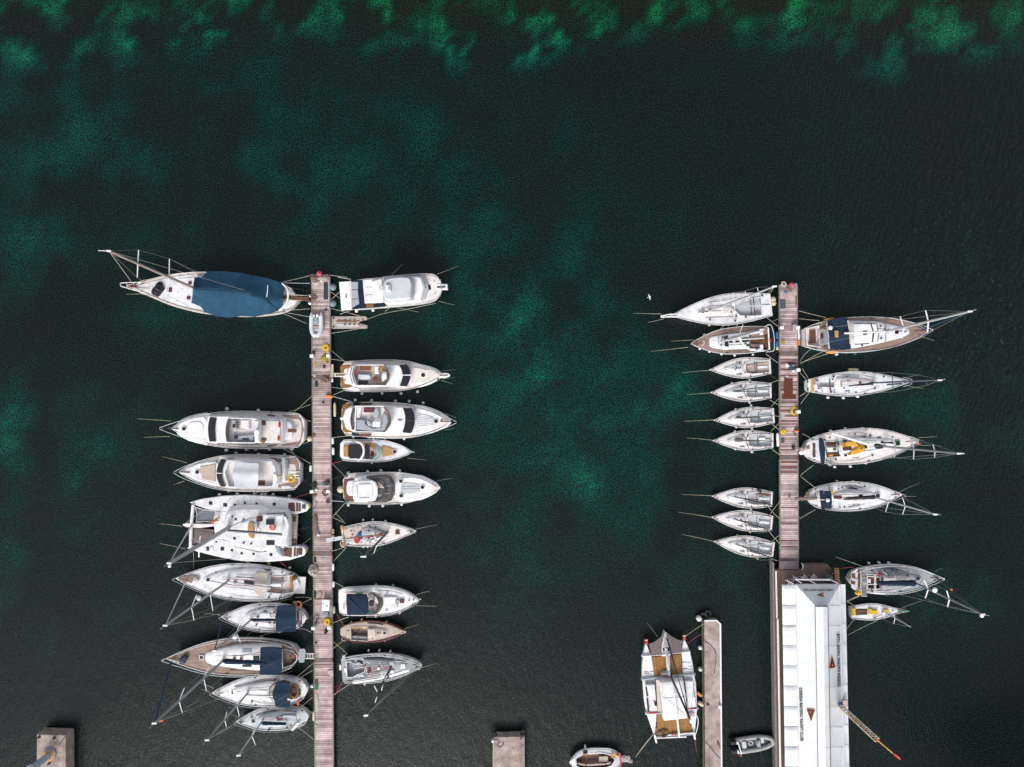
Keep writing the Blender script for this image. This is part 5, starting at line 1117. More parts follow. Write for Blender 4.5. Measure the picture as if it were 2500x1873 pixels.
b.sol("sun_lounger",[(570,392),(740,395),(768,420),(762,455),(740,465),(572,462)],3.65,.35,"canvas_light",rd=.08);b.disc("round_table",838,470,46,3.7,.08,"teak_dark");b.rect("stair_opening",655,518,140,62,3.24,.04,"dark_glass")
b.sol("helm_console",[(950,350),(1000,360),(1010,450),(940,500),(925,440)],3.9,.5,"gelcoat",rd=.06);b.wheel(905,462,3.9,.3);b.rect("instrument",965,372,26,40,3.95,.06,"cushion_grey")
b.rails(.22,.98,.7,.03,inset=.02);b.sol("boarding_bridge",[(222,372),(395,376),(395,435),(222,432)],1.7,.12,"gelcoat",fl=0);b.rect("bridge_tread",310,404,140,38,1.73,.04,"plank_wood")
b.sol("life_raft",[(425,590),(470,582),(600,605),(615,625),(590,640),(450,628),(425,612)],1.95,.3,"gelcoat",sm=1,rd=.08);b.ball("stern_light",368,495,14,1.8,"cushion_grey")
b.fenders([(635,680),(938,675),(1222,680),(1468,655)],r=.18)
b.lines([("upper bow","rope_green",[(1845,340,2.3),(2050,322,-.1)]),("lower bow","rope_green",[(1860,462,2.3),(2050,433,-.1)]),("lower bow fairlead","rope",[(1830,485,2.3),(2010,538,-.1)]),("upper stern","rope",[(440,205,1.7),(180,165,.8)]),("upper stern quarter","rope",[(405,225,1.7),(180,40,.8)]),("lower stern","rope",[(400,618,1.5),(180,585,.8)]),("lower stern quarter","rope",[(395,622,1.5),(185,712,.8)])])
# motor yacht with navy side curtains
b=moto("motor_yacht","white motor yacht with grey covered seats and dark blue panels on both sides",A4,(1975,1108),(330,1062),535,"blue-panelled motor yacht",zs=1.7,zb=2.5)
b.sol("aft_deck",[(345,850),(420,822),(500,850),(420,1060),(500,1260),(400,1270),(350,1240),(332,1060)],1.74,.04,"teak_golden",fl=0)
b.sol("superstructure",[(440,882),(800,872),(1250,880),(1385,900),(1425,1080),(1375,1275),(1250,1282),(500,1250),(400,1215),(345,1060),(380,920)],3.1,1.4,"gelcoat",fl=.12,rd=.14)
b.sol("foredeck_coaming",[(1400,890),(1600,915),(1850,1020),(1940,1105),(1850,1170),(1600,1260),(1400,1282)],2.4,.5,"gelcoat",fl=.35,rd=.12,sm=1)
b.sol("sun_pad",[(1462,980),(1600,1005),(1715,1040),(1712,1165),(1600,1190),(1466,1205)],2.5,.08,"deck_white")
for k in range(6):b.tub("pad_seam",[(1465,1010+k*32,2.52),(1712,1052+k*19,2.52)],.02,"cushion_grey",n=4)
b.port(1748,1098,32,2.52);b.tub("anchor",[(1815,1098,2.6),(1970,1106,2.7)],.05,"mast_dark");b.disc("windlass",1830,1090,14,2.5,.2,"mast_dark")
b.stripe("windshield",[(x,y,3.16)for x,y in arc3((1386,898),(1432,1090),(1372,1278))],[(x,y,3.3)for x,y in arc3((1250,900),(1286,1080),(1240,1268))],"dark_glass");b.tub("windshield_divider",[(1285,1085,3.32),(1430,1092,3.18)],.03,"glass_smoke")
b.sol("upper_deck",[(540,885),(950,885),(1050,990),(1060,1085),(1000,1250),(540,1240),(520,1060)],3.4,.35,"deck_pinkish",fl=0)
b.part("flybridge_wall",G().rim(b.P([(545,880),(960,882),(1040,980),(1058,1080),(1040,1170),(975,1258),(540,1245)],4.1),.1,4.0,3.1),"gelcoat",None,True)
b.stripe("wind_deflector",[(x,y,4.3)for x,y in arc3((985,885),(1075,1078),(975,1262))],[(x,y,4.1)for x,y in arc3((965,890),(1048,1078),(955,1255))],"teak_dark")
b.stripe("aft_window",[(x,y,3.4)for x,y in arc3((545,892),(512,1060),(528,1230))],[(x,y,2.8)for x,y in arc3((462,895),(412,1060),(446,1215))],"glass_smoke");b.tub("aft_window_bar",[(505,892,3.2),(468,1060,3.2),(492,1230,3.2)],.06,"teak_dark")
b.rect("bench",735,930,145,70,3.9,.45,"dark_red");b.sol("chair_cover",[(830,890),(880,890),(905,960),(890,1030),(830,1032),(805,960)],4.0,.6,"cushion_grey",rd=.12,sm=1)
b.sol("sofa_cover",[(545,1060),(690,1070),(690,1130),(790,1190),(915,1180),(940,1050),(960,960),(1020,1000),(1040,1090),(990,1240),(760,1255),(545,1215)],3.95,.5,"cushion_grey",rd=.14);b.sol("sofa_back",[(540,885),(640,885),(600,1050),(545,1055)],3.8,.35,"cushion_white",rd=.1)
b.sol("cover_fold",[(700,1070),(740,1075),(790,1120),(780,1180),(720,1150)],4.15,.25,"cushion_grey",rd=.12,sm=1);b.rect("table",853,1146,118,78,4.2,.1,"white_paint");b.rect("roof_bracket",1205,1080,62,14,3.2,.08,"teak_dark")
for q in([(505,808),(612,812),(605,862),(502,868)],[(485,1260),(600,1285),(590,1325),(485,1312)]):b.sol("blue_panel",q,2.1,.1,"navy_flat",fl=0)
for q in([(615,818),(785,820),(785,855),(612,860)],[(602,1288),(775,1285),(770,1328),(595,1328)]):b.sol("side_window",q,2.05,.1,"teak_dark",fl=0)
b.rails(.25,1.0,.75,.035,ext=.6,inset=.02);b.ball("stern_dome",335,1055,26,2.4,"gelcoat");b.tub("stern_bracket",[(375,968,2.6),(420,985,2.6)],.04,"mast_dark");b.rect("lamp",382,1138,28,30,2.5,.15,"blue_cloth")
b.fenders([(533,780),(780,785),(1138,793),(1342,798),(1552,822),(505,1335),(740,1345),(978,1355),(1268,1362)],r=.17)
b.lines([("upper bow","rope_yellow",[(1900,985,2.4),(2060,1052,-.1)]),("lower bow","rope_yellow",[(1880,1228,2.3),(2040,1200,-.1)]),("upper stern","white_paint",[(480,805,1.7),(205,725,.8)]),("lower stern","rope",[(470,1312,1.7),(180,1345,.8)])])
# small sports cruiser with black canopies
cp=[(300,185),(480,170),(680,158),(755,230),(755,290),(690,365),(480,350),(300,320)]
b=Boat("motor_boat","small white sports cruiser with black canopies and golden wooden sun pad","motorboat",A5,(1135,266),(252,248),278,1.1,1.5,MOTOR,"black-canopy cruiser","gelcoat","deck_white",holes=[cp])
b.pit(0,.5,"deck_cream",rim="gelcoat",rw=.05,rh=.2)
b.sol("stern_bench",[(292,205),(320,192),(352,190),(352,335),(310,318),(292,290)],1.4,.5,"tan");b.sol("seat",[(540,160),(640,155),(680,200),(640,215),(560,185)],1.3,.4,"tan")
b.sol("canopy",[(358,180),(380,172),(520,170),(545,200),(548,300),(525,348),(370,352),(352,300)],2.1,.1,"black_cloth",fl=0,rd=.05);b.sol("canopy",[(556,178),(612,180),(620,260),(612,350),(556,355)],2.0,.1,"black_cloth",fl=0)
b.tub("targa_arch",[(430,140,1.6),(490,152,2.1),(532,190,2.3),(548,260,2.35),(530,320,2.3),(500,362,1.8),(470,368,1.5)],.13,"gelcoat",cur=2,n=8);b.rect("dash",645,290,40,60,1.6,.3,"dark_red");b.wheel(640,322,1.8,.2)
b.stripe("windshield",[(x,y,1.6)for x,y in arc3((690,158),(775,262),(700,370))],[(x,y,2.0)for x,y in arc3((672,175),(715,262),(650,352))],"glass_green");b.ball("seat_back",702,190,17,1.6,"fender_greyblue")
b.sol("sun_pad",[(768,202),(850,212),(912,240),(915,300),(850,312),(774,326)],1.47,.08,"tan");b.port(922,267,25,1.52);b.tub("anchor",[(1085,268,1.7),(1165,272,1.7)],.06,"steel");b.rails(.55,.97,.4,.022,inset=.05)
b.fenders([(655,113),(640,406)],r=.13);b.lines([("lower bow","rope",[(1080,347,1.3),(1325,368,-.1)]),("lower stern","rope_red",[(290,372,1.1),(210,400,.7),(150,410,.75)])])
# hardtop motor yacht with three round hatches
b=moto("motor_yacht","white hardtop motor yacht with brown aft deck and three round foredeck hatches",A5,(1482,703),(290,720),395,"hardtop motor yacht",zs=1.5,zb=2.1)
b.sol("aft_deck",[(300,600),(400,592),(520,600),(520,860),(400,880),(308,868),(292,720)],1.55,.04,"teak_dark",fl=0);b.sol("transom_seat",[(350,625),(412,618),(415,808),(360,806),(335,780),(335,650)],2.0,.5,"cushion_white",rd=.1)
b.sol("superstructure",[(430,585),(600,560),(830,570),(900,620),(912,720),(900,800),(840,870),(600,888),(430,870)],2.2,.7,"gelcoat",fl=.1,rd=.08)
b.sol("windshield",[(590,580),(800,568),(860,585),(900,660),(902,790),(860,860),(800,880),(600,880),(700,720)],2.6,.5,"glass_smoke",fl=.15,rd=.12)
for q in(((575,585),(700,600),(790,680),(810,740)),((600,880),(700,870),(770,820),(810,740))):b.tub("windshield_frame",[(x,y,2.85)for x,y in q],.09,"mast_dark",cur=2)
b.tub("windshield_bar",[(800,690,2.75),(905,682,2.5)],.03,"steel");b.tub("windshield_bar",[(800,778,2.75),(905,772,2.5)],.03,"steel")
b.sol("seat",[(715,625),(770,632),(795,710),(720,700)],2.7,.1,"canvas_cream");b.sol("seat",[(720,790),(780,785),(760,830),(720,850)],2.7,.1,"cushion_grey")
b.sol("hardtop",[(412,640),(440,622),(640,614),(690,640),(714,700),(712,800),(680,868),(640,878),(430,872),(410,840)],3.4,.25,"gelcoat",fl=-.1,rd=.12);b.sol("sunroof",[(475,665),(650,655),(660,820),(480,835)],3.46,.06,"deck_white",fl=0)
for v in(662,832):b.tub("roof_slot",[(485,v+4,3.5),(615,v-4,3.5)],.03,"mast_dark")
b.sol("roof_ridge",[(435,690),(462,680),(468,830),(440,835)],3.6,.2,"gelcoat",rd=.08,sm=1);b.sol("foredeck_coaming",[(920,590),(1200,570),(1400,660),(1440,705),(1400,760),(1200,850),(920,865)],2.15,.4,"gelcoat",fl=.3,rd=.12,sm=1)
for u,v in((998,628),(1262,703),(1002,806)):b.port(u,v,25,2.3)
b.sol("sun_pad",[(1040,640),(1225,665),(1225,755),(1060,790),(1000,760),(1000,680)],2.22,.06,"pale_grey");b.tub("pad_seam",[(1005,700,2.25),(1225,690,2.25)],.02,"cushion_grey");b.tub("pad_seam",[(1005,725,2.25),(1225,722,2.25)],.02,"cushion_grey")
b.sol("anchor_locker",[(1378,665),(1450,700),(1440,720),(1380,745)],2.2,.1,"deck_cream");b.rails(.3,1.0,.65,.03,inset=.03);b.ball("corner_cap",328,572,18,1.6,"fender_greyblue");b.ball("corner_cap",335,888,18,1.6,"fender_greyblue")
b.fenders([(348,528),(585,510),(750,500),(980,503),(350,920),(608,932),(775,932),(1005,915)],r=.17)
b.lines([("upper bow","rope_green",[(1440,622,2),(1640,590,-.1)]),("upper stern","rope_green",[(320,580,1.5),(155,412,.75)]),("upper platform","rope_dark",[(275,570,1.3),(140,605,.75)]),("lower platform","white_paint",[(300,880,1.3),(150,868,.75)]),("middle platform","rope_dark",[(285,838,1.3),(210,795,.8),(140,788,.75)]),("lower stern","rope",[(310,898,1.4),(155,1070,.75)])])
# beige-cockpit sailing yacht
cp=[(310,235),(400,195),(540,190),(575,240),(560,330),(420,370),(320,372)]
b=Boat("sailing_yacht","white sailing yacht with cream cockpit and a grey boarding plank to the left pier","sailboat",B1,(1262,250),(288,318),325,1.3,1.7,RACER,"cream-cockpit yacht","hull_white","deck_pinkish",holes=[cp])
b.pit(0,.45,"canvas_cream",rim="canvas_cream");cabin(b,[(560,210),(700,205),(860,265),(880,290),(800,345),(640,372),(560,385),(545,300)],.38,"pale_grey");b.hatch(1016,268,52,z=1.72,m="dark_red",frame=None)
b.sol("cockpit_lid",[(310,240),(400,200),(540,190),(560,250),(480,330),(330,335)],1.42,.15,"canvas_cream");b.sol("bench",[(320,350),(460,345),(460,400),(330,420)],1.4,.2,"pale_grey")
for u,v in((292,205),(308,425)):b.sol("stern_seat",[(u-22,v-22),(u+22,v-25),(u+18,v+22),(u-12,v+28)],1.75,.08,"tan",sm=1)
b.tub("toe_stripe",[(650,200,1.72),(750,225,1.75),(860,268,1.75)],.05,"mast_dark");b.tub("toe_stripe",[(600,385,1.7),(720,350,1.72),(800,310,1.75)],.04,"mast_dark");b.winches([(412,245),(645,248),(728,285),(640,345),(552,345),(430,295)],1.75)
b.rig((875,280),(583,582),[((712,305),(768,402),(708,542))],r=.13,m="mast_dark",zbase=2.0,sm="white_paint",shroud=True,back=[(470,455)]);b.boom((862,290),(400,336),2.9,.08,"wood_red");b.tub("vang",[(770,300,2.4),(690,270,2.0)],.04,"white_paint");b.rails(.04,1.0,.6)
b.tub("masthead_bar",[(535,582,b.mast_top.z),(602,586,b.mast_top.z)],.07,"white_paint");b.tub("wheel_hoop",[(282,380,1.8),(270,415,1.9),(290,455,1.9),(330,460,1.8)],.04,"white_paint")
item("blue_cushion","blue cushion in the cream cockpit of the sailing yacht at the left pier","cushion",G().lump((0,0,0),.45,.38,.3,.3,8,rough=.25),"blue_cloth",B1.W(535,290,1.35),.2);item("red_bucket","round dark red bucket on the cockpit bench of the cream-cockpit yacht","bucket",G().disc((0,0,0),.34,.35).torus((0,0,.34),.33,.03),"red",B1.W(497,365,1.35))
t=Thing("gangway","grey-white metal boarding plank from the cream-cockpit yacht onto the left pier","gangway",B1,at=(190,345,1.2))
t.sol("plank",[(85,355),(298,320),(302,362),(92,398)],1.5,.1,"alu_light",fl=0);t.tub("side_bar",[(85,352,1.56),(298,318,1.56)],.04,"white_paint");t.rect("clamp",185,360,10,14,1.6,.06,"mast_dark")
b.fenders([(567,110),(690,105),(856,124),(625,458),(568,460)],r=.13)
b.gear()
b.lines([("bow","rope_green",[(1255,225,1.7),(1560,165,-.1)]),("upper stern","rope",[(340,152,1.3),(175,75,.75)]),("upper stern crossing","rope",[(335,150,1.3),(205,10,.75)]),("lower stern","rope_yellow",[(310,465,1.2),(155,518,.75)]),("lower stern quarter","rope",[(350,465,1.2),(185,640,.4)])])
# cruiser with navy canopy
cp=[(350,1060),(620,1050),(760,1060),(810,1150),(800,1270),(740,1330),(380,1345),(350,1200)]
b=Boat("motor_boat","white motor cruiser with square navy canopy and curved clear windscreen","motorboat",B1,(1298,1150),(250,1172),388,1.3,1.8,MOTOR,"navy-canopy cruiser","gelcoat","gelcoat",holes=[cp])
b.pit(0,.6,"deck_pinkish",rim="gelcoat",rw=.06,rh=.15);b.sol("swim_platform",[(250,1012),(325,1020),(332,1060),(330,1325),(262,1322),(245,1170)],1.2,.2,"old_white",fl=0,sm=0)
b.sol("canopy",[(352,1085),(380,1072),(610,1078),(632,1130),(640,1200),(632,1335),(600,1350),(380,1350),(355,1330),(350,1200)],2.5,.15,"navy",fl=0,rd=.08,crown=.06)
b.stripe("windshield",[(x,y,1.7)for x,y in arc3((700,1052),(832,1180),(735,1335),14)],[(x,y,2.25)for x,y in arc3((690,1075),(770,1190),(700,1318),14)],"glass_smoke");b.tub("windshield_frame",[(660,1050,2.3),(760,1058,2.2),(812,1110,2.2),(818,1200,2.2),(800,1280,2.2),(740,1330,2.2),(640,1340,2.3)],.05,"mast_dark",cur=2)
b.tub("canopy_hoop",[(640,1062,2.4),(700,1120,2.5),(710,1200,2.5),(690,1280,2.5),(660,1330,2.4)],.03,"mast_dark",cur=2)
b.rect("seat",665,1110,60,70,1.3,.5,"deck_pinkish");b.rect("seat",670,1200,50,60,1.3,.5,"dark_red");b.rect("dash",760,1140,70,90,1.6,.3,"deck_pinkish");b.rect("dash",760,1250,70,80,1.6,.3,"cushion_grey")
b.sol("plant_box",[(640,1300),(680,1305),(670,1330),(640,1335)],1.8,.1,"green");b.sol("sun_pad",[(835,1110),(1010,1110),(1012,1255),(850,1252),(835,1200)],1.78,.08,"deck_white");b.hatch(1075,1165,56,52,1.85,m="dark_red",frame=None);b.rect("hatch_lid",1012,1175,48,52,1.92,.06,"cushion_grey")
for v in(1068,1280):b.rect("deck_window",875,v,28,28,1.75,.08,"cushion_grey")
b.tub("toe_stripe",[(780,1022,1.7),(950,1032,1.75),(1080,1068,1.8)],.04,"mast_dark");b.winches([(1170,1152),(1228,1143),(1215,1212)],1.8,.09);b.rails(.35,1.0,.6,.028,inset=.03);b.tub("anchor",[(1285,1150,1.9),(1325,1135,1.9)],.07,"steel")
b.rect("side_rail_pad",400,1050,130,14,1.7,.12,"deck_beige");b.rect("side_bag",520,1062,100,24,1.8,.2,"fender_green");b.tub("transom_gate",[(318,1190,1.6),(320,1270,1.6)],.04,"rust")
b.fenders([(733,957),(955,965)],"fender_green",.16);b.fenders([(1045,1325),(732,1368)],r=.13)
b.lines([("upper bow","rope",[(1258,1080,1.8),(1428,1035,.0)]),("lower bow","rope",[(1265,1222,1.8),(1450,1228,.2),(1600,1235,-.2)]),("upper stern","rope",[(335,990,1.3),(200,918,.7),(168,905,.75)]),("lower stern","rope",[(380,1370,1.3),(175,1450,.75)])])
# little beige keelboat without a mast
cp=[(458,200),(500,182),(690,178),(700,240),(700,380),(462,366)]
b=Boat("keelboat","small beige-decked boat without mast, with wooden stern, between two white boats","sailboat",B2,(1255,256),(300,258),312,1.0,1.3,[(0,.30),(.02,.48),(.1,.70),(.25,.92),(.42,1),(.58,.93),(.74,.72),(.88,.38),(.95,.18),(1,.02)],"beige mastless boat","wood_red","deck_beige",holes=[cp])
b.pit(0,.55,"plank_wood",rim="canvas_cream");b.sol("bench",[(462,312),(690,322),(690,376),(465,362)],.9,.3,"deck_grey");b.sol("bench",[(465,188),(690,184),(690,210),(465,208)],.9,.3,"tan");b.rect("locker_lid",650,188,58,36,.98,.1,"canvas_cream")
for u,v in((560,240),(523,275)):b.ball("deck_gear",u,v,13,.6,"mast_dark")
cabin(b,[(700,190),(820,195),(960,215),(975,270),(960,310),(820,340),(705,350)],.28,"deck_beige",sm=0);b.sol("companion_lid",[(700,215),(805,210),(815,325),(705,328)],1.42,.12,"canvas_cream");b.rect("stern_lid",415,275,70,80,1.1,.08,"deck_beige")
b.hatch(938,268,46,z=1.32);b.disc("vent",842,268,13,1.28,.12,"dark_glass");b.disc("vent",876,268,8,1.28,.12,"dark_glass");b.tub("window_strip",[(695,127,1.1),(800,130,1.12),(925,150,1.15)],.06,"navy_flat");b.winches([(733,192),(765,195),(768,342),(545,385)],1.15,.08)
b.tub("rub_rail",[(320,350,1.0),(480,405,1.05),(700,412,1.1),(900,375,1.15),(1200,275,1.25)],.05,"maroon",cur=1);b.tub("bow_fitting",[(1180,235,1.35),(1250,250,1.4),(1245,262,1.4),(1180,275,1.35)],.06,"steel");b.rect("bow_cap",1222,266,40,18,1.38,.1,"orange_buoy");b.tub("stern_hoop",[(318,345,1.3),(330,378,1.3),(375,385,1.3)],.04,"steel")
b.fenders([(451,125),(606,85),(963,122),(940,385)],"fender_cream",.12)
b.lines([("bow","rope_yellow",[(1225,210,1.3),(1400,160,.1),(1480,135,-.2)]),("upper stern","rope_red",[(345,155,1.0),(250,0,.75)]),("lower stern","rope_yellow",[(330,392,1.0),(192,498,.75)])])
# grey-decked racing cruiser
cp=[(392,690),(470,690),(500,715),(640,690),(660,760),(650,830),(560,860),(480,905),(405,905)]
b=Boat("sailing_yacht","grey-decked sailing yacht with white stripes and three white hatches, lowest beside the left pier","sailboat",B2,(1482,728),(322,808),402,1.3,1.6,WHOOP,"grey-decked yacht","hull_white","deck_grey",holes=[cp])
b.pit(0,.5,"deck_grey",rim="white_paint");cabin(b,[(640,655),(900,665),(1280,688),(1295,745),(1280,800),(1050,850),(700,892),(650,880),(680,770)],.3,"deck_grey",sm=0)
for q in([(450,640),(640,645),(660,668),(900,668),(1285,690),(1295,740),(1285,800),(1050,872),(700,930),(480,968)],[(690,905),(900,880),(1050,845)],[(1040,765),(1400,740)],[(880,830),(915,890)],[(865,680),(920,780)],[(690,680),(745,725)],[(1050,690),(1060,760)],[(1210,690),(1225,760)],[(1215,800),(1190,870)],[(1060,860),(1035,915)],[(490,715),(620,730)],[(500,780),(660,765)]):
 b.tub("deck_stripe",[(x,y,b.zs+.38 if 660<x<1290 and 670<y<870 else b.zs+.14)for x,y in q],.045,"white_paint",n=5)
for u,v,q in((1043,717,52),(1205,752,66),(1052,832,46),(855,785,40)):b.rect("deck_hatch",u,v,q,q,1.86 if u<1190 else 1.9,.14,"white_paint",rd=.05)
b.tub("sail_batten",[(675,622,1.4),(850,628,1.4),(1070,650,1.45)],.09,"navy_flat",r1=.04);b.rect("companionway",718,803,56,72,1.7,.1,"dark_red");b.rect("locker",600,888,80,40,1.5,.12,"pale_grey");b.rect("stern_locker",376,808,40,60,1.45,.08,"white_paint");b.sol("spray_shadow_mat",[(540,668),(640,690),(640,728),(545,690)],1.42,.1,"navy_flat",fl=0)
b.tub("side_deck_band",[(480,990,1.36),(700,960,1.38),(950,910,1.42),(1300,815,1.5)],.12,"white_paint",cur=1,flat=.3);b.wheel(470,800,1.8,.55)
for q in([(760,800),(900,795),(1020,770)],[(700,875),(860,852)]):b.tub("red_line",[(x,y,1.78)for x,y in q],.035,"rope_red")
b.rig((1030,772),(672,1460),[((975,885),(915,965),(895,1105)),((790,1030),(846,1135),(805,1275))],r=.12,m="mast_dark",zbase=1.9,back=[(470,1030)],sm="white_paint",shroud=False)
g=G();
for q in((1400,805),(1310,850),(1200,905)):g.tube([b.L(q[0],q[1],1.6),b.mast_top],.022,4)
b.part("forestay",g,"rope_green");b.tub("masthead_bar",[(645,1455,b.mast_top.z),(705,1450,b.mast_top.z)],.07,"white_paint");b.rails(.03,1.0,.6,.025,"white_paint");b.winches([(480,685),(735,740),(995,905),(675,875),(660,735),(468,958),(632,808)],1.5);b.rect("yellow_cap",628,800,26,26,1.35,.1,"yellow")
b.tub("bow_roller",[(1380,800,1.8),(1450,795,1.8),(1455,780,1.8)],.04,"steel");b.sol("transom_scoop",[(325,600),(370,590),(360,640),(330,660)],1.45,.2,"pale_grey");b.rect("stern_fender_pad",300,770,30,75,1.2,.3,"old_white")
b.fenders([(705,530),(860,530),(1020,543)],r=.13);b.fenders([(650,1020)],r=.13)
b.gear()
b.lines([("bow","rope_yellow",[(1490,770,1.6),(1720,700,-.1)]),("upper stern","rope_yellow",[(405,578,1.4),(195,392,.75)]),("lower stern","rope",[(430,1015,1.3),(205,1165,.75)]),("lower stern cleat","rope_red",[(325,985,1.3),(265,1100,.9),(215,1180,.75)]),("transom","rope_dark",[(345,1010,1.2),(205,1048,.75)])])
# RIGHT PIER, LEFT SIDE
cp=[(1300,365),(1540,262),(1670,240),(1680,470),(1500,482),(1400,475)]
b=Boat("racing_yacht","large pale grey open racing yacht with long bowsprit, topmost at the right pier","sailboat",B3,(505,478),(1808,338),408,1.3,1.6,RACER,"long-bowsprit racing yacht","hull_white","deck_white",holes=[cp])
b.pit(0,.4,"pale_grey",rim="deck_white");cabin(b,[(820,410),(1020,350),(1250,340),(1330,380),(1320,450),(1250,480),(1020,500),(860,470)],.25,"deck_pinkish",h=.25)if False else cabin(b,[(820,410),(1020,350),(1250,340),(1330,380),(1320,450),(1250,480),(1020,500),(860,470)],.25,"deck_pinkish")
b.tub("bowsprit",[(600,455,1.7),(505,460,1.75),(385,482,1.8),(385,496,1.8),(510,492,1.75),(600,492,1.7)],.07,"white_paint",n=6);b.tub("bowsprit_bar",[(505,460,1.75),(507,492,1.75)],.05,"white_paint")
b.port(925,424,28,1.66);b.tub("hatch_bar",[(905,424,1.72),(945,424,1.72)],.04,"cushion_grey");b.ring("hatch_ring",925,424,17,1.72,.03,"cushion_grey")
b.rig((1012,418),(1845,103),[((1160,235),(1162,352),(1185,445)),((1315,185),(1318,298),(1342,395)),((1472,160),(1470,238),(1490,290)),((1625,115),(1642,172),(1640,210))],r=.13,m="alu_light",zbase=1.8,ztip=19.5,sm="white_paint",spr_r=.05)
b.part("backstay",G().tube([b.L(1760,190,1.5),b.mast_top],.02,4).tube([b.L(1800,185,1.5),b.mast_top],.02,4),"rope")
for q in([(990,305),(1150,290),(1340,250),(1480,262)],[(960,500),(1180,495),(1320,490)],[(1220,420),(1300,415)]):b.tub("jib_track",[(x,y,1.55)for x,y in q],.035,"mast_dark")
for u in(1545,1672):b.tub("traveller",[(u-8,262 if u<1600 else 245,1.1),(u+10,475 if u>1600 else 470,1.1)],.045,"mast_dark")
b.wheel(1580,290,1.9,.5);b.wheel(1592,430,1.9,.5);b.winches([(1688,222),(1355,487),(1478,495),(1342,545),(1285,325),(1018,530),(1290,435),(1030,398)],1.5);b.tub("centre_ridge",[(1330,372,1.35),(1500,350,1.35),(1790,345,1.4)],.07,"pale_grey");b.rect("pink_bag",1625,432,34,16,1.2,.15,"rope_red");b.rails(.02,.97,.6,.018,gap=1.5)
b.fenders([(1015,600),(1195,608),(1265,602),(1372,598)],"fender_cream",.14)
for k,(u,v)in enumerate(((1828,270),(1832,318))):
 item("fender_buoy",("upper" if k==0 else "lower")+" of two cream ball fenders behind the stern of the topmost racing yacht","fender",G().ball((0,0,0),.36,.36,.34).disc((0,0,.28),.1,.12),"fender_cream",B3.W(u,v,.8))
b.lines([("bowsprit","rope",[(400,455,1.7),(0,447,-.1)]),("lower bow","rope_yellow",[(425,518,1.3),(205,572,-.1)]),("lower stern","rope",[(1755,510,1.3),(1900,618,.8)]),("lower stern pendant","rope_yellow",[(1890,520,.8),(1828,552,.1)]),("upper stern","rope_dark",[(1800,170,1.3),(1895,85,.8)])])
# teak side-deck yacht with black stern
cp=[(1535,712),(1700,700),(1775,715),(1785,915),(1700,910),(1540,900)]
b=Boat("sailing_yacht","white yacht with beige teak side decks and a steel arch round its stern","sailboat",B3,(770,840),(1785,768),352,1.2,1.6,WHOOP,"stern-arch yacht","hull_white","teak",holes=[cp])
b.pit(0,.45,"teak");cabin(b,[(1012,775),(1040,748),(1200,722),(1520,692),(1530,905),(1240,912),(1060,892),(1018,870)],.4,"gelcoat",sm=0,rd=.1)
b.sol("coaming",[(1500,692),(1690,652),(1700,690),(1530,716)],1.55,.4,"gelcoat");b.sol("coaming",[(1530,898),(1700,905),(1720,935),(1520,922)],1.5,.35,"gelcoat");b.hatch(1077,815,50,z=1.63,frame=None,m="dark_red")
for q in([(1200,745),(1252,727),(1252,778),(1198,782)],[(1205,812),(1255,800),(1262,882),(1208,872)]):b.sol("deck_window",q,1.68,.08,"dark_glass",fl=0)
for u,v,a,c in((1287,812,48,26),(1370,800,50,40),(1475,800,92,32),(1475,765,90,12),(1510,860,44,26)):b.rect("hatch",u,v,a,c,1.7,.1,"dark_glass")
b.tub("window_strip",[(1240,912,1.4),(1500,916,1.4)],.05,"mast_dark");b.sol("bench",[(1545,712),(1660,690),(1662,728),(1548,742)],1.25,.3,"teak",fl=0);b.sol("bench",[(1545,838),(1680,850),(1680,890),(1548,886)],1.25,.3,"teak",fl=0);b.rect("cockpit_floor",1620,795,150,50,.8,.04,"teak_golden");b.sol("stern_opening",[(1722,735),(1765,735),(1770,900),(1726,900)],1.0,.1,"teak_dark",fl=0)
b.sol("winch_base",[(1670,680),(1705,676),(1705,720),(1672,720)],1.75,.3,"gelcoat");b.sol("winch_base",[(1672,850),(1705,850),(1705,895),(1672,895)],1.7,.3,"gelcoat")
b.tub("stern_arch",[(1720,620,1.6),(1775,592,2.0),(1805,595,2.2),(1835,680,2.3),(1848,780,2.3),(1845,920,2.3),(1830,935,2.1),(1740,945,1.6)],.06,"alu_light",cur=1);b.tub("stern_beam",[(1768,640,1.7),(1782,918,1.7)],.09,"white_paint");b.rect("red_light",1795,798,24,40,1.9,.1,"red")
b.sol("tender_cover",[(1790,640),(1815,640),(1832,780),(1828,900),(1792,905)],.9,.2,"navy_flat",fl=-.05)
b.rig((1172,803),(1683,658),[((1444,590),(1386,747),(1474,892))],r=.11,m="alu",zbase=1.8,ztip=15.5,shroud=False);b.boom((1180,800),(1712,765),2.7,.09,"alu_light");b.rails(.06,.97,.6,.018);b.winches([(1620,912),(1690,640),(1160,858),(1180,752),(1470,838)],1.6);b.tub("deck_track",[(1128,738,1.66),(1136,880,1.66)],.03,"mast_dark");b.tub("windlass_bracket",[(930,800,1.6),(945,815,1.6),(940,850,1.6),(905,862,1.6)],.04,"white_paint")
b.fenders([(950,722),(1175,645),(892,903),(1018,938),(1172,972),(1342,990),(1575,978)],r=.13)
b.gear()
b.lines([("upper bow","rope_yellow",[(830,790,1.5),(490,808,-.1)]),("lower bow","rope_yellow",[(735,885,1.3),(200,945,-.1)]),("lower stern","rope_yellow",[(1740,970,1.1),(1800,1020,.9),(1895,1088,.75)]),("lower stern crossing","rope_dark",[(1795,1000,1.0),(1905,938,.75)])])
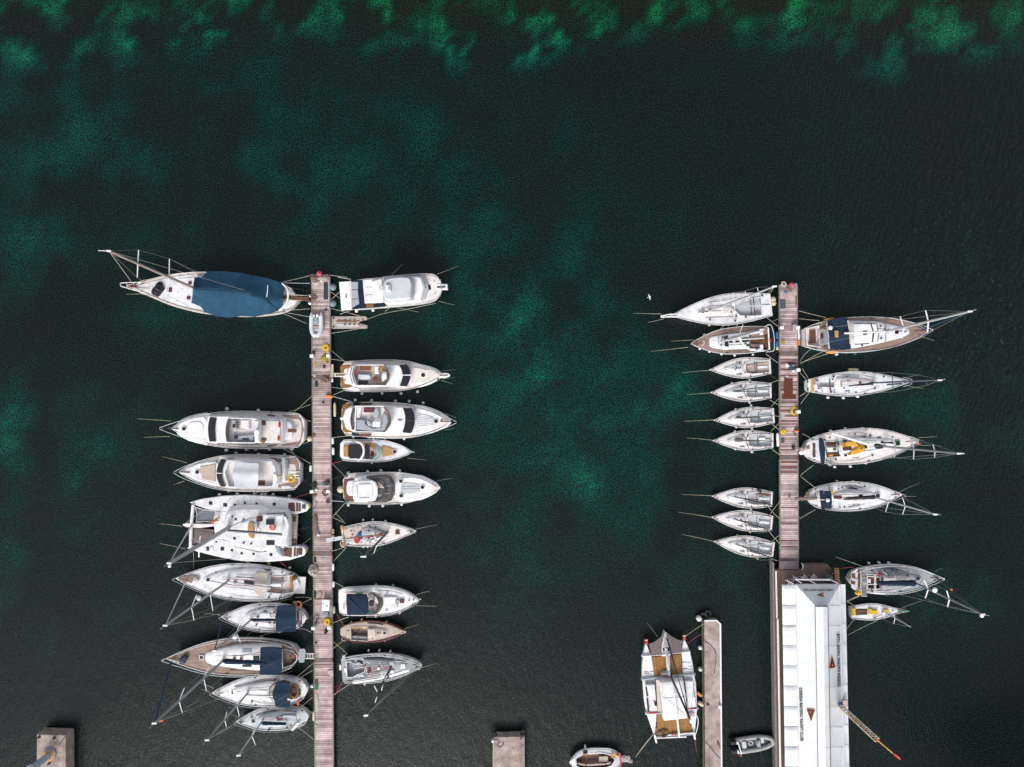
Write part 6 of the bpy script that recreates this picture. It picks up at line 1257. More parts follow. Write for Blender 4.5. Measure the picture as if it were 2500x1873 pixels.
# row of identical small keelboats
def keel(lab,C,bow,stern_mid,beam,mast,short,extra=True):
 cp=[(C_[0],C_[1])for C_ in PIT(bow,stern_mid,beam)]
 b=Boat("small_keelboat",lab,"sailboat",C,bow,stern_mid,beam,.85,1.05,RACER,short,"hull_white","deck_pinkish",holes=[cp],group="small white keelboats in a row at the right pier",camber=.07)
 return b
def PIT(bow,st,beam):
 d=Vector((bow[0]-st[0],bow[1]-st[1]));n=Vector((-d.y,d.x)).normalized()*beam;s_=Vector(st)
 return[tuple(s_+d*t+n*w_)for t,w_ in((.03,-.27),(.30,-.30),(.40,-.24),(.41,-.05),(.41,.05),(.40,.24),(.30,.30),(.03,.27))]
LO=dict(pts=None)
KB=[]
def keel_proto():
 C,bow,st,bm_=B4,(577,605),(1494,578),312
 b=keel("small white keelboat with black boom and pale cockpit, second of its row from the top",C,bow,st,bm_,True,"second small keelboat")
 d=Vector((bow[0]-st[0],bow[1]-st[1]));n=Vector((d.y,-d.x)).normalized()*bm_
 P=lambda t,w_:tuple(Vector(st)+d*t+n*w_)
 b.pit(0,.35,"pale_grey",rim="deck_pinkish");b.sol("coachroof",[P(.44,-.2),P(.44,.2),P(.60,.19),(P(.74,.10)),P(.78,0),P(.74,-.10),P(.60,-.19)],1.12,.25,"deck_white",fl=.14,rd=.08,crown=.04,sm=1)
 b.sol("bridge_deck",[P(.05,-.05),P(.22,-.06),P(.22,.06),P(.05,.05)],.72,.2,"deck_white",fl=.05)
 for t,w_ in((.12,.33),(.34,-.42),(.34,.42),(.5,.25),(.5,-.25),(.9,.05),(.93,-.03),(.07,-.4),(.07,.4)):b.winches([P(t,w_)],.95,.07)
 for w_ in(.28,-.28):b.tub("jib_track",[(*P(.56,w_),1.0),(*P(.47,w_*1.1),1.0)],.035,"mast_dark")
 b.tub("traveller",[(*P(.26,-.28),.9),(*P(.26,.28),.9)],.035,"mast_dark");b.tub("companion_bar",[(*P(.43,-.18),1.1),(*P(.41,-.26),.95)],.045,"mast_dark");b.tub("companion_bar",[(*P(.43,.18),1.1),(*P(.41,.26),.95)],.045,"mast_dark")
 b.tub("toe_rail",[(*P(.5,.44),.95),(*P(.75,.27),1.02),(*P(.97,.03),1.08)],.025,"alu_light");b.tub("toe_rail",[(*P(.5,-.44),.95),(*P(.75,-.27),1.02),(*P(.97,-.03),1.08)],.025,"alu_light")
 return b
kb=keel_proto()
def add_keel_mast(b,zt=11.2):
 base=b.L(920,585,1.2);tip=b.L(1478,510,zt)
 ma=b.part("mast",G().tube([base-Vector((0,0,.3)),tip],.075,8,.05),"mast_dark",None,True)
 for f,w_ in((.30,.95),(.62,.75)):
  q=base.lerp(tip,f)
  for s_ in(1,-1):b.part("spreader",G().tube([q,(q.x-.35,q.y+s_*w_,q.z)],.03,5),"mast_dark",ma)
 b.part("boom",G().tube([base+Vector((-.05,0,.7)),(base.x-2.7,base.y+.1,1.9)],.05,6),"mast_dark",None,True)
 g=G()
 for s_ in(1,-1):
  p=Vector((base.x-.2,s_*1.05,.95))
  for f,w_ in((.30,.95),(.62,.75)):q=base.lerp(tip,f);e=Vector((q.x-.35,q.y+s_*w_,q.z));g.tube([p,e],.012,4);p=e
  g.tube([p,tip],.012,4)
 b.part("shroud",g,"wire");b.part("forestay",G().tube([(b.len/2-.3,0,1.05),base.lerp(tip,.9)],.015,4),"wire")
def copy_thing(b,C,bow,stern,lab,short):
 B=C.W(bow[0],bow[1],1.05);S=C.W(stern[0],stern[1],.85);mid=(B+S)/2
 r=b.o.copy();COL.objects.link(r);r.location=(mid.x,mid.y,0);r.rotation_euler=(0,0,math.atan2(B.y-S.y,B.x-S.x));r["label"]=lab
 k=(Vector((B.x-S.x,B.y-S.y)).length)/b.len;r.scale=(k,k,1)
 def cp(o,pa):
  for ch in list(o.children):
   c=ch.copy();COL.objects.link(c);c.parent=pa;cp(ch,c)
 cp(b.o,r);bpy.context.view_layer.update()
 n=Thing.__new__(Boat);n.c=C;n.rot=r.rotation_euler.z;n.loc=Vector(r.location);n.o=r;n.cr,n.sr=math.cos(n.rot),math.sin(n.rot)
 n.short=short;n.nf={};n.bow,n.stern=bow,stern;n.zs,n.zb=.85,1.05;n.len=b.len;n.hb=b.hb;n.prof=b.prof;n.hw=b.hw;n.zd=b.zd
 return n
k1=copy_thing(kb,B4,(558,266),(1485,212),"small keelboat without mast and with bare beige cockpit, topmost of the small row","topmost small keelboat")
k1.tub("tiller_bar",[(1268,150,1.0),(1275,300,1.0)],.05,"mast_dark");k1.sol("beige_sole",[(1110,200),(1250,170),(1470,140),(1478,300),(1300,310),(1130,290)],.62,.03,"deck_beige",fl=0)
k1.winches([(918,238),(960,215),(972,232),(995,240),(955,262),(1028,235)],1.15,.07)
add_keel_mast(kb)
k3=copy_thing(kb,B4,(622,1020),(1537,950),"small keelboat with a red bag in its cockpit, third of its row from the top","third small keelboat")
k3.rect("red_bag",1185,1052,44,34,.8,.25,"red");k3.winches([(975,985),(1000,975),(985,965),(1025,970)],1.2,.1)
k4=copy_thing(kb,B4,(608,1325),(1523,1325),"small keelboat with brown ropes heaped at its mast, fourth of its row from the top","fourth small keelboat")
k4.part("rope_heap",G().lump(tuple(k4.L(1000,1315,1.1)),.55,.3,.18,0,3,rough=.8),"net_brown");k4.sol("cockpit_step",[(1320,1285),(1400,1285),(1400,1305),(1320,1305)],.8,.1,"white_paint")
k5=copy_thing(kb,B5,(672,288),(1700,338),"cluttered small keelboat with brown ropes and gear, first below the gap in the row","cluttered small keelboat")
k5.part("gear_heap",G().lump(tuple(k5.L(1545,258,.9)),.85,.15,.2,-.1,3,rough=.8),"net_brown");k5.part("gear_heap",G().lump(tuple(k5.L(1480,190,.95)),.3,.22,.2,-.5,5,rough=.6),"net_dark");k5.part("gear_heap",G().lump(tuple(k5.L(1545,402,.6)),.35,.15,.3,0,6,rough=.6),"net_brown");k5.part("red_lines",G().torus(tuple(k5.L(1400,345,.7)),.3,.03),"rope_red");k5.part("gear_heap",G().lump(tuple(k5.L(1560,295,.6)),.8,.3,.2,-.1,9,rough=.8),"cushion_grey")
k6=copy_thing(kb,B5,(668,643),(1700,745),"small keelboat with a red coil at its mast, middle of the lowest three","middle lower keelboat")
k6.part("red_lines",G().lump(tuple(k6.L(1165,690,1.1)),.2,.12,.15,0,3),"rope_red");k6.tub("tiller",[(1480,650,1.0),(1520,632,1.0),(1560,655,1.0)],.03,"wood_red")
k7=copy_thing(kb,B5,(708,1055),(1725,1190),"small keelboat with a round tan lid on its stern, lowest of the row","lowest small keelboat")
k7.disc("round_lid",1678,1232,26,.9,.1,"net_brown");k7.disc("lid_knob",1678,1232,9,1.0,.06,"deck_cream");k7.tub("outboard_pole",[(1190,1122,1.4),(1580,1092,1.2)],.04,"alu");k7.rect("pole_grip",1520,1090,130,14,1.2,.1,"net_brown")
kb.lines([("bow","rope_green",[(575,610,1.0),(175,640,-.1)]),("upper stern","rope",[(1470,465,.9),(1605,418,.8)]),("lower stern","rope",[(1465,712,.9),(1612,798,.8)])]);kb.fenders([(912,462),(1175,757)],r=.12);k1.fenders([(1172,412),(1195,378)][:1],r=.12)
kb.fenders([(1150,442)][:0]);k3.fenders([(965,858),(1195,800),(975,1123)],r=.13);k4.fenders([(955,1190),(1212,1148),(960,1452),(1210,1498)],r=.13);k5.fenders([(1345,512)],r=.12);k6.fenders([(1328,893)],"fender_cream",.13);k7.fenders([(1118,958),(1455,1345)],"fender_cream",.12)
k1.lines([("bow","rope_green",[(560,272,1.0),(92,312,-.1)]),("lower stern","rope_dark",[(1475,345,.9),(1600,415,.8)]),("upper stern","rope",[(1415,30,.9),(1590,160,.8)])]);k3.lines([("bow","rope_yellow",[(625,1015,1.0),(115,1040,-.1)]),("upper stern","rope",[(1490,818,.9),(1605,690,.8)]),("lower stern","rope",[(1510,1082,.9),(1615,1170,.8)]),("transom","rope_green",[(1545,955,.7),(1625,965,.8)])])
k4.lines([("bow","rope_yellow",[(608,1318,1.0),(170,1278,-.1)]),("upper stern","rope",[(1485,1185,.9),(1608,1065,.8)]),("lower stern","rope",[(1498,1450,.9),(1615,1538,.8)])]);k5.lines([("bow","rope_yellow",[(672,280,1.0),(100,258,-.1)]),("lower stern","rope",[(1640,480,.9),(1740,600,.8),(1815,660,.8)])])
k6.lines([("bow","rope_yellow",[(670,645,1.0),(25,545,-.1)]),("upper stern","rope",[(1668,585,.9),(1820,380,.8)]),("lower stern","rope",[(1640,880,.9),(1812,1082,.8)])]);k7.lines([("bow","rope_yellow",[(710,1052,1.0),(85,912,-.1)]),("upper stern","rope",[(1700,1045,.9),(1808,950,.8)]),("lower stern","rope_green",[(1660,1345,.9),(1790,1375,.85)]),("lower stern quarter","rope_dark",[(1690,1365,.9),(1755,1450,.8)])])
# RIGHT PIER, RIGHT SIDE
cp=[(222,292),(358,260),(372,492),(235,470)]
b=Boat("sailing_yacht","broad teak-decked sailing yacht with navy canopy, topmost on the right of the right pier","sailboat",B6,(1600,312),(208,388),402,1.5,2.0,[(0,.52),(.1,.76),(.25,.95),(.4,1),(.56,.96),(.72,.80),(.86,.52),(.94,.28),(1,.03)],"broad teak yacht","hull_white","teak",holes=[cp])
b.pit(0,.5,"deck_pinkish",rim="white_paint");b.sol("bench",[(262,300),(330,290),(335,450),(265,455)],1.2,.2,"teak_dark",fl=0);b.sol("centre_cockpit",[(372,300),(470,260),(490,450),(400,480)],1.75,.3,"deck_grey",fl=.1)
cabin(b,[(470,215),(720,202),(1000,205),(1120,225),(1290,262),(1385,290),(1392,345),(1300,390),(1130,430),(1000,460),(730,508),(490,505)],.5,"deck_white",sm=0,rd=.1);b.sol("pilot_roof",[(745,225),(1015,228),(1038,335),(1030,442),(780,460),(750,340)],2.35,.4,"gelcoat",rd=.1)
b.stripe("deck_window",[(945,228,2.38),(972,330,2.4),(962,442,2.38)],[(1018,232,2.2),(1040,335,2.2),(1032,440,2.2)],"dark_glass");b.tub("window_strip",[(760,230,2.3),(950,233,2.3)],.06,"mast_dark");b.tub("window_strip",[(772,464,2.25),(930,456,2.25)],.06,"mast_dark");b.hatch(1243,325,44,z=2.08,frame=None);b.hatch(887,336,48,z=2.42,frame=None)
cover(b,"canopy",[((460,198),(478,360),(490,512)),((550,172),(560,355),(560,522)),((640,156),(650,345),(650,528)),((695,166),(725,345),(728,515))],3.0,3.25,"navy",wob=.05);b.rect("roof_panel",565,348,42,78,3.35,.04,"tan");b.tub("canopy_edge",[(690,195,3.1),(712,330,3.25),(718,460,3.1)],.08,"fender_cream")
b.tub("cover_bar",[(700,300,2.5),(745,225,2.45),(762,300,2.5),(762,440,2.45)],.06,"white_paint");b.rig((1115,325),(2062,95),[((1280,152),(1320,270),(1300,400)),((1565,82),(1597,218),(1588,335))],r=.15,m="alu_light",zbase=2.3,stay=(1535,300),stay_m="blue_tarp",stay_r=.12,sm="white_paint",spr_r=.09,back=[(260,300),(300,480)])
b.boom((1115,322),(652,340),3.5,.11,"white_paint");b.rails(.08,1.0,.7,.028,ext=.1);b.winches([(815,252),(825,422),(1058,262),(1065,398),(1148,305),(850,478),(425,290)],2.1);b.tub("deck_track",[(1108,215,2.1),(1118,440,2.1)],.03,"mast_dark")
for u,v in((420,222),(440,505)):b.disc("round_locker",u,v,26,1.6,.2,"net_brown")
b.ball("dome",494,278,26,3.4,"white_paint");b.rect("yellow_cap",425,292,22,26,1.9,.15,"yellow");b.rect("red_locker",403,370,30,56,1.85,.1,"dark_red");b.wheel(385,440,2.2,.45)
item("yellow_bundle","yellow rope bundle on the lower stern rail of the broad teak yacht","rope bundle",G().lump((0,0,0),.7,.2,.25,0,8,rough=.6),"gold",B6.W(515,548,1.6));item("tan_bundle","tan folded cloth on the upper rail of the broad teak yacht","cloth",G().lump((0,0,0),.65,.16,.2,.1,8,rough=.4),"tan",B6.W(482,180,1.6))
b.fenders([(572,573)],r=.17);b.fenders([(778,570),(1160,494)],"fender_navy",.17)
b.gear()
b.lines([("lower bow","rope_yellow",[(1465,360,1.9),(1680,425,-.1)]),("upper stern","rope_yellow",[(450,165,1.6),(140,88,.75)]),("upper stern quarter","rope",[(370,198,1.6),(140,176,.75)]),("transom","rope_yellow",[(208,298,1.5),(158,310,.75)]),("lower transom","rope_green",[(275,515,1.4),(190,590,.9),(150,665,.7)]),("lower stern","rope_yellow",[(408,548,1.4),(155,682,.75)]),("lower stern quarter","rope",[(478,566,1.4),(160,672,.75)])])
# slim yacht with navy mast
cp=[(372,892),(545,888),(545,948),(375,945)]
b=Boat("sailing_yacht","slim all-white sailing yacht with dark blue mast and yellow strap across its stern","sailboat",B6,(1410,882),(240,930),278,1.2,1.5,[(0,.50),(.06,.60),(.2,.84),(.38,1),(.52,.97),(.68,.78),(.82,.48),(.93,.2),(1,.03)],"navy-mast yacht","hull_white","deck_white",holes=[cp])
b.pit(0,.4,"pale_grey");b.sol("stern_scoop",[(205,885),(225,862),(250,860),(252,1005),(228,1000),(204,960)],1.15,.3,"fender_green",fl=-.05);cabin(b,[(560,850),(620,838),(760,842),(960,868),(1020,890),(1000,935),(800,965),(600,985),(560,960)],.32,"gelcoat")
b.rect("stern_strap",297,925,26,158,1.5,.1,"gold");b.ball("dome",326,926,22,1.7,"white_paint");b.tub("window_strip",[(625,842,1.5),(700,835,1.52),(800,842,1.5)],.06,"alu");b.tub("side_line",[(620,880,1.55),(735,878,1.56)],.03,"mast_dark");b.tub("side_line",[(700,940,1.56),(740,938,1.56)],.04,"alu")
b.hatch(832,905,30,48,1.6,frame=None,m="dark_red");b.rect("companion",617,912,18,60,1.6,.08,"tan");b.hatch(962,898,40,26,1.56,frame=None);b.sol("deck_window",[(665,982),(720,978),(705,995),(655,995)],1.5,.06,"fender_blue",fl=0);b.rect("traveller",492,920,10,140,1.4,.1,"teak_dark");b.tub("tiller",[(345,905,1.5),(415,1002,1.5)],.04,"wood_red")
b.rig((980,898),(1722,868),[((1190,782),(1195,887),(1202,998)),((1380,800),(1382,880),(1386,965)),((1585,828),(1572,872),(1586,922))],r=.11,m="mast_navy",zbase=1.7,sm="mast_navy",stay=(1395,895),stay_m="mast_navy",stay_r=.04,back=[(260,930)])
b.tub("spinnaker_pole",[(1130,920,2.1),(1300,905,2.4)],.1,"mast_navy");b.rails(.02,1.0,.6,.02,ext=.0);b.tub("anchor_frame",[(1310,835,2.1),(1400,850,2.2),(1425,880,2.2),(1400,920,2.2),(1315,940,2.1)],.04,"steel",cur=1);b.winches([(530,830),(520,858),(348,872),(540,1002),(360,960),(505,998),(1095,828),(995,962),(645,955),(690,870)],1.45,.1);b.rect("stern_lid",240,880,12,40,1.4,.1,"mast_dark");b.rect("stern_lid",243,975,12,40,1.4,.1,"mast_dark")
fender(B6,770,752,"long tan fender floating along the upper side of the navy-mast yacht","fender_cream",.2,1.3,.5,True,-.02)
b.fenders([(475,1063),(648,1068),(810,1052)],r=.15)
b.gear()
b.lines([("upper bow","rope_green",[(1390,830,1.6),(1510,798,-.1)]),("lower bow","rope_yellow",[(1390,938,1.6),(1550,962,-.1)]),("upper stern","rope",[(250,850,1.2),(178,735,.75)]),("upper stern cleat","rope",[(225,860,1.2),(150,780,.75)]),("lower stern cleat","rope",[(215,1008,1.2),(150,1050,.75)]),("lower stern","rope_yellow",[(252,1015,1.2),(155,1140,.75)])])
# yacht with yellow sails on the coachroof
cp=[(430,318),(600,310),(625,400),(610,480),(450,492),(430,400)]
b=Boat("sailing_yacht","white sailing yacht with two yellow sail bags on its coachroof and three-spreader mast","sailboat",B7,(1502,308),(197,415),402,1.4,1.8,ROUND,"yellow-bag yacht","hull_white","deck_pinkish",holes=[cp])
b.pit(0,.5,"deck_cream",rim="gelcoat");cabin(b,[(630,290),(800,262),(1000,280),(1200,290),(1260,330),(1200,370),(1000,430),(850,480),(640,505),(610,400)],.4,"deck_white")
b.sol("aft_deck",[(290,300),(380,285),(385,520),(300,510)],1.5,.06,"deck_white",fl=0)
for v in(362,420,466):b.rect("solar_panel",312,v,32,52,1.6,.05,"glass_smoke")
b.sol("folded_bimini",[(370,275),(392,270),(412,278),(430,330),(440,400),(438,500),(430,575),(395,578),(385,480),(372,380)],2.9,.3,"navy",fl=-.05,rd=.08);b.boom((930,345),(510,218),2.6,.12,"white_paint","cushion_white",.22)
for q in([(635,338),(690,318),(755,300),(815,318),(818,366),(720,366),(640,372)],[(708,465),(770,400),(852,345),(886,372),(888,410),(840,440),(770,460),(725,470)]):b.sol("yellow_sail_bag",q,2.15,.3,"yellow_sail",fl=.05,rd=.1,crown=.05)
b.rect("companionway",685,392,95,45,1.98,.1,"dark_red");b.sol("black_sail",[(988,338),(1060,340),(1105,370),(1090,395),(1020,400),(992,380)],1.95,.25,"black_cloth",rd=.1,sm=1);b.rect("hatch",1080,322,30,22,1.95,.1,"dark_glass");b.hatch(1254,332,42,46,1.85,frame="green_paint");b.hatch(890,370,36,44,2.0,frame=None);b.rect("hatch",660,305,44,22,1.9,.08,"dark_glass");b.rect("hatch",668,472,30,22,1.9,.08,"dark_glass")
b.sol("cockpit_table",[(472,382),(570,375),(578,425),(480,432)],1.75,.5,"white_paint");b.rect("green_bag",545,402,36,30,1.85,.12,"green");b.sol("bench",[(432,322),(590,318),(590,345),(432,350)],1.3,.3,"teak_dark",fl=0);b.sol("bench",[(450,455),(600,445),(605,470),(455,488)],1.3,.3,"teak_dark",fl=0);b.rect("tan_cushion",500,474,52,26,1.42,.12,"gold")
b.rig((1105,370),(1940,448),[((1190,265),(1222,382),(1215,495)),((1405,282),(1436,398),(1430,515)),((1648,345),(1670,412),(1667,495))],r=.14,m="alu",zbase=2.1,sm="alu_light",spr_r=.08,back=[(300,300),(320,560)]);b.part("furled_headsail",G().tube([b.L(1505,312,2.1),b.L(1760,392,9)],.16,8,.05),"navy_flat",None,True)
b.tub("antenna",[(1945,448,b.mast_top.z),(1995,450,b.mast_top.z+.5)],.04,"white_paint");b.rails(.04,1.0,.65,.022);b.winches([(555,515),(430,295),(878,262),(943,248),(965,468),(1190,265),(450,530),(400,300),(660,440)],1.6);b.rect("orange_bow_flag",1492,342,30,22,2.2,.1,"orange");b.rect("window_strip",870,262,60,8,1.7,.05,"dark_glass");b.rect("window_strip",1045,268,45,8,1.7,.05,"dark_glass");b.rect("window_strip",780,494,70,8,1.7,.05,"dark_glass")
coil("grey coiled hose on the lower rail of the yacht with yellow sail bags",B7,490,558,30,1.7,"cushion_grey",thick=.04)
t=Thing("gangplank","short grey-brown boarding plank from the pier to the yacht with yellow sail bags","gangplank",B7,at=(190,395,1.1))
t.sol("plank",[(98,390),(262,368),(264,398),(100,422)],1.6,.1,"plank_wood",fl=0)
for k in range(3):t.sol("tread",[(105+k*52,392-k*7),(130+k*52,389-k*7),(131+k*52,416-k*7),(106+k*52,419-k*7)],1.64,.04,"float_grey",fl=0)
b.fenders([(505,195),(672,168),(860,166),(550,600),(727,595),(900,557)],r=.15);fender(B7,174,437,"large white ball fender between the right pier and the stern of the yellow-bag yacht",r=.3,L=.55)
b.gear()
b.lines([("upper bow","rope_yellow",[(1480,272,1.7),(1715,258,-.1)]),("middle bow","rope_yellow",[(1510,355,1.8),(1755,365,-.1)]),("upper stern","rope",[(265,270,1.4),(178,225,.75)]),("lower stern","rope_yellow",[(305,580,1.4),(160,692,.75)])])
# yacht with solar panels and plank
cp=[(520,925),(630,930),(630,975),(520,990)]
b=Boat("sailing_yacht","white sailing yacht with black boom wrap and a long brown plank to the pier","sailboat",B7,(1302,915),(246,945),332,1.2,1.6,ROUND,"brown-plank yacht","hull_white","deck_white",holes=[cp])
b.pit(0,.4,"deck_pinkish",rim="gelcoat");cabin(b,[(530,905),(700,862),(880,872),(1000,900),(1060,930),(1000,965),(850,1005),(640,1010),(530,980)],.35,"gelcoat")
b.sol("bimini",[(425,872),(500,868),(512,920),(515,1000),(508,1070),(440,1068),(428,960)],2.7,.1,"navy",fl=0,crown=.05);b.sol("solar_panel",[(372,862),(418,864),(428,964),(380,966)],2.6,.05,"solar",fl=0);b.sol("solar_panel",[(380,974),(430,976),(438,1080),(398,1080)],2.6,.05,"solar",fl=0);b.tub("panel_frame",[(378,970,2.66),(432,968,2.66)],.04,"white_paint");b.ball("dome",465,973,23,2.85,"white_paint")
b.rect("companionway",580,942,90,36,1.65,.12,"dark_red");b.hatch(838,927,46,30,1.66,frame=None);b.hatch(1028,925,48,42,1.62);b.rect("yellow_bag",518,886,30,36,1.7,.2,"yellow")
for q in([(670,830),(760,832),(815,842),(800,852),(700,845)],[(690,1046),(825,1020),(820,1030),(700,1052)]):b.sol("side_window",q,1.5,.06,"dark_glass",fl=0)
b.tub("toe_stripe",[(640,822,1.4),(760,822,1.45),(860,835,1.45)],.03,"mast_dark")
b.rig((1012,948),(1672,1133),[((1180,878),(1150,988),(1115,1108)),((1305,945),(1337,1040),(1307,1136))],r=.11,m="alu_light",zbase=1.7,stay=(1300,930),stay_m="mast_dark",stay_r=.03,back=[(280,950)],sm="white_paint");b.boom((1005,946),(640,962),2.4,.08,"alu_light","net_dark",.2);b.rails(.04,1.0,.6,.022,ext=.1);b.winches([(478,850),(880,820),(585,842),(600,1052),(700,940)],1.5,.09);b.wheel(350,910,1.8,.4)
b.sol("stern_cap",[(228,890),(245,888),(245,915),(228,912)],1.3,.2,"tan")
t=Thing("gangplank","long weathered brown plank from the right pier to the yacht with black boom wrap","gangplank",B7,at=(215,955,1.0))
t.sol("plank",[(92,938),(345,938),(346,968),(94,980)],1.55,.1,"plank_wood",fl=0);t.tub("side_bar",[(95,944,1.6),(345,943,1.6)],.03,"net_dark")
b.fenders([(577,762),(760,766),(935,795)],"fender_cream",.14)
b.gear()
b.lines([("upper bow","rope_green",[(1265,885,1.6),(1520,770,-.1)]),("bow","rope_yellow",[(1325,932,1.4),(1470,932,-.1)]),("upper stern","rope",[(318,830,1.2),(158,705,.75)]),("lower stern","rope",[(325,1082,1.2),(148,1182,.75)])])
# grey yacht with two solar panels beside the club house
cp=[(1000,165),(1130,172),(1132,290),(1100,300),(1000,298)]
b=Boat("sailing_yacht","grey-decked yacht with navy sail cover and two white-framed solar panels beside the terrace","sailboat",B8,(1700,198),(838,220),278,1.4,1.8,ROUND,"two-panel yacht","hull_white","deck_grey",holes=[cp])
b.pit(0,.5,"teak_dark",rim="gelcoat");b.sol("stern_deck",[(845,150),(900,110),(935,105),(938,340),(900,330),(850,290)],1.46,.1,"deck_white",fl=0)
for q in([(850,160),(885,158),(888,198),(855,200)],[(850,225),(888,225),(885,262),(852,258)],[(912,120),(932,118),(932,290),(912,290)]):b.sol("teak_seat",q,1.56,.12,"teak_dark",fl=0)
b.sol("stern_step",[(860,198),(915,210),(915,240),(858,226)],1.6,.15,"pale_grey");cabin(b,[(1140,165),(1350,160),(1500,175),(1530,205),(1500,250),(1300,300),(1140,318)],.35,"deck_grey",sm=0)
for q in([(940,105),(1100,100),(1300,112),(1440,140),(1540,160),(1545,215),(1500,260)],[(1000,325),(1200,322),(1330,300),(1450,265)],[(1150,190),(1260,195)],[(1440,205),(1535,200)],[(1240,150),(1270,190)],[(1150,140),(1190,170)],[(1280,165),(1300,195)]):b.tub("deck_stripe",[(x,y,b.zs+.42 if 1150<x<1520 and 165<y<310 else b.zs+.12)for x,y in q],.05,"white_paint",n=5)
b.sol("white_side_band",[(1010,345),(1150,352),(1300,335),(1450,295),(1450,285),(1290,318),(1150,335),(1010,330)],1.48,.08,"white_paint",fl=0);b.tub("batten",[(1130,108,1.6),(1250,112,1.6),(1330,128,1.6)],.06,"mast_dark")
for y0_ in(134,262):
 q=[(936,y0_),(986,y0_-2),(998,y0_+114),(947,y0_+115)];o=b.sol("solar_panel",q,2.9,.06,"solar_white",fl=0)
 for i in range(4):
  for j in range(8):
   u=q[0][0]+7+i*11.2+j*1.4;v=y0_+8+j*13.2;b.rect("cell",u+3,v+4,9,10.5,2.925,.02,"solar",o)
b.hatch(1483,205,30,z=1.85,frame=None);b.rect("hatch",1383,178,20,18,1.85,.1,"mat_dark");b.rect("companion",1143,212,12,30,1.9,.15,"dark_glass");b.rect("hatch_garage",1215,210,110,30,1.85,.15,"pale_grey");b.rect("red_bag",1122,165,26,22,1.8,.25,"red");b.rect("engine_box",1022,228,22,36,1.7,.4,"white_paint")
o=b.part("registration",G(),"blue_cloth")
cu=bpy.data.curves.new("t",'FONT');cu.body="FFX360";cu.size=1;cu.offset=.02;tb=bpy.data.objects.new("t",cu);COL.objects.link(tb);bpy.context.view_layer.update()
me=bpy.data.meshes.new_from_object(tb.evaluated_get(bpy.context.evaluated_depsgraph_get()));bpy.data.objects.remove(tb)
p0,p1=b.L(1215,139,1.6),b.L(1290,141,1.6);ux=(p1-p0).normalized();uy=Vector((-ux.y,ux.x,0));wd=max(v.co.x for v in me.vertices)
for v in me.vertices:v.co=p0+ux*(v.co.x/wd*(p1-p0).length)+uy*(v.co.y*.62)+Vector((0,0,0))
me.materials.append(MATS["blue_cloth"]);me.name="registration";o.data=me
for k,yy in enumerate((182,262)):b.tub("cockpit_bar",[(1000,yy,2.0),(1110,yy+(8 if k==0 else-8),2.0)],.05,"white_paint")
for u in(1066,1078):b.tub("cockpit_bar",[(u,168,2.0),(u+2,320,2.0)],.04,"white_paint")
b.rig((1460,250),(2092,543),[((1537,215),(1577,303),(1548,392)),((1750,318),(1778,400),(1760,475))],r=.13,m="alu",zbase=2.1,stay=(1650,195),stay_m="mast_dark",stay_r=.10,back=[(860,250)],sm="white_paint",spr_r=.09);b.boom((1455,248),(1095,248),2.9,.1,"alu_light","navy",.38)
zt=b.mast_top.z;b.ball("radar_dome",1640,312,26,zt*.45,"white_paint",fz=.7);b.ball("orange_ball",1796,308,13,zt*.55,"orange");b.ball("masthead_ball",2084,556,19,zt-.2,"white_paint");b.rails(.03,1.0,.65,.03,"white_paint");b.tub("bow_roller",[(1660,180,2.0),(1712,190,2.0),(1708,212,2.0),(1665,215,2.0)],.05,"dark_red");b.winches([(1195,175),(1198,270),(1285,268),(1040,130),(1045,328)],1.8,.1)
item("yellow_horseshoe","yellow rescue float on the lower stern corner of the two-panel yacht","float",G().lump((0,0,0),.45,.3,.3,.7,8,rough=.3),"yellow",B8.W(918,337,1.6),-.7)
b.fenders([(1022,62),(1118,58),(1212,60)],r=.14)
b.gear()
b.lines([("upper stern","rope",[(955,90,1.4),(700,0,.8)]),("bow","rope_yellow",[(1640,138,1.6),(1720,105,-.1)]),("upper stern corner","rope_red",[(870,95,1.4),(738,110,1.1)]),("lower stern","rope",[(935,362,1.4),(805,415,1.1)]),("lower stern cleat","rope",[(925,372,1.3),(805,425,1.1)])])
# tiny yellow-seated keelboat
cp=[(858,492),(1000,488),(1000,545),(858,555)]
b=Boat("small_sailboat","tiny white sailboat with bright yellow seats and green bowsprit beside the terrace","sailboat",B8,(1330,512),(848,528),158,.8,1.0,[(0,.72),(.2,.92),(.42,1),(.6,.86),(.78,.55),(.9,.28),(1,.03)],"yellow-seated boat","hull_white","deck_white",holes=[cp])
b.pit(0,.35,"pale_grey");b.sol("bench",[(895,500),(998,497),(998,530),(895,532)],.75,.2,"teak_dark",fl=0)
for q in([(857,486),(890,484),(893,555),(860,557)],[(1012,492),(1040,492),(1048,505),(1095,505),(1100,545),(1040,546),(1016,540)],[(1160,497),(1200,495),(1206,520),(1190,536),(1168,530)]):b.sol("yellow_seat",q,1.12,.2,"yellow",fl=0)
b.tub("bowsprit",[(1290,513,1.1),(1398,513,1.2)],.08,"green_paint");b.tub("bowsprit_stay",[(1250,480,1.0),(1398,511,1.2)],.03,"rope_green");b.tub("bowsprit_stay",[(1250,543,1.0),(1398,515,1.2)],.03,"rope");b.tub("tiller",[(820,522,1.0),(890,520,1.1)],.04,"green_paint");b.rect("outboard_motor",815,500,14,32,.9,.6,"rubber")
b.rig((1150,515),(1408,662),[((1250,545),(1262,582),(1250,632))],r=.07,m="alu_light",zbase=1.1,sm="white_paint",spr_r=.05,head=False);b.tub("window_strip",[(1050,580,1.0),(1140,545,1.1)],.04,"mast_dark");b.winches([(1140,520),(1210,540),(1240,508),(1072,580),(1180,560)],1.0,.06);b.rails(.6,1.0,.3,.02)
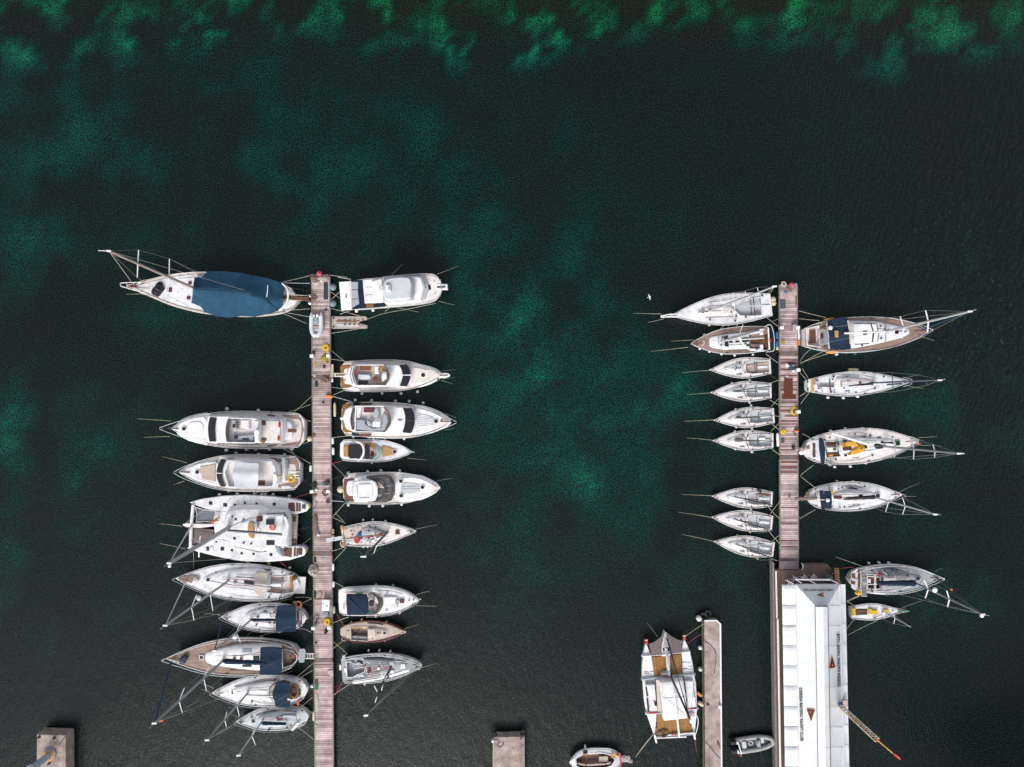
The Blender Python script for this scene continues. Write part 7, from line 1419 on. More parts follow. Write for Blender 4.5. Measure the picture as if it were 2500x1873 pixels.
b.lines([("upper stern","rope",[(865,455,.8),(805,420,1.1)]),("lower stern","rope",[(878,588,.8),(805,680,1.1)]),("bow","rope_yellow",[(1325,485,.9),(1560,402,-.1)]),("long lower bow","rope_green",[(1100,600,.7),(815,742,1.1)])])
# TRIMARAN, RIB, ROWING BOAT, DINGHY
def T3(q):return[(u,v)for u,v in q]
def t4(u,v):return((u/7.78)*7.531,(180+v/7.78)*7.531)
tz=1.2
b=Boat("trimaran","white trimaran with golden wooden decks and red-tipped floats beside the finger pier","trimaran",C3,(637,475),t4(915,1060),180,tz,tz,SAIL,"trimaran")
for o in(b.hull,b.deck):bpy.data.objects.remove(o)
fl_l=[(272,700),(298,700),(330,790),(378,900),(400,1000),(430,1200),(450,1330)]+[t4(*p)for p in((485,390),(500,610),(480,900),(470,1040),(430,1020),(300,650),(255,420),(230,60))]+[(208,1330),(212,1080),(232,900)]
fl_r=[(975,620),(998,622),(1045,720),(1095,850),(1140,1050),(1165,1245)]+[t4(*p)for p in((1240,60),(1265,500),(1255,690),(1215,1055),(1195,1000),(1120,840),(1060,500),(1030,30))]+[(950,1270),(945,1000),(932,850),(945,740)]
b.sol("float_hull",fl_l,tz,1.4,"hull_white",fl=-.12,rd=.08);b.sol("float_hull",fl_r,tz,1.4,"hull_white",fl=-.12,rd=.08)
for q,c_ in(([(262,625),(312,625),(322,700),(255,702)],(285,628)),([(965,545),(1010,545),(1020,618),(960,620)],(987,548))):b.sol("red_tip",q,tz+.02,.9,"red",fl=-.05);b.rect("tip_bar",c_[0],c_[1],14,56,tz+.1,.12,"white_paint")
b.sol("central_hull",[(637,470),(655,500),(700,650),(738,800),(740,880),(720,1300)]+[t4(*p)for p in((1060,600),(640,640))]+[(640,1300),(565,880),(575,700),(615,540)],tz+.1,1.6,"hull_white",fl=-.05,rd=.07)
b.sol("foredeck_rib_panel",[(637,500),(690,700),(700,755),(590,765),(600,680)],tz+.14,.04,"deck_white",fl=0)
for k in range(9):b.tub("deck_rib",[(626-k*4.2,560+k*22,tz+.17),(650+k*5.0,556+k*22,tz+.17)],.025,"cushion_grey",n=4)
b.sol("anchor_well",[(588,770),(714,760),(716,828),(592,836)],tz+.16,.06,"black_cloth",fl=0);b.rect("anchor",652,808,60,50,tz+.3,.12,"white_paint")
for q in([(330,708),(450,655),(560,565),(608,518),(560,700),(552,865),(385,890)],[(662,512),(760,570),(860,620),(948,645),(925,740),(928,850),(742,862),(735,790),(700,640)]):net(b,"bow_net",q,"tramp_brown")
b.tub("net_edge",[(330,708,tz),(450,655,tz),(560,565,tz),(637,475,tz+.1),(760,570,tz),(860,620,tz),(948,645,tz)],.04,"rope_yellow")
b.sol("cross_beam",[(207,912),(650,880),(1090,828),(1100,850),(660,902),(210,938)],tz+.35,.3,"gelcoat",rd=.08);b.sol("cross_beam",[(205,1338),(1190,1245),(1195,1270),(207,1368)],tz+.35,.3,"pale_grey",rd=.08)
b.sol("cross_beam",[t4(*p)for p in((288,640),(595,628),(595,655),(292,668))],tz+.4,.3,"gelcoat",rd=.08);b.sol("cross_beam",[t4(*p)for p in((1080,552),(1290,548),(1290,572),(1082,580))],tz+.4,.3,"gelcoat",rd=.08)
for q in([t4(355,615),t4(500,612),t4(500,632),t4(355,636)],[t4(1095,545),t4(1240,540),t4(1240,552),t4(1095,556)]):b.sol("red_cover",q,tz+.5,.1,"red")
b.sol("wooden_deck",[(395,938),(648,915),(672,1275),(560,1300),(455,1315)],tz+.12,.1,"teak_golden",fl=0);b.sol("wooden_deck",[(705,908),(926,885),(946,1268),(755,1288)],tz+.12,.1,"teak_golden",fl=0)
b.sol("wooden_deck",[t4(*p)for p in((485,665),(588,655),(600,700),(1085,700),(1110,750),(1115,855),(1162,862),(1165,990),(480,1052),(470,910),(500,905))],tz+.12,.1,"teak_golden",fl=0)
b.sol("cabin_roof",[t4(*p)for p in((555,45),(800,25),(1000,8),(1045,300),(1085,735),(860,760),(635,780),(600,450))],tz+1.3,1.1,"gelcoat",fl=.06,rd=.1,crown=.04)
b.tub("roof_seam",[(*t4(800,30),2.56),(*t4(860,400),2.58),(*t4(880,760),2.56)],.025,"cushion_grey");b.tub("roof_seam",[(*t4(600,352),2.56),(*t4(1050,318),2.56)],.02,"cushion_grey")
b.sol("wing_panel",[t4(*p)for p in((280,100),(455,95),(485,385),(345,395))],tz+.6,.4,"deck_white",fl=.05);b.sol("wing_panel",[t4(*p)for p in((345,400),(440,400),(455,490),(500,500),(500,605),(360,608))],tz+.4,.3,"deck_white")
b.sol("wing_panel",[t4(*p)for p in((1028,35),(1178,25),(1200,320),(1060,325))],tz+.6,.4,"deck_white",fl=.05);b.sol("wing_panel",[t4(*p)for p in((1058,335),(1222,325),(1240,510),(1085,540))],tz+.5,.3,"gelcoat")
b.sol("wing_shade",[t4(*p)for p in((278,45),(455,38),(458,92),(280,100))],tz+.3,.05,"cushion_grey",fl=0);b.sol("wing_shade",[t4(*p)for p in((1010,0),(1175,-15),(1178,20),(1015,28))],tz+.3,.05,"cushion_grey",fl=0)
for a,c_ in(((290,135),(318,310)),((312,345),(338,600)),((1015,60),(1045,240)),((1050,345),(1065,410))):b.tub("cabin_window",[(*t4(*a),tz+.62),(*t4(*c_),tz+.62)],.1,"dark_glass")
b.sol("pink_plank",[t4(*p)for p in((478,-5),(540,-5),(590,605),(512,605))],tz+.85,.1,"canvas_cream",fl=0,rd=.04);b.rect("hatch",*t4(470,445),60,30,tz+.45,.1,"dark_glass")
for a in([(235,1210,345,1215),(240,1240,340,1240),(350,1212,435,1200),(240,1318,345,1325),(945,1035,1040,1030),(1050,1048,1110,1040),(1060,1120,1130,1110),(955,1158,1050,1150),(1060,1162,1140,1156),(1065,1250,1150,1238)]):
 b.tub("panel_gap",[(a[0],a[1],tz+.03),(a[2],a[3],tz+.03)],.035,"cushion_grey",n=4)
b.sol("sail_heap",[(555,1290),(580,1225),(640,1205),(690,1215),(720,1300),(705,1335),(640,1290)],tz+.6,.4,"cushion_grey",rd=.15,sm=1);b.rect("pink_bag",700,1270,55,32,tz+.8,.3,"rope_red");b.sol("cockpit_floor",[(520,1325),(940,1280),(960,1350),(545,1395)],tz+.15,.05,"pale_grey",fl=0);b.rect("red_seat",640,1350,70,90,tz+.4,.2,"deck_pinkish")
b.tub("bowsprit_pole",[(655,860,tz+.5),(675,950,tz+1.0),(700,1185,tz+1.4)],.16,"white_paint",n=8);b.tub("gooseneck",[(700,1185,tz+1.4),(712,1260,tz+1.2)],.18,"alu")
b.rig((725,1262),(1125*.968,1355+742*.968+0),[],r=.14,m="mast_dark",zbase=1.9,ztip=16.0,head=False)
b.part("forestay",G().tube([b.L(652,565,1.5),b.mast_top],.05,5).tube([b.L(672,590,1.5),b.L(*t4(1075,600),14)],.04,5),"mast_dark")
b.part("shroud",G().tube([b.L(215,1345,1.6),b.mast_top],.018,4).tube([b.L(1180,1258,1.6),b.mast_top],.018,4).tube([b.L(*t4(590,250),2.6),b.L(*t4(1080,690),13)],.018,4),"wire")
b.tub("boom",[(*t4(825,240),3.2),(*t4(922,1080),3.0)],.11,"white_paint",n=8)
b.tub("stern_beam",[(*t4(478,1105),1.5),(*t4(1055,1082),1.5)],.09,"white_paint");b.tub("stern_beam",[(*t4(480,1078),1.4),(*t4(1215,1035),1.4)],.07,"alu_light");b.tub("stern_beam",[(*t4(700,1050),1.5),(*t4(1200,1005),1.5)],.09,"gelcoat")
b.tub("rudder",[(*t4(455,1045),1.4),(*t4(487,1190),1.0)],.12,"white_paint");b.tub("rudder",[(*t4(1200,1000),1.4),(*t4(1218,1120),1.0)],.12,"white_paint");b.tub("side_rail",[(*t4(1255,680),1.5),(*t4(1285,760),1.6),(*t4(1270,900),1.6),(*t4(1225,1050),1.5)],.05,"white_paint",cur=1)
b.rect("locker",*t4(1155,668),66*.968,108*.968,tz+.35,.25,"float_grey");b.tub("red_stern_flag",[(*t4(590,1080),1.7),(*t4(660,1076),1.7)],.12,"maroon");b.tub("red_stripe",[(*t4(770,1045),1.6),(*t4(890,1036),1.6)],.07,"rope_red")
item("fishing_net","orange-brown fishing net heap at the rear left corner of the trimaran deck","net",G().lump((0,0,0),.65,.3,.2,.2,8,rough=.9).lump((.55,.1,0),.25,.2,.2,.2,9,rough=.9),"rust",C4.W(580,985,tz+.15))
b.lines([("right bow","rope_yellow",[(1010,552,1.3),(1340,325,1.0)]),("right float","rope_red",[(1045,685,1.3),(1310,505,1.0)]),("left bow","rope",[(505,578,1.2),(280,280,-.1)])])
rope(C4,[(425,1035,1.2),(200,1300,.3),(70,1490,-.1)],"orange-tan mooring line from the left stern of the trimaran into the water","rope_yellow");rope(C4,[(1222,1130,1.0),(1250,1400,-.1)],"pinkish line hanging from the right rudder of the trimaran","rope_red")
fender(C3,1265,240,"large white fender at the head of the concrete finger pier",r=.32,L=.9);fender(C3,1283,775,"round white fender between the trimaran and the finger pier, second from the pier head",r=.24,L=.55);fender(C3,1285,1172,"oval grey-white fender between the trimaran and the finger pier, third from the pier head",r=.22,L=.7)
fender(C4,1308,285,"orange and white fender between the trimaran and the finger pier","orange_buoy",.2,.9,.4,True,-.6);fender(C4,1338,465,"cream fender with dark hollow on the left edge of the finger pier, lowest one","fender_cream",.24,.8,.4,True,-.6)
item("tyre_bundle","black tyre bundle hanging at the head of the finger pier","tyres",G().torus((0,0,0),.4,.16).torus((.5,.3,-.1),.35,.14),"rubber",C3.W(1340,195,.5))
item("dark_shoes","pair of small black items lying on the finger pier near the trimaran's stern","shoes",G().box((0,0,0),.3,.1,.08,.9).box((.12,-.13,0),.3,.1,.08,.9),"black_cloth",C4.W(1455,455,.9));item("white_post","small white bollard on the right edge of the finger pier","bollard",G().disc((0,0,0),.22,.4),"white_paint",C4.W(1680,500,.9))
item("rust_cloth","rusty orange cloth on the right edge of the finger pier, lower part","cloth",G().lump((0,0,0),.16,.5,.08,.4,8,rough=.7),"rust",C4.W(1668,1220,.9));rope(C4,[(1415,1180,.95),(1500,1270,.95),(1600,1400,.95),(1710,1515,.95)],"dark cable crossing the lower end of the finger pier","rope_dark",cat="cable",name="cable",group=None)
def inflatable(name,lab,C,bow,stern,beam,z,m,floor,zw=0.0,tr=.22,nose=True):
 """inflatable boat: one bent air tube with a floor, bow pointing to bow"""
 B,S=C.W(*bow,z),C.W(*stern,z);rot=math.atan2(B.y-S.y,B.x-S.x);L_=(B-S).length;W_=C.m(beam,z)/2-tr
 t=Thing(name,lab,"inflatable boat",C,world=(S.x,S.y,zw),rot=rot)
 zz=z-zw;pts=[(-.25,W_*.98,zz),(.3,W_,zz),(L_*.55,W_,zz+.02),(L_*.8,W_*.74,zz+.08),(L_*.95,W_*.3,zz+.14),(L_-tr,0,zz+.16)]
 full=pts+[(x,-y,q)for x,y,q in pts[-2::-1]]
 full=smooth_line(full,2);t.part("air_tube",G().tube(full,tr,10),m,None,True)
 for s_ in(1,-1):t.part("tube_cone",G().tube([(-.25,s_*W_*.98,zz),(-.7,s_*W_*.98,zz+.03)],tr,10,.04),m,None,True)
 t.part("floor",G().solid([(-.1,-W_),(-.1,W_),(L_*.6,W_),(L_*.85,W_*.5),(L_*.85,-W_*.5),(L_*.6,-W_)],zz-.05,zz-.15,0,.02),floor)
 t.part("transom",G().solid([(-.15,-W_),(-.15,W_),(-.05,W_),(-.05,-W_)],zz+.1,zz-.2,0,.02),"cushion_grey");return t,L_,W_,zz
t,L_,W_,zz=inflatable("inflatable_dinghy","white inflatable dinghy with grey floor lying upright on the left pier",C8,(148,795),(148,585),158,PZ+.42,"hypalon","deck_grey",PZ,.26)
t.part("seat",G().solid([(L_*.42,-W_),(L_*.42,W_),(L_*.52,W_),(L_*.52,-W_)],zz+.12,zz+.04,0,.02),"float_grey");t.part("bow_locker",G().solid([(L_*.55,-W_*.8),(L_*.55,W_*.8),(L_*.72,W_*.6),(L_*.72,-W_*.6)],zz+.05,zz-.05,0,.02),"pale_grey")
t.part("folded_gear",G().lump((L_*.2,0,zz-.05),.45,.38,.15,0,4,rough=.8),"cushion_grey");t.part("outboard_bracket",G().box((-.3,.15,zz),.25,.3,.2),"white_paint");t.part("outboard_bracket",G().box((-.3,-.25,zz),.2,.2,.2),"white_paint")
for s_ in(1,-1):
 for x in(.55,.68,.8):t.part("grip",G().box((L_*x,s_*(W_*.95 if x<.6 else W_*.8),zz+.24),.22,.05,.04,.5*s_),"rubber")
t,L_,W_,zz=inflatable("inflatable_workboat","grey inflatable workboat with two black outboards, moored left of the white-roofed terrace",C2,(510,865),(120,925),190,.55,"hypalon_grey","mat_grey",0,.27)
t.part("sheer_stripe",G().tube([(.2,W_+.02,zz+.2),(L_*.55,W_+.02,zz+.22),(L_*.8,W_*.74,zz+.3)],.05,5).tube([(.2,-W_-.02,zz+.2),(L_*.55,-W_-.02,zz+.22),(L_*.8,-W_*.74,zz+.3),(L_*.95,-W_*.3,zz+.34)],.05,5),"white_paint",None,True)
t.rect("seat",172,918,46,76,.95,.45,"pale_grey");t.rect("seat",375,870,36,56,.85,.4,"pale_grey");t.rect("console",335,905,36,70,1.1,.6,"cushion_grey");t.ring("steering_wheel",318,880,14,1.3,.03,"rubber");t.ring("life_ring",243,897,22,.75,.05,"deck_cream")
for u,v in((55,900),(65,1000)):
 t.rect("outboard_motor",u,v,60,42,1.1,.7,"rubber",rd=.1);t.rect("motor_bracket",u+35,v-4,20,30,.9,.3,"white_paint")
t.tub("stern_frame",[(95,880,1.2),(120,950,1.3),(140,1020,1.2)],.06,"white_paint");t.rect("red_tank",105,890,20,16,.9,.2,"red");t.ball("orange_buoy",132,1036,12,.7,"orange")
rope(C2,[(505,830,.7),(560,770,1.0)],"short line from the grey inflatable workboat to the terrace edge","rope")
b=Boat("rowing_boat","white wooden open boat with brown interior and beige side benches, cut by the bottom edge","rowing boat",C5,(1295,655),(2005,625),330,.8,1.05,[(0,.03),(.03,.24),(.1,.62),(.22,.90),(.4,1),(.6,1),(.78,.86),(.9,.56),(.97,.22),(1,.03)],"open rowing boat","hull_white","pale_grey",holes=[[(1385,600),(1480,545),(1700,525),(1850,560),(1890,620),(1850,690),(1700,750),(1480,750),(1390,690)]])
b.pit(0,.55,"teak_dark",rim="gelcoat")
for q in([(1378,575),(1470,545),(1478,565),(1388,598)],[(1480,540),(1755,518),(1755,540),(1482,562)],[(1768,518),(1850,545),(1838,570),(1768,542)],[(1375,655),(1510,682),(1508,706),(1372,680)],[(1520,680),(1770,668),(1772,692),(1522,706)],[(1780,668),(1840,650),(1848,672),(1785,692)]):
 b.sol("side_bench",q,.78,.15,"deck_beige",fl=0)
b.rect("cushion",1745,615,120,75,.55,.25,"deck_beige");b.sol("bow_deck",[(1300,650),(1370,585),(1378,690),(1345,720)],1.08,.1,"gelcoat",fl=0);b.rect("thwart",1505,525,56,50,1.05,.2,"navy_flat");b.ring("orange_rope",1515,552,14,1.1,.04,"orange")
coil("orange life ring on the upper right gunwale of the open rowing boat",C5,1876,556,30,1.05,"orange_buoy","life ring","life_ring",.09,1,1.0);item("yellow_bag","small orange-yellow bag near the red pole on the open rowing boat","bag",G().lump((0,0,0),.22,.2,.2,0,3),"gold",C5.W(1932,560,1.0))
t=Thing("red_pole","long pinkish red pole lying across the right end of the open rowing boat","pole",C5,at=(1965,620,1.0));t.tub("shaft",[(1958,530,1.25),(1970,640,1.2),(1975,780,1.2)],.09,"rope_red",n=8)
fender(C5,1507,462,"white post fender above the upper gunwale of the open rowing boat",r=.12,L=.9)
b.lines([("right end","rope_dark",[(2000,640,1.0),(2040,720,.2)]),("far right","rope",[(2165,585,.1),(2240,490,.3),(2420,260,.9)])])
item("dark_gear","dark and white mooring gear floating right of the open rowing boat","mooring gear",G().lump((0,0,0),.5,.45,.2,0,3,rough=.9).lump((.5,-.3,0),.3,.25,.2,0,7,rough=.9),"net_pale",C5.W(2045,605,.1))
# THINGS ON AND ALONG THE PIERS
def pedestal(C,u,v,lab,s=.44,h=1.0):
 c_=C.W(u,v,PZ+h);t=Thing("power_pedestal",lab,"pedestal",C,world=(c_.x,c_.y,PZ),group="white power pedestals on the piers")
 t.part("post",G().box((0,0,0),s*.7,s*.7,h*.85,.1),"pale_grey");t.part("lid",G().box((0,0,h*.85),s,s*.9,h*.15,.1,.05),"white_paint");return t
pedestal(C8,95,1008,"white power pedestal on the left edge of the left pier near the yellow hose");pedestal(C8,279,1005,"white power pedestal on the right edge of the left pier below the yellow hose")
pedestal(D1,78,757,"white power pedestal on the left pier where the red line is tied");pedestal(D1,228,755,"white power pedestal beside black hose loops halfway down the left pier")
pedestal(D2,90,392,"white power pedestal on the left edge of the left pier level with the white chest");pedestal(D2,236,388,"white power pedestal below the yellow hose coil and white chest")
pedestal(D3,137,552,"white power pedestal on the upper left edge of the right pier by the trolley");pedestal(D3,318,550,"white power pedestal on the upper right edge of the right pier");pedestal(D3,322,1027,"white power pedestal beside the dark and white bag on the right pier");pedestal(D3,325,1497,"white power pedestal with a thin yellow hose loop around it")
item("meter_box","cream box on the upper right pier joined to the pedestal at its right edge","box",G().box((0,0,0),.6,.7,.8),"float_grey",D3.W(277,552,PZ+.5)-Vector((0,0,.5)))
coil("thick yellow hose coil on the upper left pier below the dinghy",C8,258,912,41,PZ,thick=.06,loops=5,inner=.35);coil("brown rope coil at the gangplank of the tarpaulin-covered yacht",C8,122,356,34,PZ,"net_brown","rope coil","rope_coil",.05,4);coil("golden yellow hose coil below the white chest on the left pier",D2,225,325,32,PZ,"yellow",thick=.07,loops=5,inner=.3)
coil("black hose loops around the pedestal halfway down the left pier",D1,207,765,29,PZ,"rubber",thick=.04,loops=2,inner=.8);coil("single black hose ring on the left pier under the hose loops",D1,230,843,17,PZ,"rubber",thick=.05,loops=2,inner=.85);coil("round yellow hose coil with dark centre on the left edge of the right pier",D4,135,100,25,PZ,thick=.07,loops=5,inner=.25)
coil("wide thin yellow hose loop near the lower replaced boards of the right pier",D3,270,1485,36,PZ,"yellow",thick=.035,loops=3,inner=.85,ry=50);coil("tan rope coil at the upper left corner of the right pier",D3,150,62,30,PZ,"net_pale","rope coil","rope_coil",.05,4);coil("small dark ring lying below the yellow tangle on the left pier",C8,237,1131,14,PZ,"net_dark","ring","ring",.05,2,.8)
def heap(name,lab,cat,C,u,v,rx,ry,h,m,rot=0,seed=3,z=PZ,rough=.6):return item(name,lab,cat,G().lump((0,0,0),C.m(rx),C.m(ry),h,rot,seed,rough=rough),m,C.W(u,v,z))
heap("net_heap","brown rope heap at the upper left corner of the left pier","rope heap",C8,130,138,42,38,.35,"net_brown",0,3);heap("net_heap","pale fishing net heap beside the red buoy on the left pier","net",C8,213,142,48,34,.4,"net_pale",.2,5);heap("net_heap","small pale cloth heap below the brown ropes at the left pier head","cloth",C8,158,190,34,24,.25,"net_pale",.5,9);heap("rope_scrap","small tan rope scrap at the upper right corner of the left pier","rope",C8,285,118,20,28,.2,"net_brown",0,12)
item("red_buoy","crimson round buoy on the head of the left pier","buoy",G().ball((0,0,.3),.34,.34,.32).disc((0,0,.58),.09,.1),"rope_red",C8.W(190,88,PZ));item("red_buoy","crimson round buoy on the head of the right pier","buoy",G().ball((0,0,.3),.34,.3,.3).disc((0,0,.56),.09,.1),"rope_red",D3.W(235,75,PZ))
for v,lab in((237,"upper of two large blue-grey ball fenders at the head of the left pier"),(420,"lower of two large blue-grey ball fenders at the head of the left pier")):item("ball_fender",lab,"fender",G().ball((0,0,0),.42,.42,.40,16,10).disc((-.3,0,.15),.09,.14),"fender_greyblue",C8.W(336,v,.8))
def slab(name,lab,cat,C,q,m,h=.03,z=PZ+.01,rd=.008):
 w_=[C.W(u,v,z+h)for u,v in q];c_=sum(w_,Vector())/len(w_);return item(name,lab,cat,G().solid([(p.x-c_.x,p.y-c_.y)for p in w_],h,0,0,rd),m,(c_.x,c_.y,z))
def rc(u,v,a,c_):return[(u-a/2,v-c_/2),(u+a/2,v-c_/2),(u+a/2,v+c_/2),(u-a/2,v+c_/2)]
slab("rubber_mat","long dark blue-grey mat at the head of the left pier","mat",C8,rc(255,278,50,195),"mat_dark");slab("orange_mat","ragged orange-brown cloth on the upper left pier","cloth",C8,[(118,1062),(140,1068),(155,1110),(140,1130),(118,1115)],"tan",.05);slab("rubber_mat","small dark mat below the first joint of the left pier","mat",C8,rc(150,1322,38,64),"mat_dark")
heap("hose_tangle","olive yellow tangled hose beside the pedestal on the upper left pier","hose",C8,240,1028,42,40,.3,"net_olive",.3,8,rough=.9);heap("yellow_pot","small yellow pot at the right edge of the upper left pier","pot",C8,270,1088,16,14,.3,"gold",0,2,rough=.2);heap("net_heap","wide brown net draped over the first joint of the left pier","net",C8,250,1275,52,42,.3,"net_brown",.5,4,rough=.8);heap("grey_rag","grey rag above the dinghy on the left pier","rag",C8,258,488,20,16,.1,"net_dark",0,4)
heap("grey_rag","dark grey rag by the upper left joint of the left pier","rag",C8,122,1225,24,22,.12,"net_pale",0,14);heap("dark_rag","small dark blue rag in the middle of the left pier above the white rope scrap","rag",C8,230,1527,14,14,.1,"mat_dark",0,6);heap("white_rope","thin white rope scrap on the left pier","rope",C8,165,1575,32,16,.06,"net_pale",.5,7,rough=1.2);heap("white_box","small white packet beside the olive hose tangle","packet",C8,213,985,12,7,.15,"white_paint",-.5,3,rough=.1);heap("net_heap","dark brown rope heap by the left pedestal of the upper left pier","rope heap",C8,118,968,16,18,.2,"net_dark",0,6)
t=Thing("yellow_poles","bundle of yellow-green poles hanging along the right edge of the left pier","poles",C8,at=(328,1170,.7))
for a in(318,324,331,337):t.tub("pole",[(a,1102,.9),(a-2+(a-328)*.4,1250,.9)],.06,"rope_yellow")
heap("brown_rag","rust brown rag near the yellow ball fender on the left pier","rag",D1,98,236,20,20,.12,"rust",0,4);heap("blue_scrap","small pale blue paper scrap on the left pier","paper",D1,131,178,14,12,.04,"fender_greyblue",0,4)
item("ball_fender","cream ball fender on the left edge of the left pier beside the red-cushion yacht","fender",G().ball((0,0,0),.34,.34,.34).disc((.2,0,.2),.07,.1),"fender_cream",D1.W(60,270,.7));item("ball_fender","large cream-grey ball fender between the left pier and the hardtop yacht","fender",G().ball((0,0,0),.44,.44,.42,16,10).disc((.3,0,.2),.09,.12),"fender_cream",D1.W(346,735,.7))
for i,(C,u,v,lab,L_)in enumerate(((C8,325,1280,"small white edge fender of the left pier, just below its first joint",.5),(C8,342,1615,"long cream fender on the right edge of the left pier beside the blue-panelled yacht",1.7),(D1,268,290,"upper of two white edge fenders above the black-canopy cruiser",.8),(D1,272,385,"lower of two white edge fenders beside the black-canopy cruiser",.9),(D1,65,543,"white edge fender on the left side of the left pier beside the pale-canopy yacht",.8),(D1,273,1122,"white edge fender just above the cream-cockpit yacht's plank",.6),(D1,275,1180,"white edge fender at the cream-cockpit yacht's plank",.6),(D1,270,1455,"white edge fender of the left pier above the navy-canopy cruiser",.9),(D1,276,1612,"white edge fender at the upper stern of the navy-canopy cruiser",.7),(D2,277,228,"pale green edge fender at the lower stern of the navy-canopy cruiser",.9),(D2,90,1205,"orange-white edge fender on the left pier beside the small pale grey yacht",1.2),(D2,263,633,"tiny white fender on the right edge of the left pier above its wooden board",.4))):
 fender(C,u,v,lab,"fender_cream" if "cream" in lab or "orange" in lab else "fender_green" if "green" in lab else "fender_white",.17 if L_>.5 else.12,L_,.45,True,math.pi/2,"edge fenders of the piers")
for i,(C,u,v,lab,L_,m)in enumerate(((D3,88,636,"upper blue fender on the left edge of the right pier",.9,"fender_blue"),(D3,88,736,"lower blue fender on the left edge of the right pier",.9,"fender_blue"),(D3,82,785,"cream fender under the blue ones on the left edge of the right pier",.4,"fender_cream"),(D3,325,595,"first white edge fender below the upper right pedestal of the right pier",.9,"fender_white"),(D3,330,652,"second white edge fender below the upper right pedestal of the right pier",.9,"fender_white"),(D3,331,710,"orange-white edge fender of the right pier opposite the broad teak yacht",.9,"orange_buoy"),(D4,88,160,"upper white edge fender beside the fourth small keelboat",1.0,"fender_white"),(D4,91,215,"lower white edge fender beside the fourth small keelboat",1.0,"fender_white"))):
 fender(C,u,v,lab,m,.17,L_,.45,True,math.pi/2,"edge fenders of the piers")
fender(C8,288,1462,"orange and cream fender lying across the right edge of the left pier","orange_buoy",.2,.95,PZ+.05,True,-.15,None);fender(C8,73,330,"white fender above the gangplank on the left edge of the left pier",r=.16,L=.8);fender(C8,73,415,"white fender below the gangplank on the left edge of the left pier",r=.2,L=.7)
t=Thing("rolled_tarp","long grey-brown rolled tarp on the left pier","rolled tarp",D1,at=(115,1055,PZ));t.part("roll",G().rings([[(t.L(u,v,PZ).x+r*math.cos(k*.785),t.L(u,v,PZ).y,r*.7+r*.7*math.sin(k*.785))for k in range(8)]for u,v,r in((112,965,.12),(114,990,.26),(116,1040,.22),(122,1090,.2),(118,1130,.16),(112,1165,.1))]),"net_brown",None,True)
t.part("handle",G().tube([t.L(135,1095,PZ+.15),t.L(143,1150,PZ+.15)],.06,6),"fender_blue");t.part("handle_end",G().ball(tuple(t.L(143,1155,PZ+.15)),.16),"white_paint")
heap("dark_heap","purple-brown clutter heap at the left edge halfway down the left pier","clutter",D1,105,690,26,28,.4,"net_dark",0,4,rough=.9);heap("cloth_heap","pale grey cloth heap next to black hoses halfway down the left pier","cloth",D1,192,692,22,28,.4,"cushion_grey",-.6,6,rough=.8);heap("dark_heap","black and tan gear at the right edge halfway down the left pier","clutter",D1,225,668,26,24,.3,"net_dark",0,8,rough=.9);heap("small_white_bag","small white and orange bag beside the red-line pedestal","bag",D1,122,738,14,12,.3,"white_paint",0,9);heap("rust_patch","rust-coloured rope pile under the red-line pedestal","rope heap",D1,105,785,24,14,.12,"rust",0,2,rough=.9)
rope(D1,[(118,800,.75),(100,840,.75),(130,860,.75),(110,900,.75),(90,920,.75)],"thin dark rope wandering on the left pier above the rolled tarp","rope_dark",group=None,cat="rope",name="loose_rope")
slab("open_hatch","black square opening in the left pier just below its second joint","deck hatch",D1,rc(103,1380,37,50),"black_cloth");slab("open_hatch","larger black opening at the left edge of the left pier above the white chest","deck hatch",D2,rc(101,78,32,64),"black_cloth");slab("open_hatch","smallest black square hole in the left pier above its last joint","deck hatch",D2,rc(118,519,19,20),"black_cloth")
t=Thing("dock_chest","white dock storage chest on the left pier","chest",D2,at=(207,180,PZ));t.sol("body",[(177,130),(240,136),(235,232),(174,226)],PZ+.6,.6,"gelcoat",fl=0);t.sol("lid",[(175,127),(243,133),(237,234),(171,228)],PZ+.68,.08,"white_paint",fl=0,rd=.04);t.rect("label_plate",215,184,22,16,PZ+.70,.02,"cushion_grey");t.disc("lock",187,166,5,PZ+.68,.03,"mast_dark")
slab("blue_box","pale blue-grey tilted box lid under the white chest","box",D2,[(190,246),(222,236),(234,280),(202,290)],"fender_greyblue",.25);heap("blue_bag","dark blue bag beside the pedestal below the yellow coil","bag",D2,210,415,15,30,.25,"navy_flat",-.4,5,rough=.4);slab("rubber_mat","grey-blue mat at the ladder gangway on the left pier","mat",D2,rc(118,641,32,38),"fender_greyblue");slab("wooden_board","beige wooden board sticking over the right edge of the left pier","board",D2,[(226,776),(270,772),(276,822),(246,826),(244,815),(226,812)],"deck_beige",.08,PZ+.06)
slab("carpet","maroon carpet strip on the left pier beside the wood-trimmed yacht","carpet",D2,rc(121,872,34,38),"dark_red");slab("carpet","green carpet square on the left pier under the maroon one","carpet",D2,rc(122,922,35,58),"green");heap("net_strip","long grey net strip on the left edge of the lower left pier","net",D2,125,1060,17,78,.12,"net_pale",.1,5,rough=.9);heap("stone","small round beige stone on the lower left pier","stone",D2,118,1278,12,14,.1,"net_pale",0,2,rough=.2)
rope(D2,[(100,120,.75),(130,60,.75),(165,40,.75),(172,90,.75),(140,130,.75)],"thin dark hose looping beside the large black opening of the left pier","rope_dark",group=None,cat="hose",name="loose_hose");rope(D2,[(95,300,.75),(120,265,.75),(150,270,.75),(140,300,.75),(110,330,.75),(150,350,.75)],"tangled dark rope at the left edge of the pier level with the yellow coil","rope_dark",group=None,cat="rope",name="loose_rope")
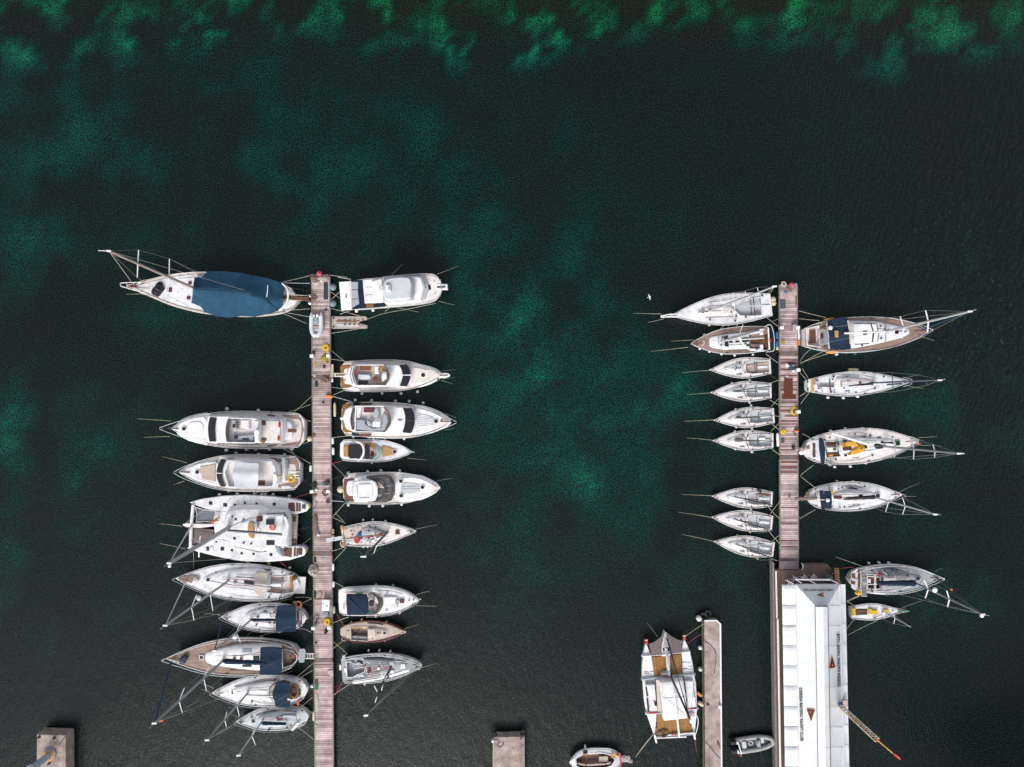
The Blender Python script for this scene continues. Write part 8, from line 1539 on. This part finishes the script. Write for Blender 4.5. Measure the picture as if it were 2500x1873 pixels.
heap("net_heap","brown net heap next to the crimson buoy on the right pier","net",D3,212,118,30,40,.25,"net_brown",.3,4,rough=.9);heap("blue_cloth","dusty blue cloth on the head of the right pier","cloth",D3,180,148,26,17,.1,"fender_blue",.7,5,rough=.4);heap("white_rag","small pale rag at the upper right corner of the right pier","rag",D3,285,62,18,10,.12,"fender_greyblue",0,5)
slab("rubber_mat","square dark grey mat near the head of the right pier","mat",D3,rc(143,286,66,106),"mat_grey");slab("rust_strip","narrow rusty strip at the right edge of the upper right pier","strip",D3,rc(292,245,16,110),"rust",.02)
t=Thing("hand_trolley","wooden hand trolley with long handles on the right pier","trolley",D3,at=(147,710,PZ));t.sol("tray",[(128,692),(166,692),(166,738),(128,738)],PZ+.2,.12,"net_olive",fl=0);t.tub("handle",[(140,692,.95),(140,590,1.1)],.035,"alu");t.tub("handle",[(155,692,.95),(155,585,1.1)],.035,"alu");t.tub("strap",[(120,590,.8),(126,690,.85)],.04,"rope_yellow")
t=Thing("duffel_bag","dark bag with white ends leaning at a pedestal on the right pier","bag",D3,at=(250,1000,PZ));t.part("body",G().lump((0,0,0),.75,.38,.5,-.5,5,rough=.35),"fender_navy",None,True);t.part("white_end",G().lump((-.6,.25,.0),.28,.18,.42,-.9,6,rough=.3),"white_paint");t.part("white_panel",G().lump((.25,-.3,.05),.4,.2,.42,.3,7,rough=.3),"hypalon");t.part("white_panel",G().lump((.0,.22,.1),.3,.12,.42,-.3,9,rough=.3),"hypalon")
slab("carpet","large reddish brown carpet of two joined pieces on the right pier","carpet",D3,[(160,1100),(188,1100),(192,1120),(255,1120),(257,1300),(290,1300),(290,1352),(135,1352),(135,1300),(157,1300),(157,1260),(150,1258),(152,1180),(158,1150)],"mat_brown");heap("carpet_corner","crumpled pinkish corner on top of the reddish brown carpet","cloth",D3,186,1100,20,16,.15,"net_pale",0,4);slab("rubber_mat","pale grey mat on the left edge of the right pier level with the yellow loop","mat",D3,rc(143,1549,44,52),"cushion_grey");slab("rubber_mat","dark grey mat below the round yellow coil on the right pier","mat",D4,rc(132,190,36,58),"mat_grey")
t=Thing("anchor_frame","triangular brown folding frame with an orange-brown bag on the right pier","frame",D4,at=(258,110,PZ));t.part("frame",G().tube([t.L(238,108,.75),t.L(273,106,.8),t.L(258,138,.75)],.06,5,closed=True),"teak_dark");t.part("bag",G().lump(tuple(t.L(272,90,PZ)-Vector((0,0,PZ-PZ))),.28,.25,.45,.3,6,rough=.4),"orange_buoy",None,True);t.part("bag_strap",G().lump(tuple(t.L(262,82,PZ)),.2,.15,.5,.3,7,rough=.4),"net_dark")
item("black_ball","small black ball at the end of the grey-brown plank on the right pier","ball",G().ball((0,0,.18),.22),"rubber",D4.W(237,265,PZ));slab("tan_wedge","small brown triangular wedge on the lower right pier","wedge",D4,[(192,748),(216,770),(196,798)],"net_brown",.12);heap("pier_scrap","small pale scrap near the end of the right pier","scrap",D4,278,945,14,24,.05,"net_pale",0,4)
# PEOPLE AND BIRD
def person(C,base,lab,z,joints,radii,top,legs,skinm="skin",hair="hair"):
 """one continuous skinned body; joints in metres round the pelvis, z up"""
 t=Thing("person",lab,"person",C,at=(*base,z))
 me=bpy.data.meshes.new("body");me.from_pydata([j for j in joints[0]],joints[1],[]);o=bpy.data.objects.new("body",me);COL.objects.link(o)
 sk=o.modifiers.new("s",'SKIN');
 for i,r in enumerate(radii):me.skin_vertices[0].data[i].radius=(r,r)
 me.skin_vertices[0].data[0].use_root=True
 sb=o.modifiers.new("b",'SUBSURF');sb.levels=1;sb.render_levels=1
 bpy.context.view_layer.update();m2=bpy.data.meshes.new_from_object(o.evaluated_get(bpy.context.evaluated_depsgraph_get()));bpy.data.objects.remove(o)
 m2.name="body"
 for nm in(top,legs,skinm):m2.materials.append(MATS[nm])
 hd=Vector(joints[0][3]);pv=Vector(joints[0][0])
 for p in m2.polygons:
  c_=p.center;ds=[(c_-Vector(q)).length for q in joints[0]];k=ds.index(min(ds));p.material_index=2 if k in(2,3,6,9)else(1 if k in(0,10,11,12,13,14,15)else 0);p.use_smooth=True
 b_=bpy.data.objects.new("body",m2);COL.objects.link(b_);b_.parent=t.o
 t.part("hair",G().ball((hd.x,hd.y,hd.z+.03),.105,.10,.11),hair,None,True);return t
ED=[(0,1),(1,2),(2,3),(1,4),(4,5),(5,6),(1,7),(7,8),(8,9),(0,10),(10,11),(11,12),(0,13),(13,14),(14,15)]
RR=[.15,.16,.06,.10,.07,.05,.04,.07,.05,.04,.08,.055,.05,.08,.055,.05]
person(A6,(850,425),"person in orange-brown clothes bending over on the catamaran's foredeck",Zc+.1,([(0,0,.75),(-.38,-.18,.95),(-.5,-.25,.98),(-.62,-.30,.98),(-.42,-.02,.9),(-.6,.0,.6),(-.72,-.1,.4),(-.32,-.36,.9),(-.5,-.5,.6),(-.68,-.45,.4),(.0,.16,.42),(.08,.14,.05),(-.1,.14,.04),(-.05,-.16,.42),(.05,-.16,.05),(-.12,-.18,.04)],ED),RR,"orange","tan")
person(B7,(540,335),"person in black seated in the cockpit of the yellow-bag yacht",1.0,([(0,0,.35),(.0,.08,.78),(.0,.08,.95),(.0,.05,1.08),(.20,.08,.8),(.26,-.1,.6),(.15,-.3,.55),(-.20,.08,.8),(-.26,-.1,.6),(-.12,-.3,.55),(.15,-.42,.4),(.16,-.5,.02),(.16,-.65,.02),(-.15,-.42,.4),(-.14,-.5,.02),(-.14,-.65,.02)],ED),RR,"black_cloth","red")
person(E3,(975,275),"person in dark and red clothes stepping along the terrace edge near the yellow pallets",TZ,([(0,0,.9),(-.02,.02,1.35),(-.02,.02,1.5),(-.02,.03,1.63),(-.2,.1,1.36),(-.32,.12,1.1),(-.4,.22,.95),(.18,-.06,1.36),(.3,-.1,1.1),(.36,.02,.95),(-.16,.08,.5),(-.3,.12,.06),(-.42,.18,.03),(.18,-.04,.5),(.2,-.1,.06),(.1,-.04,.03)],ED),RR,"dark_red","black_cloth")
t=Thing("seagull","white seagull flying over the dark water left of the right pier","bird",B3,at=(238,240,6.0),rot=.3)
t.o.scale=(.55,.55,.55);g=G();g.rings([[(x,r*math.cos(k*math.pi/4),z_+r*math.sin(k*math.pi/4))for k in range(8)]for x,r,z_ in((-.32,.01,0),(-.2,.05,0),(0,.09,0),(.16,.075,.01),(.25,.05,.03),(.32,.045,.04),(.38,.01,.03))]);t.part("body",g,"white_paint",None,True)
for s_ in(1,-1):t.part("wing",G().strip([(.14,s_*.05,.04),(.16,s_*.3,.16),(.02,s_*.62,.10)],[(-.08,s_*.05,.03),(-.04,s_*.3,.14),(-.08,s_*.62,.09)],.02),"cushion_white")
t.part("tail",G().strip([(-.3,.03,0),(-.42,.09,0)],[(-.3,-.03,0),(-.42,-.09,0)],.01),"white_paint")
t=Thing("tree","dark leafy tree on the quay mirrored in the water at the lower right corner","tree",NAT,world=(68.5,-53.0,1.5))
t.part("trunk",G().tube([(0,0,0),(.1,.1,2.5),(0,.3,5)],.32,8,.16),"bark",None,True)
g=G();random.seed(11);rv=random.random
lb=[(0,0,7,3.2),(-2.2,.8,6,2.2),(1.8,1.0,6.4,2.4),(-.8,2.0,8,2.0),(1,-1.5,7.2,2.4),(-4.2,1.6,5.2,1.4),(2.5,2.2,5.2,1.6)]
for cx,cy,cz,cr in lb:
 g2=G().tube([(0,.2,4),(cx*.6,cy*.6,(4+cz)*.5),(cx,cy,cz)],.13,5,.04);t.part("limb",g2,"bark",None,True)
 for _ in range(430):
  a,e,q=rv()*6.283,math.asin(2*rv()-1),cr*(rv()**.45);x,y,z=cx+q*math.cos(e)*math.cos(a),cy+q*math.cos(e)*math.sin(a),cz+q*.8*math.sin(e);s_=.24+.22*rv()
  u=Vector((rv()-.5,rv()-.5,rv()-.5)).normalized();v_=u.cross(Vector((rv()-.5,rv()-.5,rv()))).normalized();p=Vector((x,y,z));g.add([p+u*s_,p+v_*s_*.6,p-u*s_,p-v_*s_*.6],[(0,1,2,3)])
t.part("crown",g,"leaf");t.o.scale=(2.3,2.0,2.1)
bpy.context.view_layer.update()
